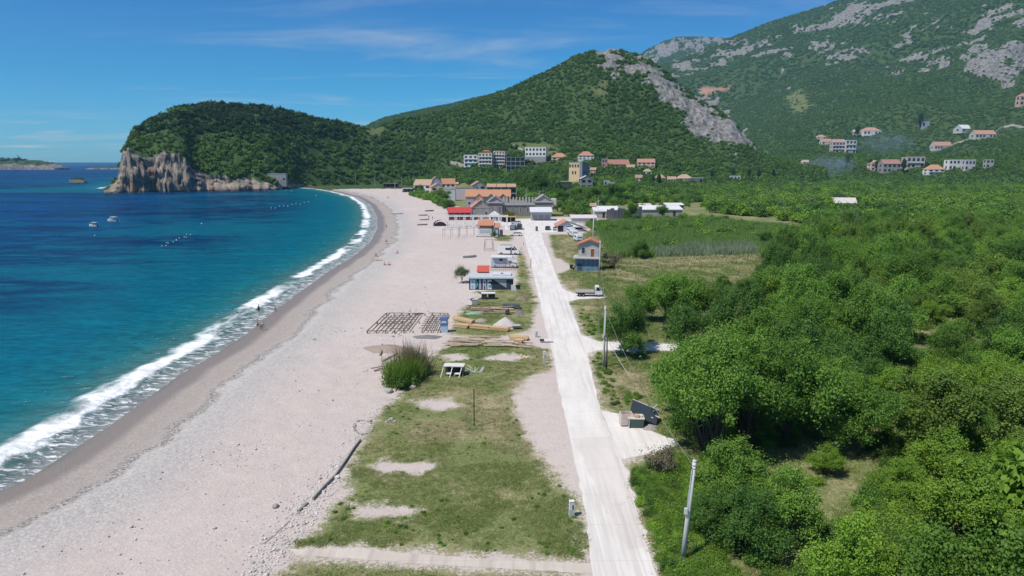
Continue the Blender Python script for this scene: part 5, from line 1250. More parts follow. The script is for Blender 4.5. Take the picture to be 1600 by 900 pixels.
H_('small white house at the left of the smoke in the valley', 1254, 1264, 258, 250, PW, 'gable_x', tile_roof((.5,.4,.33)), .8, 1, 2, eave=.6)
# walls and terraces of the slope village
def wall_line(label, pts, h_, mat, name='retaining_wall'):
    P_ = [hit(u, v) for u, v in pts]; m = MB()
    for a, b in zip(P_, P_[1:]):
        n_ = Vector((b[0]-a[0], b[1]-a[1], 0)).normalized(); q = Vector((-n_.y, n_.x, 0))*.35
        m.add([Vector(a)-q-Vector((0,0,2)), Vector(b)-q-Vector((0,0,2)), Vector(b)+q-Vector((0,0,2)), Vector(a)+q-Vector((0,0,2)), Vector(a)-q+Vector((0,0,h_)), Vector(b)-q+Vector((0,0,h_)), Vector(b)+q+Vector((0,0,h_)), Vector(a)+q+Vector((0,0,h_))], [(3,2,1,0),(4,5,6,7),(0,1,5,4),(1,2,6,5),(2,3,7,6),(3,0,4,7)])
        x, y = (a[0]+b[0])/2, (a[1]+b[1])/2; clear_discs.append((x, y, 5))
    tag(m.build(name, mat), label, 'wall')
wall_line('long pale retaining wall of the upper road on the right hand slope', [(1478,232),(1495,225),(1512,220)], 4, worn((.5,.45,.38)))
wall_line('pale retaining wall at the right end of the upper road', [(1556,208),(1568,200),(1582,197),(1600,201)], 4, worn((.52,.48,.42)))
wall_line('low pale terrace wall beside the apartment houses', [(1340,233),(1352,229),(1372,228)], 2, worn((.5,.48,.42)))
wall_line('pale road edge above the open fronted hillside restaurant', [(795,224),(808,231),(818,236)], 2, worn((.55,.5,.44)))
wall_line('pale garden wall left of the stepped hillside villa', [(704,255),(716,257),(728,262)], 3, worn((.5,.44,.38)))
# cypresses standing by the houses
for u, v, H in ((1339,216,22),(1359,266,20),(1369,268,18),(1411,272,26),(1447,272,20),(1323,262,22),(1437,203,30),(1020,292,19),(1029,293,22),(1112,282,18),(1145,279,17),(1170,280,16),(1185,281,18),(1208,280,16)):
    x, y, z = hit(u, v); plant('cypress', x, y, H*mpp((x, y, z))*1.0+2, 'dark cypress between the houses of the slope village' if u > 1300 else 'dark cypress at the edge of the woods below the pointed hill', 'cypresses in the slope village' if u > 1300 else 'cypresses below the pointed hill', 1.0, 'cypress', 'tree', z)

house('small grey shed roof between the hillside row and the beach village', 707, 716, 291, 285, worn((.5,.48,.45)), 'gable_x', tile_roof((.5,.3,.2)), .8, 1, 2, -.2, .6)
house('low white house with a red roof half hidden by the huge dark tree', 858, 870, 296, 287, PW, 'gable_x', tile_roof((.5,.22,.15)), .7, 1, 2, -.2, .55)
house('small pink rendered house behind the cream tower house', 922, 931, 272, 262, worn((.72,.42,.36)), 'gable_x', tile_roof((.52,.25,.17)), .8, 2, 2, -.2, .65)
house('low tiled farm building left of the faded beige roof', 1043, 1056, 284, 276, PC, 'gable_x', tile_roof((.5,.3,.22)), .7, 1, 3, -.1, .5)
house('terraced house with a pale roof directly below the pink house on the slope', 1005, 1018, 272, 264, PW, 'hip', tile_roof((.5,.33,.25)), .7, 1, 3, -.1, .5)
house('little white house at the left end of the long plank fence', 921, 931, 326, 318, PW, 'gable_x', tile_roof((.5,.3,.22)), .7, 1, 2, -.1, .55)
# ---------------------------------------------------------------- vehicles
def wheel(parent, x, y, r, w_=.2):
    s_ = -1 if y < 0 else 1
    t = MB().lathe([(r*.62,-w_/2),(r*.93,-w_/2),(r,-w_*.3),(r,w_*.3),(r*.93,w_/2),(r*.62,w_/2)], (0,0,0), 18, 'y').build('wheel', RUBBER, parent, True); t.location = (x, y, r)
    MB().lathe([(.02,-s_*.02),(r*.3,0),(r*.61,-s_*.03),(r*.615,-s_*.10)], (0, s_*(w_/2+.012), 0), 14, 'y').build('rim', worn((.45,.46,.47), .4, metal=.7), t); return t
def vehicle(label, name, cat, loc, rz, paint, L, Wd, body, cabin, glassmat=GLASS, wr=.31, wx=None, cabin_mat=None, group=None, lights=True):
    """side outlines (x along the vehicle, z up) pushed to width; cabin is narrower"""
    r = empty(name, loc, rz, label, cat, group)
    b = MB().prism(body, -Wd/2, Wd/2).build('body', paint, r, bevel=.05)
    if cabin:
        g = MB().prism(cabin, -Wd/2+.09, Wd/2-.09).build('windows', glassmat, r)
        zt = max(z for x, z in cabin); xs = [x for x, z in cabin if z > zt-.12]
        MB().box(min(xs)-.05, max(xs)+.05, -Wd/2+.06, Wd/2-.06, zt-.04, zt+.05).build('roof', paint, r, bevel=.03)
        m = MB()
        lo, hi = sorted(cabin, key=lambda q: q[0]), zt
        for f in (0.0, .36, .66, 1.0):
            xa = lo[0][0]+(lo[-1][0]-lo[0][0])*f; xt = min(xs)+(max(xs)-min(xs))*f; z0 = min(z for x, z in cabin)
            for s_ in (-1, 1): m.bar((xa, s_*(Wd/2-.07), z0), (xt, s_*(Wd/2-.08), hi), .09)
        m.build('pillar', paint, r)
    wx = wx or (-L*.31, L*.30)
    for x in wx:
        for s_ in (-1, 1): wheel(r, x, s_*(Wd/2-.08), wr)
    if lights:
        for s_ in (-1, 1):
            MB().box(L/2-.10, L/2+.012, s_*(Wd*.36)-.16, s_*(Wd*.36)+.16, .58, .74).build('headlight', worn((.75,.78,.8), .2), r)
            MB().box(-L/2-.012, -L/2+.08, s_*(Wd*.38)-.11, s_*(Wd*.38)+.11, .66, .90).build('taillight', worn((.35,.02,.02), .3), r)
            MB().box(L*.14, L*.14+.1, s_*(Wd/2+.1)-.1, s_*(Wd/2+.1)+.1, .92, 1.08).build('mirror', DARK, r)
        MB().box(L/2-.06, L/2+.03, -Wd*.45, Wd*.45, .22, .42).build('bumper', DARK, r); MB().box(-L/2-.03, -L/2+.06, -Wd*.45, Wd*.45, .22, .46).build('bumper', DARK, r)
    return r
VW, VS, VB = gloss((.76,.76,.75)), gloss((.42,.44,.46)), gloss((.03,.035,.045))
CARB = [(-2.1,.26),(2.1,.26),(2.15,.55),(2.05,.80),(1.05,.95),(-2.0,.98),(-2.12,.7)]
CARC = [(-2.0,.97),(1.1,.95),(.42,1.44),(-1.75,1.46)]
def at(u, v): return G(u, v)
vehicle('white estate car parked side on beside the road near the kiosk', 'car', 'car', at(806,368.5), math.radians(176), VW, 4.3, 1.75, CARB, CARC)
vehicle('dark car seen from behind on the forecourt at the end of the road', 'car', 'car', at(856,359), math.radians(80), VB, 4.3, 1.75, CARB, CARC)
vehicle('silver car parked against the white fronted shed', 'car', 'car', at(868.5,359.5), math.radians(78), VS, 4.3, 1.75, CARB, CARC)
VANB = [(-2.6,.3),(2.6,.3),(2.65,.75),(2.3,1.15),(1.75,1.25),(1.1,2.05),(-2.55,2.1)]
vehicle('black van parked between the kiosk and the road', 'van', 'van', at(812,358), math.radians(85), VB, 5.2, 2.0, VANB, None)
vehicle('grey blue van left of the black van by the kiosk', 'van', 'van', at(802,359), math.radians(80), gloss((.18,.21,.27)), 5.2, 2.0, VANB, None)
vehicle('grey car behind the two parked vans by the kiosk', 'car', 'car', at(806,350), math.radians(170), VS, 4.3, 1.75, CARB, CARC)
# white camper van
r = vehicle('white camper van with a black side window and roof rails', 'camper_van', 'camper van', at(795,397.5), math.radians(-7), VW, 6.6, 2.15, [(-3.3,.35),(3.2,.35),(3.3,.8),(3.0,1.2),(2.3,1.35),(1.55,2.25),(1.0,2.62),(-3.1,2.66),(-3.28,1.5)], None, wr=.38, wx=(-2.1,2.1))
for s_ in (-1, 1):
    MB().box(-.9, .6, s_*1.075-.03, s_*1.075+.03, 1.45, 2.1).build('side_window', GLASS, r); MB().prism([(1.05,1.4),(2.15,1.4),(1.55,2.1),(1.05,2.2)], s_*1.075-.03, s_*1.075+.03).build('cab_window', GLASS, r)
    MB().bar((-2.6, s_*.85, 2.82), (.8, s_*.85, 2.82), .06).bar((-2.5, s_*.85, 2.6), (-2.5, s_*.85, 2.82), .06).bar((.7, s_*.85, 2.6), (.7, s_*.85, 2.82), .06).build('roof_rail', DARK, r)
MB().prism([(2.31,1.37),(2.36,1.37),(1.60,2.27),(1.55,2.27)], -.9, .9).build('windscreen', GLASS, r); MB().box(.62, .95, -1.1, 1.1, .36, 2.4).build('dark_stripe', worn((.05,.05,.055)), r)
# motorhome with an awning corner in front
r = vehicle('white motorhome with an over-cab bed and a grey side', 'motorhome', 'motorhome', at(787,418), math.radians(-5), worn((.70,.70,.70)), 6.9, 2.3, [(-3.4,.45),(1.6,.45),(1.62,1.2),(1.4,1.9),(2.7,2.0),(2.8,2.35),(2.2,3.0),(-3.3,3.05)], None, wr=.36, wx=(-2.1,2.5), lights=False)
MB().prism([(1.63,.4),(3.4,.4),(3.45,.85),(2.9,1.15),(2.2,1.28),(1.66,1.88)], -1.0, 1.0).build('cab', worn((.68,.68,.68)), r, bevel=.04)
MB().prism([(1.75,1.2),(2.16,1.25),(1.72,1.78)], -1.03, 1.03).build('cab_window', GLASS, r); MB().box(-3.1, .9, -1.19, -1.16, .7, 2.75).build('side_panel', worn((.46,.49,.55)), r)
MB().box(-1.0, -.1, -1.22, -1.18, 1.9, 2.4).build('side_window', GLASS, r); MB().box(.05, .65, -1.22, -1.18, .5, 2.35).build('door', worn((.5,.42,.40)), r); MB().box(-2.9, .9, -1.9, -1.2, 2.78, 2.86).build('awning', worn((.6,.62,.64)), r)
MB().box(3.38, 3.5, -.95, .95, .3, .55).build('bumper', DARK, r)
for s_ in (-1, 1): MB().box(3.36, 3.47, s_*.75-.15, s_*.75+.15, .62, .8).build('headlight', worn((.75,.78,.8), .2), r)
# flatbed truck
r = empty('truck', at(920,462.5), math.radians(-3), 'small white flatbed truck parked across the lay-by with its load bed empty', 'truck')
MB().prism([(1.2,.45),(2.65,.45),(2.7,1.05),(2.35,1.35),(2.05,2.12),(1.25,2.15)], -.95, .95).build('cab', worn((.70,.73,.75), .45), r, bevel=.05)
for s_ in (-1, 1): MB().prism([(1.45,1.28),(2.25,1.3),(2.02,1.95),(1.45,1.97)], s_*.955-.02, s_*.955+.02).build('cab_window', GLASS, r); MB().box(2.62, 2.72, s_*.68-.14, s_*.68+.14, .7, .88).build('headlight', worn((.75,.75,.72), .2), r)
MB().prism([(2.38,1.36),(2.42,1.36),(2.12,2.06),(2.08,2.06)], -.8, .8).build('windscreen', GLASS, r)
MB().box(-2.7, 1.12, -1.0, 1.0, .84, .98).build('load_bed', worn((.40,.36,.32)), r)
for s_ in (-1, 1): MB().box(-2.7, 1.12, s_*1.0-.03, s_*1.0+.03, .981, 1.26).build('side_board', worn((.52,.50,.50)), r)
MB().box(1.05, 1.12, -1.0, 1.0, .99, 1.75).build('headboard', worn((.3,.3,.32)), r); MB().box(-2.7, 2.4, -.45, .45, .55, .80).build('chassis', worn((.10,.05,.035)), r)
for x in (-1.9, -1.15, 1.9):
    for s_ in (-1, 1): wheel(r, x, s_*.78, .36, .24)
MB().box(-1.6, -.7, -.5, .4, .985, 1.12).build('load', worn((.48,.33,.27)), r)
# three caravans behind the hut
def caravan(label, u, v, rz, L=5.2):
    r = empty('caravan', at(u, v), rz, label, 'caravan')
    MB().prism([(-L/2,.6),(L/2,.6),(L/2+.05,1.5),(L/2-.35,2.5),(-L/2+.25,2.6),(-L/2-.02,1.6)], -1.1, 1.1).build('body', worn((.70,.71,.72), .5), r, bevel=.12)
    for s_ in (-1, 1): MB().box(-L*.3, -L*.02, s_*1.11-.02, s_*1.11+.02, 1.5, 2.05).build('window', GLASS, r); wheel(r, 0, s_*.95, .32); MB().box(L*.12, L*.3, s_*1.11-.02, s_*1.11+.02, 1.5, 2.05).build('window', GLASS, r)
    for e in (-1, 1): MB().box(e*L*.5-.04, e*L*.5+.04, -.75, .75, 1.55, 1.85).build('end_window', GLASS, r)
    MB().bar((L/2, 0, .5), (L/2+1.1, 0, .45), .12).build('drawbar', DARK, r); MB().box(-L*.35, -L*.1, -.4, .4, 2.56, 2.68).build('roof_hatch', worn((.5,.5,.52)), r); MB().box(-L/2+.1, L/2-.1, -1.0, 1.0, .38, .6).build('skirt', worn((.22,.22,.24)), r)
caravan('nearest white caravan behind the two storey hut', 903, 377, math.radians(99)); caravan('white caravan second from the front behind the hut', 896, 370, math.radians(99)); caravan('farthest white caravan beside the blue grey shed', 892, 366, math.radians(99))
# motorcycle leaning by the hut
r = empty('motorcycle', at(900,421.5), math.radians(20), 'dark motorcycle parked on the path at the corner of the hut', 'motorcycle')
for x in (-.7, .7): t = MB().lathe([(.22,-.06),(.31,-.05),(.33,0),(.31,.05),(.22,.06)], (0,0,0), 16, 'y').build('wheel', RUBBER, r, True); t.location = (x, 0, .33)
MB().tube([(-.7,0,.35),(-.2,0,.55),(.35,0,.75),(.62,0,.95)], [.06,.12,.12,.06], 8).build('frame', worn((.08,.08,.09), .4), r); MB().box(-.65, .0, -.13, .13, .74, .86).build('seat', DARK, r, bevel=.04); MB().box(.0, .45, -.15, .15, .72, .98).build('fuel_tank', worn((.35,.05,.05), .3), r, bevel=.06)
MB().tube([(.56,-.36,1.05),(.62,0,1.0),(.56,.36,1.05)], .025, 6).build('handlebar', STEEL, r); MB().tube([(.62,.0,.95),(.7,0,.33)], .04, 6).build('fork', STEEL, r); MB().box(-.1, .3, -.16, .16, .28, .6).build('engine', STEEL, r)
r = empty('wheeled_bin', at(892.5,420), .2, 'dark wheeled bin on the path left of the motorcycle', 'bin'); MB().box(-.3, .3, -.3, .3, .08, 1.0, (1.15,1.15)).build('body', worn((.03,.04,.04)), r); MB().box(-.37, .37, -.38, .36, 1.001, 1.08).build('lid', worn((.04,.05,.05)), r)
r = empty('litter_bin', at(838.5,361), 0, 'brown litter post bin at the head of the road', 'bin'); MB().lathe([(.42,0),(.48,.1),(.48,1.5),(.40,1.6)], n=12).build('body', worn((.16,.11,.09)), r); MB().lathe([(.5,1.601),(.52,1.7),(.2,1.85)], n=12).build('lid', DARK, r)
# ---------------------------------------------------------------- boats and buoys
def boat(label, u, v, rz, L, console, canopy, cabin):
    r = empty('motorboat', G(u, v, SEA), rz, label, 'boat'); B = L*.19; n_ = 9; V, F = [], []
    for i in range(n_):
        t = i/(n_-1); x = -L/2+L*t; b = B*(1-max(0, t-.45)**2*3.1); sh = .62+.35*t*t
        V += [(x,-b,sh),(x,-b*.78,-.15),(x,0,-.28+.1*t),(x,b*.78,-.15),(x,b,sh),(x,b*.86,sh),(x,b*.74,.18),(x,-b*.74,.18),(x,-b*.86,sh)]
    for i in range(n_-1):
        for k in range(9): q = i*9; F.append((q+k, q+(k+1) % 9, q+9+(k+1) % 9, q+9+k))
    F += [tuple(range(8,-1,-1)), tuple((n_-1)*9+k for k in range(9))]
    MB().add(V, F).build('hull', worn((.74,.73,.70), .35), r)
    MB().box(-L*.50-.35, -L*.50+.02, -.22, .22, -.1, .95).build('outboard_motor', DARK, r, bevel=.05)
    MB().box(-L*.30, -L*.22, -B*.7, B*.7, .3, .5).build('bench', worn((.5,.42,.3)), r)
    if cabin:
        MB().prism([(-L*.02,.3),(L*.28,.7),(L*.22,1.0),(L*.14,1.6),(-L*.02,1.65)], -B*.62, B*.62).build('cabin', worn((.74,.74,.73), .35), r, bevel=.05)
        for s_ in (-1, 1): MB().prism([(L*.02,1.05),(L*.16,1.05),(L*.12,1.45),(L*.02,1.5)], s_*B*.63-.02, s_*B*.63+.02).build('cabin_window', GLASS, r)
    else: MB().box(-L*.05, L*.08, -.35, .35, .2, 1.15).build('console', worn((.45,.35,.22)), r)
    for x in (-L*.36, L*.08):
        for s_ in (-1, 1): MB().bar((x, s_*B*.7, .6), (x, s_*B*.66, canopy), .05).build('canopy_post', STEEL, r)
    MB().box(-L*.40, L*.12, -B*.74, B*.74, canopy, canopy+.07).build('canopy', worn((.74,.74,.72)), r)
boat('larger white motorboat with a cabin and flat awning, moored in the bay', 176, 345.5, math.radians(158), 6.6, 0, 2.0, True)
boat('smaller white open boat with a thin awning, left of the cabin boat', 146, 353.5, math.radians(160), 4.9, 1, 1.7, False)
BU = worn((.75,.75,.73), .4)
def buoy(u, v, group, label, r_=.24):
    o = MB().lathe([(.02,-r_),(r_*.7,-r_*.7),(r_,0),(r_*.7,r_*.7),(.03,r_)], n=10).build('buoy', BU, None, True); o.location = G(u, v, SEA+.1); tag(o, label, 'buoy', group)
for i in range(12):
    t = i/11; buoy(253+45*t+2.5*math.sin(i*1.7), 384-18*t+1.6*math.sin(i*2.3), 'buoys of the nearer swimming line', 'small white float of the slanting swimming line in the open bay', .20)
for i in range(10): t = i/9; buoy(424+58*t, 325-9*t+1.2*math.sin(i*2), 'buoys of the line off the beach', 'small white float of the line off the curved beach', .32)
for i in range(14): buoy(345+8.5*i, 297.5+.9*math.sin(i), 'buoys below the cliff', 'tiny white float of the row below the headland rocks', .32)
buoy(148, 368, None, 'single white buoy alone below the two boats', .26); buoy(315, 349.5, None, 'single white buoy in the middle of the bay', .34)
buoy(494, 305.5, None, 'white buoy nearest the far curve of the beach', .42)
# ---------------------------------------------------------------- poles, posts, wires
CPOLE = worn((.56,.57,.57), .8, .12, 3)
def pole(label, u, v, ut, vt, r0=.19, box=True, cross=False, dist_z=0, mat=None, name='utility_pole'):
    x, y, z = G(u, v, dist_z); s_ = mpp((x, y, z)); H = (v-vt)*s_*1.02; tx = (ut-u)*s_-(x/y)*0
    o = empty(name, (x, y, z), 0, label, 'pole'); k = x*H/(CAMH)*0
    MB().tube([(0,0,-.4),(tx*.5,0,H*.5),(tx,0,H)], [r0,r0*.83,r0*.66], 10).build('shaft', mat or CPOLE, o, True)
    MB().lathe([(r0*.7,H),(r0*.75,H+.08),(.04,H+.12)], (tx,0,0), 10).build('cap', mat or CPOLE, o)
    if box: MB().box(tx*.45-.30, tx*.45-.10, -.28, -.12, H*.50, H*.50+.42).build('junction_box', worn((.62,.63,.62)), o); MB().bar((tx*.5-.18, -.2, H*.52), (tx*.95-.13, -.13, H*.93), .03).build('conduit', worn((.25,.25,.25)), o)
    for q in (.93, .96): MB().lathe([(r0*.72,H*q),(r0*.78,H*q+.03),(r0*.72,H*q+.06)], (tx*q,0,0), 10).build('band', worn((.12,.12,.13)), o)
    if cross: MB().bar((tx-1.1,-.1,H*.86), (tx+1.1,-.1,H*.86), .10).build('crossarm', CPOLE, o)
    MB().bar((tx-.45, -.05, H*.94), (tx+.2, -.05, H*.95), .05).build('bracket', worn((.10,.10,.11)), o)
    return Vector((x+tx, y, z+H*.95))
T1 = pole('nearest grey concrete pole, leaning a little to the right beside the road', 1066, 878, 1077, 714)
T2 = pole('second grey concrete pole with a box, standing right of the road', 943, 574, 943.5, 479, .17)
T3 = pole('white concrete pole at the right corner of the two storey hut', 936, 433, 936.5, 378, .15, False)
T4 = pole('tall pale pole behind the orange roof of the two storey hut', 926, 392, 926.5, 330, .17, False)
T5 = pole('tall pole with a crossarm behind the reed field', 929, 347, 929.5, 317, .17, False, True)
T6 = pole('thin pole with a crossarm at the grey plank fence', 934, 341, 934, 311, .15, False, True)
pole('dark wooden pole right beside the second concrete pole', 947.5, 579, 947.5, 523, .11, False, mat=worn((.07,.055,.05)))
def cable(label, a, b, sag, r_=.016, mat=None):
    a, b = Vector(a), Vector(b); m = MB(); m.tube([a.lerp(b, t/14)-Vector((0,0,sag*4*(t/14)*(1-t/14))) for t in range(15)], r_, 5); tag(m.build('overhead_cable', mat or worn((.30,.30,.30))), label, 'cable')
cable('overhead cable between the nearest concrete pole and the second one', T1, T2, 1.1); cable('overhead cable from the second concrete pole to the white pole by the hut', T2, T3, 1.0); cable('overhead cable from the white pole by the hut to the tall pole behind it', T3, T4, .6)
gx = G(985, 592); cable('pale guy wire running down from the second concrete pole into the grass', (T2.x+.1, T2.y, 4.2), (gx[0], gx[1], .05), .02, .025, worn((.62,.60,.56)))
for (u, v, vt, lab) in ((556,290,272,'thin pale lamp pole at the far end of the beach'),(586,291,276,'thin pale lamp pole left of the black beach bar'),(617.5,303,283,'thin white goal like pole in front of the black beach bar'),(628,290,276,'thin pale lamp pole between the two beach bars'),(646,291,275,'white pole at the corner of the northernmost white house'),(842.5,322,299,'thin pole rising behind the battlemented villa'),(822,330,296,'slim pale pole among the dark trees left of the villa'),(935,283,262,'thin lamp pole above the concrete storehouse'),(1303,285,268,'thin pale pole in the valley woods')):
    x, y, z = G(u, v); s_ = mpp((x, y, z)); o = empty('lamp_pole', (x, y, 0), 0, lab, 'pole'); MB().tube([(0,0,-.2),(0,0,(v-vt)*s_)], [.16,.11], 8).build('shaft', worn((.62,.62,.60)), o); MB().box(-.1, 1.2, -.1, .1, (v-vt)*s_+.001, (v-vt)*s_+.14).build('arm', worn((.5,.5,.5)), o)
def tall_post(label, u, v, vt, r_=.05, mat=DARK, name='metal_post'):
    x, y, z = G(u, v); H = (v-vt)*mpp((x, y, z)); o = empty(name, (x, y, 0), 0, label, 'post'); MB().tube([(0,0,-.2),(0,0,H)], r_, 8).build('shaft', mat, o); MB().lathe([(r_*1.7,-.02),(r_*2.2,.04),(r_,.12)], n=10).build('foot', CONC, o); MB().lathe([(r_*1.2,H),(r_*1.3,H+.05),(.01,H+.07)], n=8).build('cap', mat, o)
tall_post('tall thin dark metal post standing alone in the meadow', 741, 668, 606)
tall_post('short dark post at the left edge of the road near the parked vans', 818, 384, 379, .06); tall_post('leaning grey post beside the road near the motorhome', 829.5, 418, 404, .10, worn((.25,.24,.23)))
def pedestal(label, u, v, H, wd):
    o = empty('service_pedestal', G(u, v), math.radians(8), label, 'pedestal'); MB().box(-wd/2, wd/2, -wd*.4, wd*.4, -.1, H*.5).build('base', worn((.52,.52,.52), amount=.3), o); MB().box(-wd*.46, wd*.46, -wd*.36, wd*.36, H*.501, H).build('cabinet', worn((.68,.69,.68)), o)
    MB().box(wd*.05, wd*.30, -wd*.40, -wd*.33, H*.50, H*.80).build('opening', DARK, o); MB().box(-wd*.50, wd*.50, -wd*.42, wd*.42, H+.001, H+.05).build('lid', worn((.70,.70,.69)), o)
pedestal('white service pedestal in the near meadow beside the road', 893, 806.5, 1.25, .40); pedestal('white service pedestal in the green tuft farther up the road', 850.5, 569, 1.75, .34)
pedestal('small white pedestal at the end of the timber piles by the road', 838, 527, 1.0, .4)
# ---------------------------------------------------------------- timber, piles and things on the meadow
def place2(p, q, z=0): a, b = G(*p), G(*q); return a, b, math.atan2(b[1]-a[1], b[0]-a[0]), math.hypot(b[0]-a[0], b[1]-a[1])
BEAM = [worn(c, .7, .25, 1.5) for c in ((.60,.41,.23), (.64,.47,.29), (.52,.34,.18))]
PLANK = [worn(c, .8, .3, 2) for c in ((.62,.52,.38), (.55,.42,.30), (.66,.58,.45), (.42,.31,.23), (.58,.47,.40))]
def bundle(label, p, q, wd, ht, c, split=True):
    a, b, rz, L = place2(p, q); o = empty('timber_bundle', (a[0], a[1], .1), rz, label, 'timber bundle'); nx, nz = max(2, int(wd/.28)), max(2, int(ht/.24))
    for i in range(nx):
        for k in range(nz):
            e = random.uniform(-.18, .18); MB().box(e, L+e+random.uniform(-.1,.1), i*wd/nx+.012, (i+1)*wd/nx-.012, k*ht/nz+.01, (k+1)*ht/nz-.004).build('beam', BEAM[(i+k+c) % 3], o)
    for t in (.2, .8): MB().box(L*t-.06, L*t+.06, -.05, wd+.05, -.09, .008).build('bearer', OLDWOOD, o)
bundle('orange beam bundle at the left of the far timber row', (707,500), (737,507), 1.0, .5, 0)
bundle('long orange beam bundle in the middle of the far timber row', (734,513.5), (764,516.5), 1.2, .5, 1)
bundle('orange beam bundle at the right end of the far timber row, dark cut ends', (766.5,517), (794,519), 1.2, .55, 2)
bundle('short loose orange bundle left of the middle bundle', (709,512), (730,514), 1.5, .45, 1)
bundle('orange beam bundle at the right end of the near timber row', (795,531), (823,533), 1.3, .5, 0)
bundle('low orange bundle in front of the right end of the near timber row', (804,537), (817,538), .9, .55, 2)
def planks(n_, px, group, label, ln=(3, 6), sk=.14, z1=.5, mats=PLANK):
    (u0, v0), (u1, v1) = px
    for i in range(n_):
        t = random.random(); u, v = u0+(u1-u0)*random.random(), v0+(v1-v0)*random.random(); x, y, _ = G(u, v); L = random.uniform(*ln); z = random.uniform(.03, z1)
        wd, th = random.uniform(.14, .3), random.uniform(.04, .12); o = MB().box(-L/2, L/2, -wd/2, wd/2, -th/2, th/2).build('plank', random.choice(mats)); o.location = (x, y, z+th/2); o.rotation_euler = (random.gauss(0,.06), random.gauss(0,.025), random.gauss(-.03, sk)); tag(o, label, 'plank', group)
planks(26, ((713,530),(770,543)), 'planks of the near timber row', 'pale loose plank in the near row of timber on the grass')
planks(12, ((770,536),(815,546)), 'planks at the right of the near timber row', 'loose weathered plank lying right of the middle of the near timber row', (2, 5))
planks(20, ((733,481),(790,491)), 'planks of the third timber pile', 'brown weathered plank in the third timber pile near the painted shed', (3, 6), .12, .6, [PLANK[1], PLANK[3], PLANK[4], worn((.24,.13,.08), .8, .3, 2), PLANK[0]])
planks(3, ((812,544),(822,560)), 'stakes lying by the road', 'short yellow wooden stake lying in the grass by the road', (1.0, 1.4), 1.2, .06, [worn((.66,.50,.24))])
def heap(name, label, cat, u, v, wpx, hpx, mat, seed):
    x, y, z = G(u, v); s_ = mpp((x, y, z)); R_ = wpx*s_/2; H = hpx*s_*1.15; rs = np.random.default_rng(seed); n_ = 28; V = []; F = []
    for i in range(9):
        t = i/8
        for k in range(n_): a_ = 6.2832*k/n_; q = R_*(1-t)*(1+.16*math.sin(a_*2+seed)+.08*math.sin(a_*5)); V.append((math.cos(a_)*q+rs.normal(0,.03)*R_*.3, math.sin(a_)*q*.8+rs.normal(0,.03)*R_*.3, H*(t**.85)-.06+rs.normal(0,.015)*H))
    for i in range(8):
        for k in range(n_): F.append((i*n_+k, i*n_+(k+1) % n_, (i+1)*n_+(k+1) % n_, (i+1)*n_+k))
    F.append(tuple(8*n_+k for k in range(n_))); o = MB().add(V, F).build(name, mat, None, True); o.location = (x, y, 0); return tag(o, label, cat)
heap('sand_heap', 'pale pointed heap of sand beside the far timber row', 'heap', 790, 511, 40, 15, worn((.62,.57,.55), .95, .15, 4, .1), 3)
heap('gravel_heap', 'low grey gravel heap behind the orange beams', 'heap', 752, 502, 30, 5, worn((.42,.37,.34), .95, .3, 4, .1), 5)
heap('gravel_heap', 'dark grey gravel spread on the sand near the blue cabin', 'heap', 668, 527, 44, 4, worn((.27,.25,.25), .95, .3, 4, .1), 8)
heap('earth_mound', 'long low brown mound of earth left of the tall beach bush', 'heap', 608, 546, 78, 6, worn((.40,.32,.26), .95, .35, 1.5, .1), 9)
# blue cabin (shower hut)
o = empty('beach_cabin', at(694,520), math.radians(2), 'narrow pale blue cabin with a dark blue top at the end of the deck frame', 'cabin'); q = mpp(at(694,520)); w_ = 11*q
MB().box(-w_/2, w_/2, 0, 1.1, 0, 12*q).build('lower_panel', worn((.40,.52,.62)), o); MB().box(-w_/2-.06, w_/2+.06, -.06, 1.16, 12*q+.001, 15*q).build('band', worn((.10,.17,.30)), o); MB().box(-w_/2, w_/2, 0, 1.1, 15*q+.001, 21*q).build('upper_panel', worn((.30,.42,.60)), o)
MB().box(-w_*.3, w_*.3, -.03, .05, 16*q, 20*q).build('sign_board', worn((.58,.66,.74)), o); MB().box(-w_/2-.1, w_/2+.1, -.12, 1.2, 21*q+.001, 24*q, (.9,.9)).build('roof', worn((.10,.16,.30)), o)
# deck frame on the sand
c = [G(574,521), G(688,520), G(700,493), G(604,493)]
def bil(a_, b_): p_ = [c[0][i]*(1-a_)*(1-b_)+c[1][i]*a_*(1-b_)+c[2][i]*a_*b_+c[3][i]*(1-a_)*b_ for i in (0, 1)]; return p_
o = empty('deck_frame', (c[0][0], c[0][1], 0), 0, 'bare wooden deck frame of joists on short posts spread over the sand', 'deck frame'); DW = worn((.25,.215,.185), .85, .45, 2)
def dl(p_, z): return (p_[0]-c[0][0], p_[1]-c[0][1], z)
for i in range(17):
    a_ = i/16
    if i in (10, 11): continue
    MB().bar(dl(bil(a_+random.uniform(-.008,.008), random.uniform(-.03,.03)), .42), dl(bil(a_+random.uniform(-.008,.008), random.choice((1,1,1,.86))), .42), .09, .16).build('joist', DW, o)
for k in range(9):
    b_ = k/8; m = MB()
    for a0, a1 in ((0, .56), (.69, 1.0)):
        
            for q_ in range(4):
                if random.random() < .74: m.bar(dl(bil(a0+(a1-a0)*q_/4, b_), .44), dl(bil(a0+(a1-a0)*(q_+1)/4, b_+random.uniform(-.02,.02)), .44), .07, .12)
    if m.v: m.build('cross_beam', DW, o)
for i in range(0, 17, 2):
    for b_ in (0, .5, 1): q_ = dl(bil(i/16, b_), 0); MB().box(q_[0]-.09, q_[0]+.09, q_[1]-.09, q_[1]+.09, -.1, .36).build('post', DW, o)
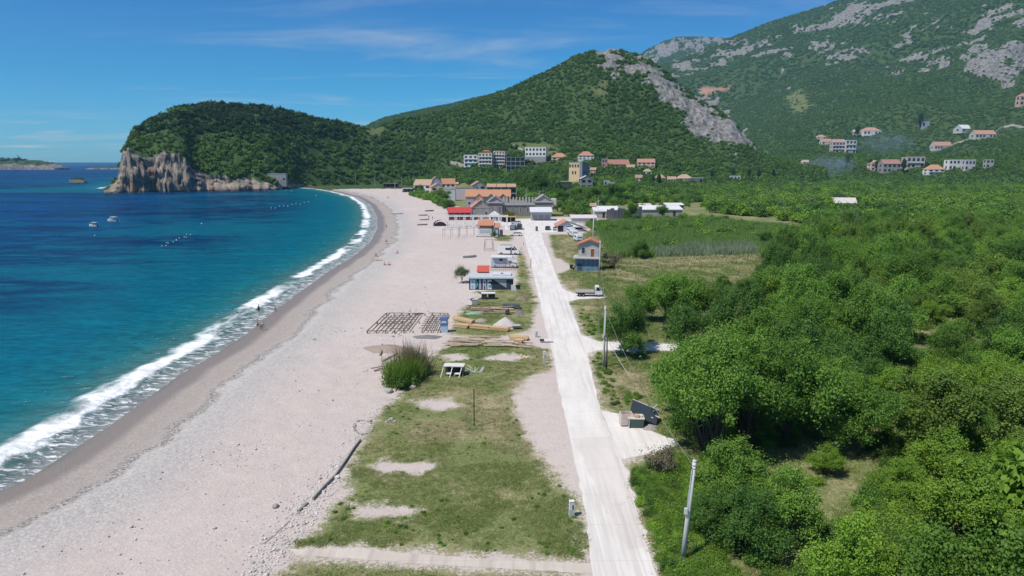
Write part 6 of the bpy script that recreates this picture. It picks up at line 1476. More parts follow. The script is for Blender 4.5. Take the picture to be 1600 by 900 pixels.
# picnic unit: white topped stand with a solid right side
o = empty('market_stand', at(707,588), math.radians(-4), 'white topped stand with slanting front legs and a dark hollow inside, on the meadow', 'stand'); WT = worn((.66,.65,.61))
MB().box(-1.2, 1.45, .0, 1.5, 1.25, 1.33).build('top', WT, o); MB().box(1.30, 1.38, .05, 1.45, 0, 1.249).build('side_panel', worn((.20,.20,.20)), o); MB().box(-1.15, 1.29, 1.38, 1.45, .1, 1.249).build('back_panel', worn((.07,.07,.07)), o)
for x in (-1.15, 0, 1.2): MB().bar((x-.25, -.75, .05), (x+.02, .1, 1.24), .09).build('leg', WT, o)
MB().box(-.75, -.12, -.25, .4, .32, .40).build('shelf', WT, o); MB().box(.25, 1.05, -.25, .4, .32, .40).build('shelf', WT, o); MB().box(-1.1, 1.29, .35, 1.37, .0, .06).build('floor_board', worn((.12,.11,.10)), o)
o = empty('sunbed_frame', at(742,582), .1, 'broken white sunbed frame folded on the grass right of the white topped stand', 'sunbed')
for a_, b_ in (((-1.2,0,.1),(-.2,.5,.45)),((-1.1,.5,.5),(.1,-.3,.1)),((-.9,.9,.75),(-.4,.3,.5)),((-.2,-.3,.08),(.5,.4,.5)),((.0,.2,.1),(.05,.5,.65)),((-1.2,0,.1),(.9,-.1,.12))): MB().bar(a_, b_, .06).build('tube', worn((.66,.66,.62)), o)
MB().add([(.5,-.35,.08),(.95,-.25,.08),(1.3,.35,.62),(.95,.35,.62),(.5,-.35,.03),(.95,-.25,.03),(1.3,.35,.57),(.95,.35,.57)], [(0,1,2,3),(7,6,5,4),(0,4,5,1),(1,5,6,2),(2,6,7,3),(3,7,4,0)]).build('back_board', worn((.36,.37,.36)), o)
# rubbish by the side road
o = empty('open_crate', at(978,664), math.radians(4), 'rusty white open crate full of scraps at the rubbish pile', 'crate'); RW = worn((.62,.52,.47), .8, .35, 2)
for b in ((-.62,-.56,-.5,.5),(.56,.62,-.5,.5),(-.559,.559,-.5,-.44),(-.559,.559,.44,.5)): MB().box(*b, .15, 1.35).build('side', RW, o)
MB().box(-.559,.559,-.439,.439,.15,.95).build('contents', worn((.22,.11,.07), .9, .5, 4), o)
for x in (-.5, .5): MB().box(x-.08, x+.08, -.4, .4, 0, .149).build('skid', OLDWOOD, o)
o = empty('rubbish_bin', at(993,666), math.radians(-3), 'dark green bin heaped with rubbish right of the open crate', 'bin'); MB().box(-.75, .75, -.55, .55, .05, 1.0, (1.08,1.1)).build('body', worn((.06,.10,.09)), o, bevel=.03); MB().box(-.84, .84, -.63, .63, .98, 1.08).build('rim', worn((.62,.55,.48)), o)
MB().box(-.78,-.70,-.66,-.60,.0,1.15).build('corner_post', worn((.5,.5,.56)), o)
for i, (x, y) in enumerate(((-.4,.0),(.1,.15),(.45,-.1),(.1,-.25))): MB().box(x-.26, x+.22, y-.2, y+.2, 1.0, 1.22+.06*i).build('rubbish', worn([(.6,.5,.42),(.45,.2,.15),(.65,.62,.58),(.5,.36,.28)][i]), o, bevel=.05)
o = empty('solar_panel', at(1007,659), math.radians(-22), 'dark sheet panel leaning askew over the rubbish pile', 'panel'); MB().add([(-1.5,-.6,.9),(1.4,-.9,.25),(1.4,.5,1.3),(-1.5,.9,2.0),(-1.5,-.6,.84),(1.4,-.9,.19),(1.4,.5,1.24),(-1.5,.9,1.94)], [(0,1,2,3),(7,6,5,4),(0,4,5,1),(1,5,6,2),(2,6,7,3),(3,7,4,0)]).build('sheet', glass((.035,.045,.055)), o)
MB().bar((-1.5,.9,2.0), (1.4,.5,1.3), .07).build('edge_frame', worn((.55,.56,.55)), o); MB().bar((-1.3,.6,0), (-1.3,.6,1.75), .09).build('prop', OLDWOOD, o); MB().bar((1.1,-.2,0), (1.1,-.2,.75), .09).build('prop', OLDWOOD, o)
for i, (p_, q_, l_) in enumerate((((1000,662),(1028,647),'pale stick lying across the rubbish pile, pointing up right'),((1003,649),(1030,666),'pale stick crossing the other stick over the rubbish pile'),((998,650),(1020,664),'thin white lath between the two crossed sticks'))):
    a_, b_ = G(*p_), G(*q_); tag(MB().bar((a_[0],a_[1],.6), (b_[0],b_[1],1.15-.2*i), .07).build('stick', worn((.68,.66,.60))), l_, 'stick')
heap('rubbish_heap', 'grey rubble and torn cardboard spilling in front of the leaning panel', 'heap', 1016, 668, 34, 5, worn((.45,.39,.37), .9, .5, 3, .1), 12)
# small things between the shed and the timber
o = empty('covered_table', at(763,467), .05, 'dark framed table with a white top in front of the painted shed', 'table'); MB().box(-1.4,1.4,-.8,.8,1.15,1.28).build('top', worn((.66,.67,.66)), o); MB().box(-1.3,-.3,-.7,.7,.1,1.149).build('cabinet', worn((.04,.05,.05)), o); MB().box(.0,1.3,-.6,.7,.1,1.0).build('cabinet', worn((.025,.03,.03)), o)
for x in (-1.3, 1.3): MB().box(x-.06, x+.06, -.75, -.63, 0, 1.149).build('leg', DARK, o)
o = empty('metal_trough', at(799,482), math.radians(-5), 'long grey metal trough lying on the grass near the road', 'trough'); MB().prism([(-.5,.15),(.5,.15),(.65,.95),(.55,.95),(.42,.25),(-.42,.25),(-.55,.95),(-.65,.95)], -1.6, 1.6, 'x').build('body', worn((.20,.20,.22), .5), o)
for x in (-1.3, 1.3): MB().box(x-.1, x+.1, -.5, .5, 0, .149).build('foot', DARK, o)
for x in (-1.58, 1.55): MB().box(x, x+.03, -.5, .5, .26, .9).build('end_plate', worn((.28,.28,.3), .5), o)
o = empty('chest', at(742,476), 0, 'grey chest standing at the corner of the third timber pile', 'chest'); MB().box(-.55,.55,-.35,.35,.05,.95).build('body', worn((.34,.37,.33)), o); MB().box(-.6,.6,-.4,.4,.951,1.05).build('lid', worn((.44,.46,.42)), o)
o = empty('rowing_boat', at(742,491.5), math.radians(-3), 'small green upturned boat beside the third timber pile', 'boat'); V, F = [], []
for i in range(9):
    t = i/8; b = .62*math.sin(math.pi*min(1, t*.85+.12))
    for k in range(7): a_ = math.pi*k/6; V.append((-1.7+3.4*t, math.cos(a_)*b, math.sin(a_)*b*.75+.02))
for i in range(8):
    for k in range(6): F.append((i*7+k, i*7+k+1, (i+1)*7+k+1, (i+1)*7+k))
MB().add(V, F).build('hull', worn((.22,.38,.28)), o, True); MB().box(-1.6, 1.6, -.05, .05, .45, .52).build('keel', worn((.58,.60,.55)), o)
o = empty('wheelbarrow', at(806,514), .2, 'pale wheelbarrow lying in the grass right of the sand heap', 'wheelbarrow'); MB().box(-.6,.6,-.4,.4,.3,.65,(1.3,1.25)).build('tray', worn((.5,.5,.44)), o)
for s_ in (-1, 1): MB().bar((-.6, s_*.2, .3), (1.2, s_*.33, .5), .05).build('handle', DARK, o); MB().bar((.5, s_*.28, .35), (.55, s_*.3, 0), .05).build('leg', DARK, o)
t = MB().lathe([(.12,-.05),(.2,-.05),(.2,.05),(.12,.05)], n=12, axis='y').build('wheel', RUBBER, o); t.location = (-.85, 0, .2)
o = empty('stove', at(793,492), .1, 'small dark stove beside the trough', 'stove'); MB().box(-.35,.35,-.3,.3,.12,.8).build('body', worn((.05,.05,.05)), o); MB().box(-.25,.25,-.33,-.301,.3,.65).build('door', worn((.1,.1,.1)), o); MB().tube([(.15,.1,.8),(.15,.1,1.2)], .07).build('flue', DARK, o)
o = empty('broken_sign', at(853,533), .05, 'black and white sheet lying flat at the edge of the road', 'sheet'); MB().box(-.9,-.25,-.9,.9,.06,.12).build('dark_panel', DARK, o); MB().box(-.249,.95,-.85,.85,.06,.14).build('white_panel', worn((.66,.66,.66)), o); MB().box(-.95,1.0,-1.0,-.901,.02,.2).build('frame', worn((.28,.27,.33)), o)
heap('brush_heap', 'dry brush and brown scraps in the grass right of the painted shed', 'heap', 815, 469, 20, 7, worn((.34,.25,.20), .9, .5, 5, .1), 21)
heap('scrap_heap', 'pile of dark scraps and a purple bag near the trough', 'heap', 811, 491, 18, 6, worn((.30,.25,.29), .9, .6, 5, .1), 22)
# slabs in front of the painted shed
for i, (p_, l_) in enumerate((([(728,463),(745,458),(757,464),(737,472)],'pale concrete slab in front of the left corner of the painted shed'),([(722,474),(738,467),(748,470),(733,480)],'pale concrete slab nearer the beach than the other slab'))):
    m = MB(); q = [G(u, v) for u, v in p_]; m.add([(x, y, .0) for x, y, z in q]+[(x, y, .18) for x, y, z in q], [(3,2,1,0),(4,5,6,7),(0,1,5,4),(1,2,6,5),(2,3,7,6),(3,0,4,7)]); tag(m.build('concrete_slab', worn((.55,.50,.46))), l_, 'slab')
# fence by the motorhome
o = empty('garden_fence', at(764,423), 0, 'low grey picket fence between the motorhome and the red roofed cabin', 'fence')
for i in range(14): MB().box(i*.52-.05, i*.52+.05, -.03, .03, 0, 1.2).build('picket', worn((.25,.25,.25)), o)
for z in (.35, .95): MB().box(-.1, 6.9, .031, .08, z, z+.09).build('rail', worn((.28,.28,.28)), o)
# swing frame and bare awning frames on the sand
def frame(label, u0, u1, v, vt, depth, mat, name='awning_frame', extra=0):
    x, y, z = G((u0+u1)/2, v); s_ = mpp((x, y, z)); w_ = (u1-u0)*s_; H = (v-vt)*s_; o = empty(name, (x, y, 0), 0, label, 'frame')
    for i in range(3+extra):
        a_ = -w_/2+w_*i/(2+extra)
        for d in (0, depth): MB().bar((a_, d, -.2), (a_+random.uniform(-.1,.1), d, H), .09).build('post', mat, o)
        MB().bar((a_, 0, H), (a_, depth, H*random.uniform(.92,1.05)), .07).build('cross_bar', mat, o)
    for d in (0, depth): MB().bar((-w_/2, d, H), (w_/2, d, H), .08).build('top_bar', mat, o)
FR = worn((.20,.17,.16))
frame('bare dark awning frame on the sand, left one before the pergola', 692, 716, 374, 359, 7, FR); frame('bare dark awning frame on the sand, right one before the pergola', 717, 740, 371, 357, 6, FR)
x, y, z = at(764,392); o = empty('swing', (x, y, 0), math.radians(12), 'old iron swing frame with a dark seat on the sand left of the camper van', 'swing')
for a_ in (-1.4, 1.4):
    for d in (-1.0, 1.0): MB().bar((a_, d, -.1), (a_*.85, 0, 3.6), .1).build('leg', FR, o)
MB().bar((-1.3,0,3.6), (1.3,0,3.6), .1).build('top_bar', FR, o); MB().box(-1.0,1.0,-.3,.3,.55,.63).build('seat', worn((.08,.075,.07)), o)
for a_ in (-.9, .9): MB().bar((a_,0,.6), (a_*.95,0,3.6), .04).build('chain', FR, o)
# white inflatable cover with dark openings at the pergola's left end
o = empty('beach_tent', at(688,353.5), 0, 'white rounded beach cover with dark openings at the left end of the pergola', 'tent'); V, F = [], []; R_ = 13*mpp(at(688,353.5))
for i in range(9):
    for k in range(11): a_ = math.pi*k/10; t = i/8; V.append((math.cos(a_)*R_*.92, t*9, math.sin(a_)*R_*(.78-.25*t)))
for i in range(8):
    for k in range(10): F.append((i*11+k, i*11+k+1, (i+1)*11+k+1, (i+1)*11+k))
MB().add(V, F).build('cover', worn((.66,.65,.61)), o, True); m = MB(); m.prism([(math.cos(math.pi*k/8)*R_*.72, math.sin(math.pi*k/8)*R_*.55) for k in range(9)], -.06, .12); m.build('opening', worn((.025,.025,.03)), o)
for a_ in (-.8, .8): MB().box(a_*R_-.2, a_*R_+.2, -.5, .2, 0, .8).build('weight', worn((.5,.48,.46)), o)
# small boats and boards lying on the beach
def beached(label, u, v, L, c, rz):
    o = empty('beached_boat', at(u, v), rz, label, 'boat'); V, F = [], []
    for i in range(9):
        t = i/8; b = L*.16*math.sin(math.pi*min(1, t*.8+.18)); sh = .5+.18*t
        V += [(-L/2+L*t, -b, sh), (-L/2+L*t, -b*.6, .02), (-L/2+L*t, b*.6, .02), (-L/2+L*t, b, sh), (-L/2+L*t, b*.85, sh), (-L/2+L*t, b*.5, .18), (-L/2+L*t, -b*.5, .18), (-L/2+L*t, -b*.85, sh)]
    for i in range(8):
        for k in range(8): F.append((i*8+k, i*8+(k+1) % 8, i*8+8+(k+1) % 8, i*8+8+k))
    F += [tuple(range(7,-1,-1)), tuple(64+k for k in range(8))]; MB().add(V, F).build('hull', worn(c), o)
    for x in (-L*.15, L*.15): MB().box(x-.12, x+.12, -L*.11, L*.11, .38, .43).build('bench', OLDWOOD, o)
beached('white rowing boat alone in the middle of the beach', 621, 334.5, 6, (.68,.68,.66), .1); beached('dark rowing boat at the edge of the beach trees', 671, 330, 5, (.18,.15,.13), .4); beached('grey rowing boat left of the white beach cover', 661, 337, 4.6, (.40,.38,.36), .2)
beached('low grey boat just below the other grey boat', 663, 344, 4.6, (.46,.43,.42), .1); beached('dark boat lying below the white beach cover', 660, 352, 4.4, (.30,.27,.25), .2); beached('small grey skiff on the sand near the iron swing', 734, 402.5, 4.0, (.36,.35,.34), .35); beached('white boat with a yellow rim under the beach trees', 649, 301.5, 6, (.70,.69,.55), 0)
# ---------------------------------------------------------------- stones, driftwood, beach edge
ROCKM = worn((.46,.44,.42), .9, .4, 3, .05)
def rock_mesh(seed, mat=ROCKM, sq=(1, .8, .6)):
    import bmesh
    b = bmesh.new(); bmesh.ops.create_icosphere(b, subdivisions=2, radius=1); rs = np.random.default_rng(seed)
    for v in b.verts: q = 1+rs.uniform(-.2, .22); v.co = (v.co.x*q*sq[0], v.co.y*q*sq[1], v.co.z*q*sq[2])
    me = bpy.data.meshes.new('stone'); b.to_mesh(me); b.free(); me.materials.append(mat); return me
RM = [rock_mesh(k) for k in range(5)]
def stone(u, v, r_, label, group=None, k=None):
    o = obj_of('stone', RM[random.randrange(5) if k is None else k]); x, y, z = G(u, v); o.location = (x, y, r_*.3); o.scale = (r_,)*3; o.rotation_euler = (0, 0, random.uniform(0, 6)); return tag(o, label, 'stone', group)
stone(654,563,.95,'large pale boulder behind the tall beach bush'); stone(608,613,.55,'grey stone at the foot of the tall beach bush'); stone(430,792,.28,'dark stone alone on the open sand'); stone(646,606,.4,'stone and scrap under the right side of the tall beach bush')
for i in range(22):
    a_ = 6.283*i/22; stone(567+15*math.cos(a_)+random.uniform(-2,2), 668+11*math.sin(a_)+random.uniform(-1,1), random.uniform(.12,.24), 'small stone in the ring on the sand at the end of the timber edging', 'stones of the ring on the sand')
for i in range(7): stone(604+random.uniform(0,14), 657+random.uniform(-5,5), random.uniform(.1,.24), 'small stone in the scatter right of the stone ring', 'stones right of the ring')
# timber edging between sand and meadow
def edging(label, px, h_, th, mat, name='timber_edging'):
    m = MB(); P_ = [Vector(G(u, v)) for u, v in px]
    for a_, b_ in zip(P_, P_[1:]): m.bar(a_+Vector((0,0,h_/2-.05)), b_+Vector((0,0,h_/2-.05)), th, h_)
    return tag(m.build(name, mat), label, 'edging')
edging('long dark timber edging between the sand and the near meadow', [(563,689),(553,702),(540,722),(524,745),(505,764),(489,782)], .32, .12, worn((.34,.32,.29), .85, .35, 2))
edging('short end piece of timber edging sunk in the sand', [(480,787),(466,800)], .22, .22, worn((.30,.28,.25), .85, .35, 2)); edging('grey board lying on the sand beyond the timber edging', [(452,814),(432,832),(412,850)], .10, .16, worn((.42,.37,.33), .85, .35, 2))
for i, (p_, q_, l_, r_) in enumerate((((597,566),(622,553),'brown driftwood log pointing at the tall beach bush',.10),((584,580),(602,577),'pale driftwood log on the sand left of the tall beach bush',.16),((580,576),(610,572),'thin driftwood branch behind the pale log',.06),((594,556),(599,546),'dark driftwood stump on the earth mound',.14),((648,493),(662,491),'dark driftwood log behind the deck frame',.18))):
    a_, b_ = Vector(G(*p_)), Vector(G(*q_)); m = MB(); m.tube([a_+Vector((0,0,r_)), a_.lerp(b_,.5)+Vector((0,.15,r_*1.3)), b_+Vector((0,0,r_*.8))], [r_,r_*.9,r_*.5], 8); tag(m.build('driftwood', OLDWOOD if i != 1 else worn((.5,.42,.36)), None, True), l_, 'driftwood')
for i in range(5):
    a_, b_ = Vector(G(618+i*5, 612-i*1.2)), Vector(G(622+i*5, 602-i)); tag(MB().bar(a_+Vector((0,0,.05)), b_+Vector((0,0,.5)), .09).build('stake', OLDWOOD), 'weathered stake in the row under the tall beach bush', 'stake', 'stakes under the tall beach bush')
# the tall feathery bush on the beach edge: many thin upright shoots
x, y, z = G(633, 603); o = empty('tamarisk_bush', (x, y, 0), 0, 'tall feathery bush with reddish tips at the edge of beach and meadow', 'bush'); s_ = mpp((x, y, 0))
for i, (du, dv, hh, rr_, c_) in enumerate(((-12,0,44,13,L_OLIVE),(8,-6,46,14,L_OLIVE),(10,-24,44,13,L_GREY),(-14,-10,40,12,L_OLIVE),(24,-18,38,11,L_GREY))):
    q = tuft(800+i, c_, 520, hh*s_, rr_*s_*.55, .035, .30); p_ = G(633+du, 603+dv); q.name = 'shoots'; link(q, o); q.location = (p_[0]-x, p_[1]-y, 0)
tp = tuft(820, leaf_mat("tamarisk_tips", (.30,.20,.13), (.42,.30,.2), .3), 420, 58*s_, 15*s_, .035, .26); tp.name = 'reddish_shoots'; link(tp, o); p_ = G(644, 583); tp.location = (p_[0]-x, p_[1]-y, 0)
for i, (du, dv, q_) in enumerate(((-18,2,1.3),(-6,6,1.2),(6,0,1.2),(18,-12,1.2),(2,-14,1.4))):
    b_ = blob(840+i, L_DARK, 1, 1.3, 22, 60, .13, jag=.4); b_.name = 'foliage'; link(b_, o); p_ = G(633+du, 603+dv); b_.location = (p_[0]-x, p_[1]-y, -.1); b_.scale = (q_, q_, q_)
for i in range(5): MB().tube([(0,0,-.1),(random.uniform(-.8,.8),random.uniform(0,2),1.2)], [.08,.03], 6).build('stem', BARK, o)
def pebbles():
    x, y = land_points(160000, None, 38, 150, lambda a_, b_: (coast(a_, b_) > 7) & (grass_d(a_, b_) < -.3))
    e = np.minimum(seg_dist(x, y, W([(600,640),(565,690),(540,722),(505,764),(480,800),(440,850),(400,900)]), False), 50)
    k = (rng.uniform(0, 1, len(x)) < .03+.85*np.exp(-(e/1.3)**2)+.10*(fbm(x/6, y/6, 3, 2) > .58)) & off_road(x, y, .2) & (project(x, y, 0*x)[0] < 830); x, y, e = x[k][:9000], y[k][:9000], e[k][:9000]
    s = rng.lognormal(-3.0, .42, len(x))*np.where(e < 2, 1.35, 1.0)*np.clip(np.hypot(x, y)/70, .9, 1.5)
    pal = [worn((.62,.60,.57), .9, .15, 6), worn((.52,.49,.46), .9, .2, 6), worn((.36,.35,.34), .9, .2, 6)]
    import bmesh; src = []
    for i in range(6): src.append(bpy.data.objects.new('p', rock_mesh(900+i, pal[[0,0,1,1,2,0][i]])))
    scatter('pebbles', np.stack([x, y, ground_z(x, y)+s*.25], 1), s, src, None, 'pale pebbles and small stones scattered over the upper beach', 'pebbles', .3); print("PEBBLES", len(x))
pebbles()
# ---------------------------------------------------------------- islets and rocks in the sea
def islet(label, u0, u1, vb, vt, seed, deep=.5, flat=.5, name='rock_islet', trees=0):
    p_ = G((u0+u1)/2, vb, SEA); s_ = mpp(p_); w_ = (u1-u0)*s_; H = (vb-vt)*s_; nx, ny = 90, 36
    X_, Y_ = np.meshgrid(np.linspace(-.5, .5, nx), np.linspace(0, 1, ny)); e = np.clip(1-(2*X_)**2, 0, 1)*np.clip(1-(2*Y_-1)**2, 0, 1)
    Z = H*(e**flat)*(.25+1.15*fbm(X_*9+seed, Y_*4, 5, seed, True)*.9)-.6
    Z = np.minimum(Z, H); q = np.arange(nx*ny).reshape(ny, nx); q = np.stack([q[:-1,:-1], q[:-1,1:], q[1:,1:], q[1:,:-1]], -1).reshape(-1, 4); one = np.ones(nx*ny)
    o = empty(name, p_, 0, label, 'islet'); obj_of('rock', mesh_np('rock', np.stack([X_.ravel()*w_, Y_.ravel()*w_*deep, Z.ravel()], 1), q, M_HILL, False, dict(rock=np.clip(1.5-Z.ravel()/H*1.9+.9*(fbm(X_.ravel()*14, Y_.ravel()*6, 3, 3)-.5), 0, 1), cliff=one*.25, scree=0*one, patch=0*one)), o)
    for i in range(trees):
        t = -.5+rng.uniform(.02, .62); k_ = int((t+.5)*(nx-1)); zz = Z[:, k_].max(); b = blob(950+i % 3, L_PINE, 1, 1.3, 10, 14, .42); b.name = 'pine_crown'; link(b, o); b.location = (t*w_, w_*deep*.45, zz-.15*H); q_ = H*rng.uniform(.18, .34); b.scale = (q_*1.25, q_*1.25, q_)
    return o
islet('long low rocky island with pines at the far left of the sea', -60, 83, 265.5, 250.5, 4, .35, .45, trees=22)
islet('thin pale reef on the horizon left of the headland', 133, 196, 265, 260.5, 9, .2, .35)
islet('small dark brown rock alone in the sea left of the headland', 105, 131, 285.5, 277, 15, .5, .5, 'sea_rock')
# ---------------------------------------------------------------- people
SKIN = [worn(c, .55, .08, 6) for c in ((.50,.31,.22), (.42,.25,.17), (.55,.36,.27))]
def person(label, u, v, rz, pose='stand', wear=(.05,.05,.07), skin=0, hair=(.04,.025,.02), top=None, H=1.72, z=None, item=None):
    p = G(u, v, SEA+.1); x, y = p[0], p[1]; zz = ground_at(x, y) if z is None else z
    if zz > -.3: x, y, _ = G(u, v, 0); zz = ground_at(x, y) if z is None else z
    o = empty('person', (x, y, zz), rz, label, 'person'); k = H/1.72; o.scale = (k, k, k)
    J = dict(pel=(0,0,.94), sp=(.0,0,1.12), ch=(.01,0,1.30), nk=(.0,0,1.47), hd=(.03,0,1.60), tp=(.02,0,1.68))
    A = {}
    for s_ in (-1, 1):
        sw = {'walk': .26*s_, 'run': .42*s_}.get(pose, .03*s_)
        J['sh', s_] = (0, .18*s_, 1.40); J['el', s_] = (-sw*.5, .25*s_, 1.14); J['wr', s_] = (-sw*.9+.08, .26*s_, .90)
        J['hp', s_] = (0, .09*s_, .90); J['kn', s_] = (sw*.55+.04, .10*s_, .50); J['an', s_] = (sw*1.05-.03, .11*s_, .09); J['to', s_] = (sw*1.05+.14, .12*s_, .035)
        if pose == 'wave': J['el', s_] = (.0, .42*s_, 1.36); J['wr', s_] = (.05, .58*s_, 1.52 if s_ > 0 else 1.2)
    if pose == 'bend':
        J.update(sp=(.10,0,1.06), ch=(.28,0,1.14), nk=(.42,0,1.16), hd=(.55,0,1.12), tp=(.62,0,1.08))
        for s_ in (-1, 1): J['sh', s_] = (.36, .18*s_, 1.12); J['el', s_] = (.42, .2*s_, .84); J['wr', s_] = (.50, .14*s_, .60); J['kn', s_] = (.10, .12*s_, .50)
    if pose == 'crouch':
        J.update(pel=(0,0,.42), sp=(.08,0,.60), ch=(.2,0,.74), nk=(.3,0,.88), hd=(.36,0,1.0), tp=(.36,0,1.08))
        for s_ in (-1, 1): J['sh', s_] = (.22, .18*s_, .82); J['el', s_] = (.36, .24*s_, .62); J['wr', s_] = (.52, .14*s_, .52); J['hp', s_] = (0, .1*s_, .40); J['kn', s_] = (.34, .16*s_, .50); J['an', s_] = (.08, .14*s_, .09); J['to', s_] = (.24, .15*s_, .035)
    if pose == 'sit':
        J.update(pel=(0,0,.12), sp=(-.05,0,.30), ch=(-.08,0,.48), nk=(-.05,0,.66), hd=(-.01,0,.79), tp=(-.02,0,.87))
        for s_ in (-1, 1): J['sh', s_] = (-.07, .18*s_, .59); J['el', s_] = (-.24, .26*s_, .34); J['wr', s_] = (-.28, .28*s_, .08); J['hp', s_] = (.03, .09*s_, .12); J['kn', s_] = (.42, .12*s_, .36); J['an', s_] = (.74, .12*s_, .07); J['to', s_] = (.86, .13*s_, .14)
    if pose == 'lie':
        J = {q: (-(z_-.9), y_, .13) if not isinstance(q, str) or q != 'hd' else (-(z_-.9), y_, .15) for q, (x_, y_, z_) in J.items()}
        for s_ in (-1, 1): J['to', s_] = (.88, .14*s_, .19)
    V, E, R_ = [], [], []
    def vx(p_, r_, par=None):
        V.append(p_); R_.append(r_)
        if par is not None: E.append((par, len(V)-1))
        return len(V)-1
    pel = vx(J['pel'], (.135, .105)); sp = vx(J['sp'], (.125, .095), pel); ch = vx(J['ch'], (.145, .105), sp); nk = vx(J['nk'], .055, ch); hd = vx(J['hd'], (.085, .10), nk); vx(J['tp'], (.075, .085), hd)
    nose = tuple(J['hd'][i]+(.10, 0, -.01)[i] for i in range(3)) if pose != 'lie' else tuple(J['hd'][i]+(0, 0, .10)[i] for i in range(3)); vx(nose, .018, hd)
    for s_ in (-1, 1):
        a = vx(J['sh', s_], .062, ch); b = vx(J['el', s_], .043, a); c_ = vx(J['wr', s_], .028, b)
        d = (Vector(J['wr', s_])-Vector(J['el', s_])).normalized(); side = d.cross(Vector((0, 1, 0))).normalized() if abs(d.y) < .9 else Vector((1, 0, 0)); w_ = Vector(J['wr', s_])
        pm = vx(tuple(w_+d*.05), (.036, .02), c_)
        for q, L in ((-.6, .072), (-.2, .085), (.2, .08), (.6, .062)):
            f1 = vx(tuple(w_+d*.095+side*(q*.045)), .010, pm); f2 = vx(tuple(w_+d*(.095+L*.55)+side*(q*.055)+Vector((0, -.012*s_, 0))), .009, f1); vx(tuple(w_+d*(.095+L)+side*(q*.055)+Vector((0, -.03*s_, 0))), .007, f2)
        t1 = vx(tuple(w_+d*.045+side*.05), .012, pm); vx(tuple(w_+d*.085+side*.075), .009, t1)
        a = vx(J['hp', s_], .092, pel); b = vx(J['kn', s_], .058, a); c_ = vx(J['an', s_], .038, b); vx(J['to', s_], (.045, .03), c_)
    me = bpy.data.meshes.new('body'); me.from_pydata(V, E, []); me.materials.append(SKIN[skin]); b = obj_of('body', me, o)
    m = b.modifiers.new('skin', 'SKIN'); m.use_smooth_shade = True
    for i, r_ in enumerate(R_):
        sv = me.skin_vertices[0].data[i]; sv.radius = r_ if isinstance(r_, tuple) else (r_, r_); sv.use_root = (i == 0)
    m = b.modifiers.new('subsurf', 'SUBSURF'); m.levels = 1; m.render_levels = 1
    hx_, hy_, hz_ = J['hd']; dh = Vector(J['tp'])-Vector(J['hd'])
    h = MB(); c0 = Vector(J['tp'])-dh*.3-(Vector(nose)-Vector(J['hd']))*.22
    h.lathe([(.03,-.085),(.085,-.05),(.105,.0),(.095,.05),(.05,.085)], tuple(c0), 12); h.build('hair', worn(hair), o, True)
    g = MB(); wm_ = worn(wear)
    for s_ in (-1, 1):
        a_, b_ = Vector(J['hp', s_]), Vector(J['kn', s_]); pl = Vector(J['pel']); g.tube([a_.lerp(pl, .2)+Vector((0,0,.02)), a_.lerp(b_, .22), a_.lerp(b_, .52)], [.125,.112,.098], 10)
    g.tube([Vector(J['pel']).lerp(Vector(J['sp']), -.35), Vector(J['pel']).lerp(Vector(J['sp']), .35)], [.150,.148], 12); g.build('swim_shorts', wm_, o, True)
    if top: MB().tube([Vector(J['pel']).lerp(Vector(J['sp']), .4), J['sp'], J['ch'], Vector(J['ch']).lerp(Vector(J['nk']), .45)], [.150,.148,.168,.12], 12).build('shirt', worn(top), o, True)
    return o
person('person in dark shorts striding through the foam at the water edge', 403, 513, math.radians(200), 'run', (.03,.03,.05), 0)
person('person bending down at the water edge beside the striding one', 409, 516, math.radians(-30), 'bend', (.02,.02,.02), 1, top=(.45,.40,.33))
person('dark figure standing in the surf above the striding person', 404.5, 487, math.radians(120), 'stand', (.03,.03,.04), 1, top=(.03,.03,.045))
person('person crouching in the breaking wave', 374, 492, math.radians(190), 'crouch', (.04,.04,.06), 1)
person('small child standing alone in the foam', 430.5, 487, math.radians(100), 'stand', (.25,.2,.2), 1, H=1.2)
person('swimmer with raised arms out beyond the breaking wave', 364, 486, math.radians(60), 'wave', (.05,.05,.08), 1, z=-2.2)
person('person walking along the wet sand at the middle of the bay', 604, 357, math.radians(80), 'walk', (.05,.05,.08), 1)
person('person in a red top sitting by a dark towel near the wet sand', 603.5, 379, math.radians(200), 'sit', (.05,.04,.05), 0, top=(.35,.08,.08))
person('person lying on a towel with red swimwear near the wet sand', 590, 404, math.radians(10), 'lie', (.5,.06,.06), 0)
person('person sitting beside the one lying with red swimwear', 587.5, 402, math.radians(300), 'sit', (.45,.05,.06), 1)
person('person sitting alone on the pale sand in the middle of the beach', 621, 396, math.radians(210), 'sit', (.3,.12,.1), 1, hair=(.12,.06,.03))
person('left one of two people sunbathing in pale red swimwear', 601, 414.5, math.radians(20), 'sit', (.5,.15,.15), 0); person('right one of two people sunbathing, leaning back in dark swimwear', 608, 414.5, math.radians(20), 'sit', (.1,.05,.05), 2)
person('taller of the two people walking on the far curve of the beach', 581, 311, math.radians(60), 'walk', (.05,.05,.07), 1, H=1.85); person('shorter of the two people walking on the far curve of the beach', 584, 312, math.radians(60), 'walk', (.25,.2,.2), 0, H=1.6, top=(.3,.25,.25))
person('person in black standing on the far beach', 605.5, 310.5, math.radians(90), 'stand', (.02,.02,.03), 1, H=1.85, top=(.02,.02,.03)); person('person in white standing beside the one in black on the far beach', 608, 311, math.radians(90), 'stand', (.5,.5,.5), 0, top=(.6,.6,.58))
person('person in a red shirt walking left of the white beach cover', 670, 342, math.radians(90), 'walk', (.1,.1,.15), 1, top=(.5,.08,.06)); person('person in pink walking towards the white beach cover', 676, 343.5, math.radians(90), 'walk', (.2,.12,.12), 0, top=(.55,.25,.25))
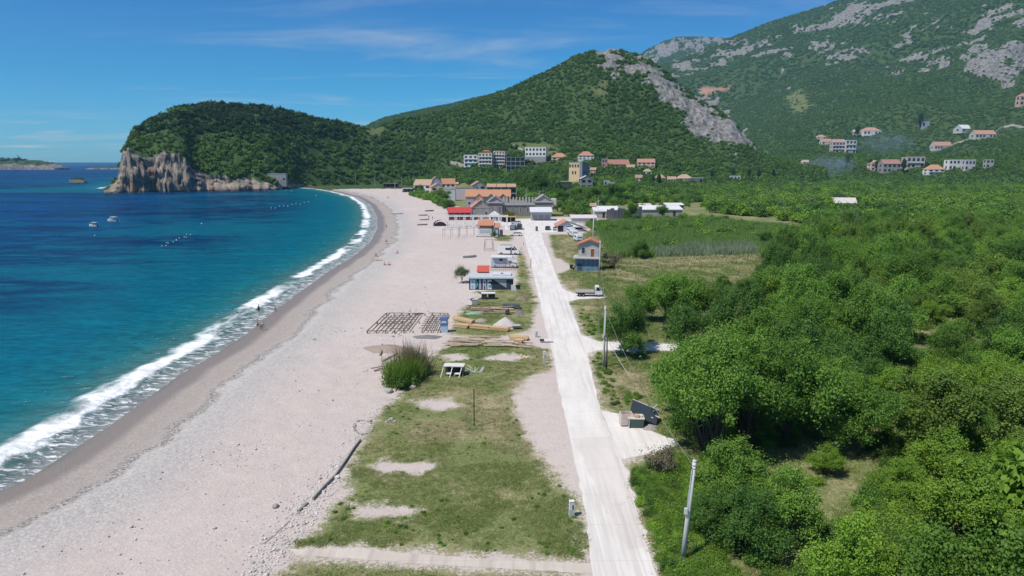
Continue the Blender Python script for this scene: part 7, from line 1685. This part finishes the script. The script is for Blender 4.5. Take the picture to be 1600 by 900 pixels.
def towel(label, u, v, rz, c): o = MB().box(-.95,.95,-.45,.45,.0,.02).build('towel', worn(c)); o.location = G(u, v, .2); o.location.z = ground_z(np.array([o.location.x]), np.array([o.location.y]))[0]+.02; o.rotation_euler.z = rz; tag(o, label, 'towel')
towel('dark towel beside the person in a red top', 607, 377.5, .3, (.08,.07,.09)); towel('red towel by the sunbathers', 593, 405.5, .1, (.45,.06,.07))
# ---------------------------------------------------------------- woods (after the houses, which stay clear of trees)
def woods():
    x, y, z = hill_points(716, 1600, 5.0)
    ok = not_cleared(x, y); x, y, z = x[ok], y[ok], z[ok]
    az = np.arctan2(x, y); u, v = project(x, y, z)
    head = (u < 560) & (z > 55) & (fbm(x/40, y/40, 3, 13) > .34)
    s = rng.uniform(2.0, 3.7, len(x))*(.8+.5*fbm(x/45, y/45, 3, 19))
    low = fbm(x/70, y/70, 3, 29) < .42
    s = np.where(low, s*.72, s); s = np.where((u < 330) & (v > 210) & (u < 300), s*.7, s)
    src = [blob(100+k, L_HILL, 1, 1.25, 14, 14, .36) for k in range(5)]+[blob(120+k, L_MID, 1, 1.2, 14, 14, .36) for k in range(2)]+[blob(130+k, L_OLIVE, 1, 1.1, 12, 14, .36) for k in range(1)]+[blob(140+k, L_PINE, .95, 1.9, 16, 16, .30, shape=.75) for k in range(3)]
    zone = fbm(x/90, y/90, 3, 37); r_ = rng.uniform(0, 1, len(x))
    idx = np.where(r_ < .72, rng.integers(0, 5, len(x)), np.where(r_ < .72+.24*(zone > .5), rng.integers(5, 7, len(x)), np.where(r_ > .975, 7, rng.integers(0, 5, len(x)))))
    idx = np.where(head & (rng.uniform(0, 1, len(x)) < .8), rng.integers(8, 11, len(x)), idx)
    scatter("hillside_woods", np.stack([x, y, z-.3*s], 1), s, src, idx, "dense dark green woods covering the headland and the pointed hill", "woods", .12)
    x, y, z = hill_points(1600, 2600, 7.5); x2, y2, z2 = hill_points(2600, 7600, 12, .9)
    x, y, z = np.concatenate([x, x2]), np.concatenate([y, y2]), np.concatenate([z, z2]); ok = not_cleared(x, y); x, y, z = x[ok], y[ok], z[ok]
    s = rng.uniform(2.8, 5.4, len(x))*np.where(np.hypot(x, y) > 2600, 1.45, 1)*(.55+.8*fbm(x/160, y/160, 3, 23))
    src = [blob(150+k, L_FAR, 1, .95, 11, 12, .42) for k in range(5)]
    scatter("mountain_scrub", np.stack([x, y, z-.35*s], 1), s, src, None, "dark green scrub and woods over the grey mountain slopes", "scrub", .12)
    print("WOODS", len(x))
woods()
valley()
# ---------------------------------------------------------------- air: far hills fade towards blue
m = MB(); m.box(-5200, 6200, -150, 7700, -12, 1500)
n = N("haze_air"); v = n.n('VolumePrincipled'); v.inputs['Color'].default_value = (.34,.67,1,1); v.inputs['Density'].default_value = .00006; v.inputs['Anisotropy'].default_value = .0
hz = m.build("haze", n.end(None, v.outputs[0])); tag(hz, kind='stuff')

# thin blue smoke of a bonfire drifting before the slope village
def smoke(label, u0, u1, v0, v1, dist, dens):
    dx, dy, dz = ray((u0+u1)/2, (v0+v1)/2); t = dist/math.hypot(dx, dy); p = Vector((dx*t, dy*t, CAMH+dz*t)); s_ = mpp(p); a, c_ = (u1-u0)*s_/2, (v1-v0)*s_/2
    import bmesh
    b = bmesh.new(); bmesh.ops.create_icosphere(b, subdivisions=3, radius=1)
    for q in b.verts: q.co = (q.co.x*a, q.co.y*a*.6, q.co.z*c_)
    me = bpy.data.meshes.new('smoke'); b.to_mesh(me); b.free()
    n = N("bonfire_smoke"); P = n.co('Object'); k = n.noise(P, 4.5/a, 5, .6, .6); l = n.n('VectorMath', operation='LENGTH'); n.set(l.inputs[0], n.mapping(P, (1/a, 1/(a*.6), 1/c_)))
    d = n.math('MULTIPLY', n.math('MULTIPLY', n.ramp(k, .42, .62), n.ramp(l.outputs['Value'], 1, .2)), dens)
    v = n.n('VolumePrincipled'); v.inputs['Color'].default_value = (.50,.64,.86,1); n.set(v.inputs['Density'], d)
    me.materials.append(n.end(None, v.outputs[0])); o = obj_of('smoke', me); o.location = p; tag(o, label, 'smoke', None, 'stuff')
smoke('thin blue bonfire smoke lying over the dark trees of the valley', 1248, 1345, 238, 280, 985, .048)
smoke('fainter blue smoke drifting up before the slope village', 1330, 1440, 198, 250, 1090, .018)
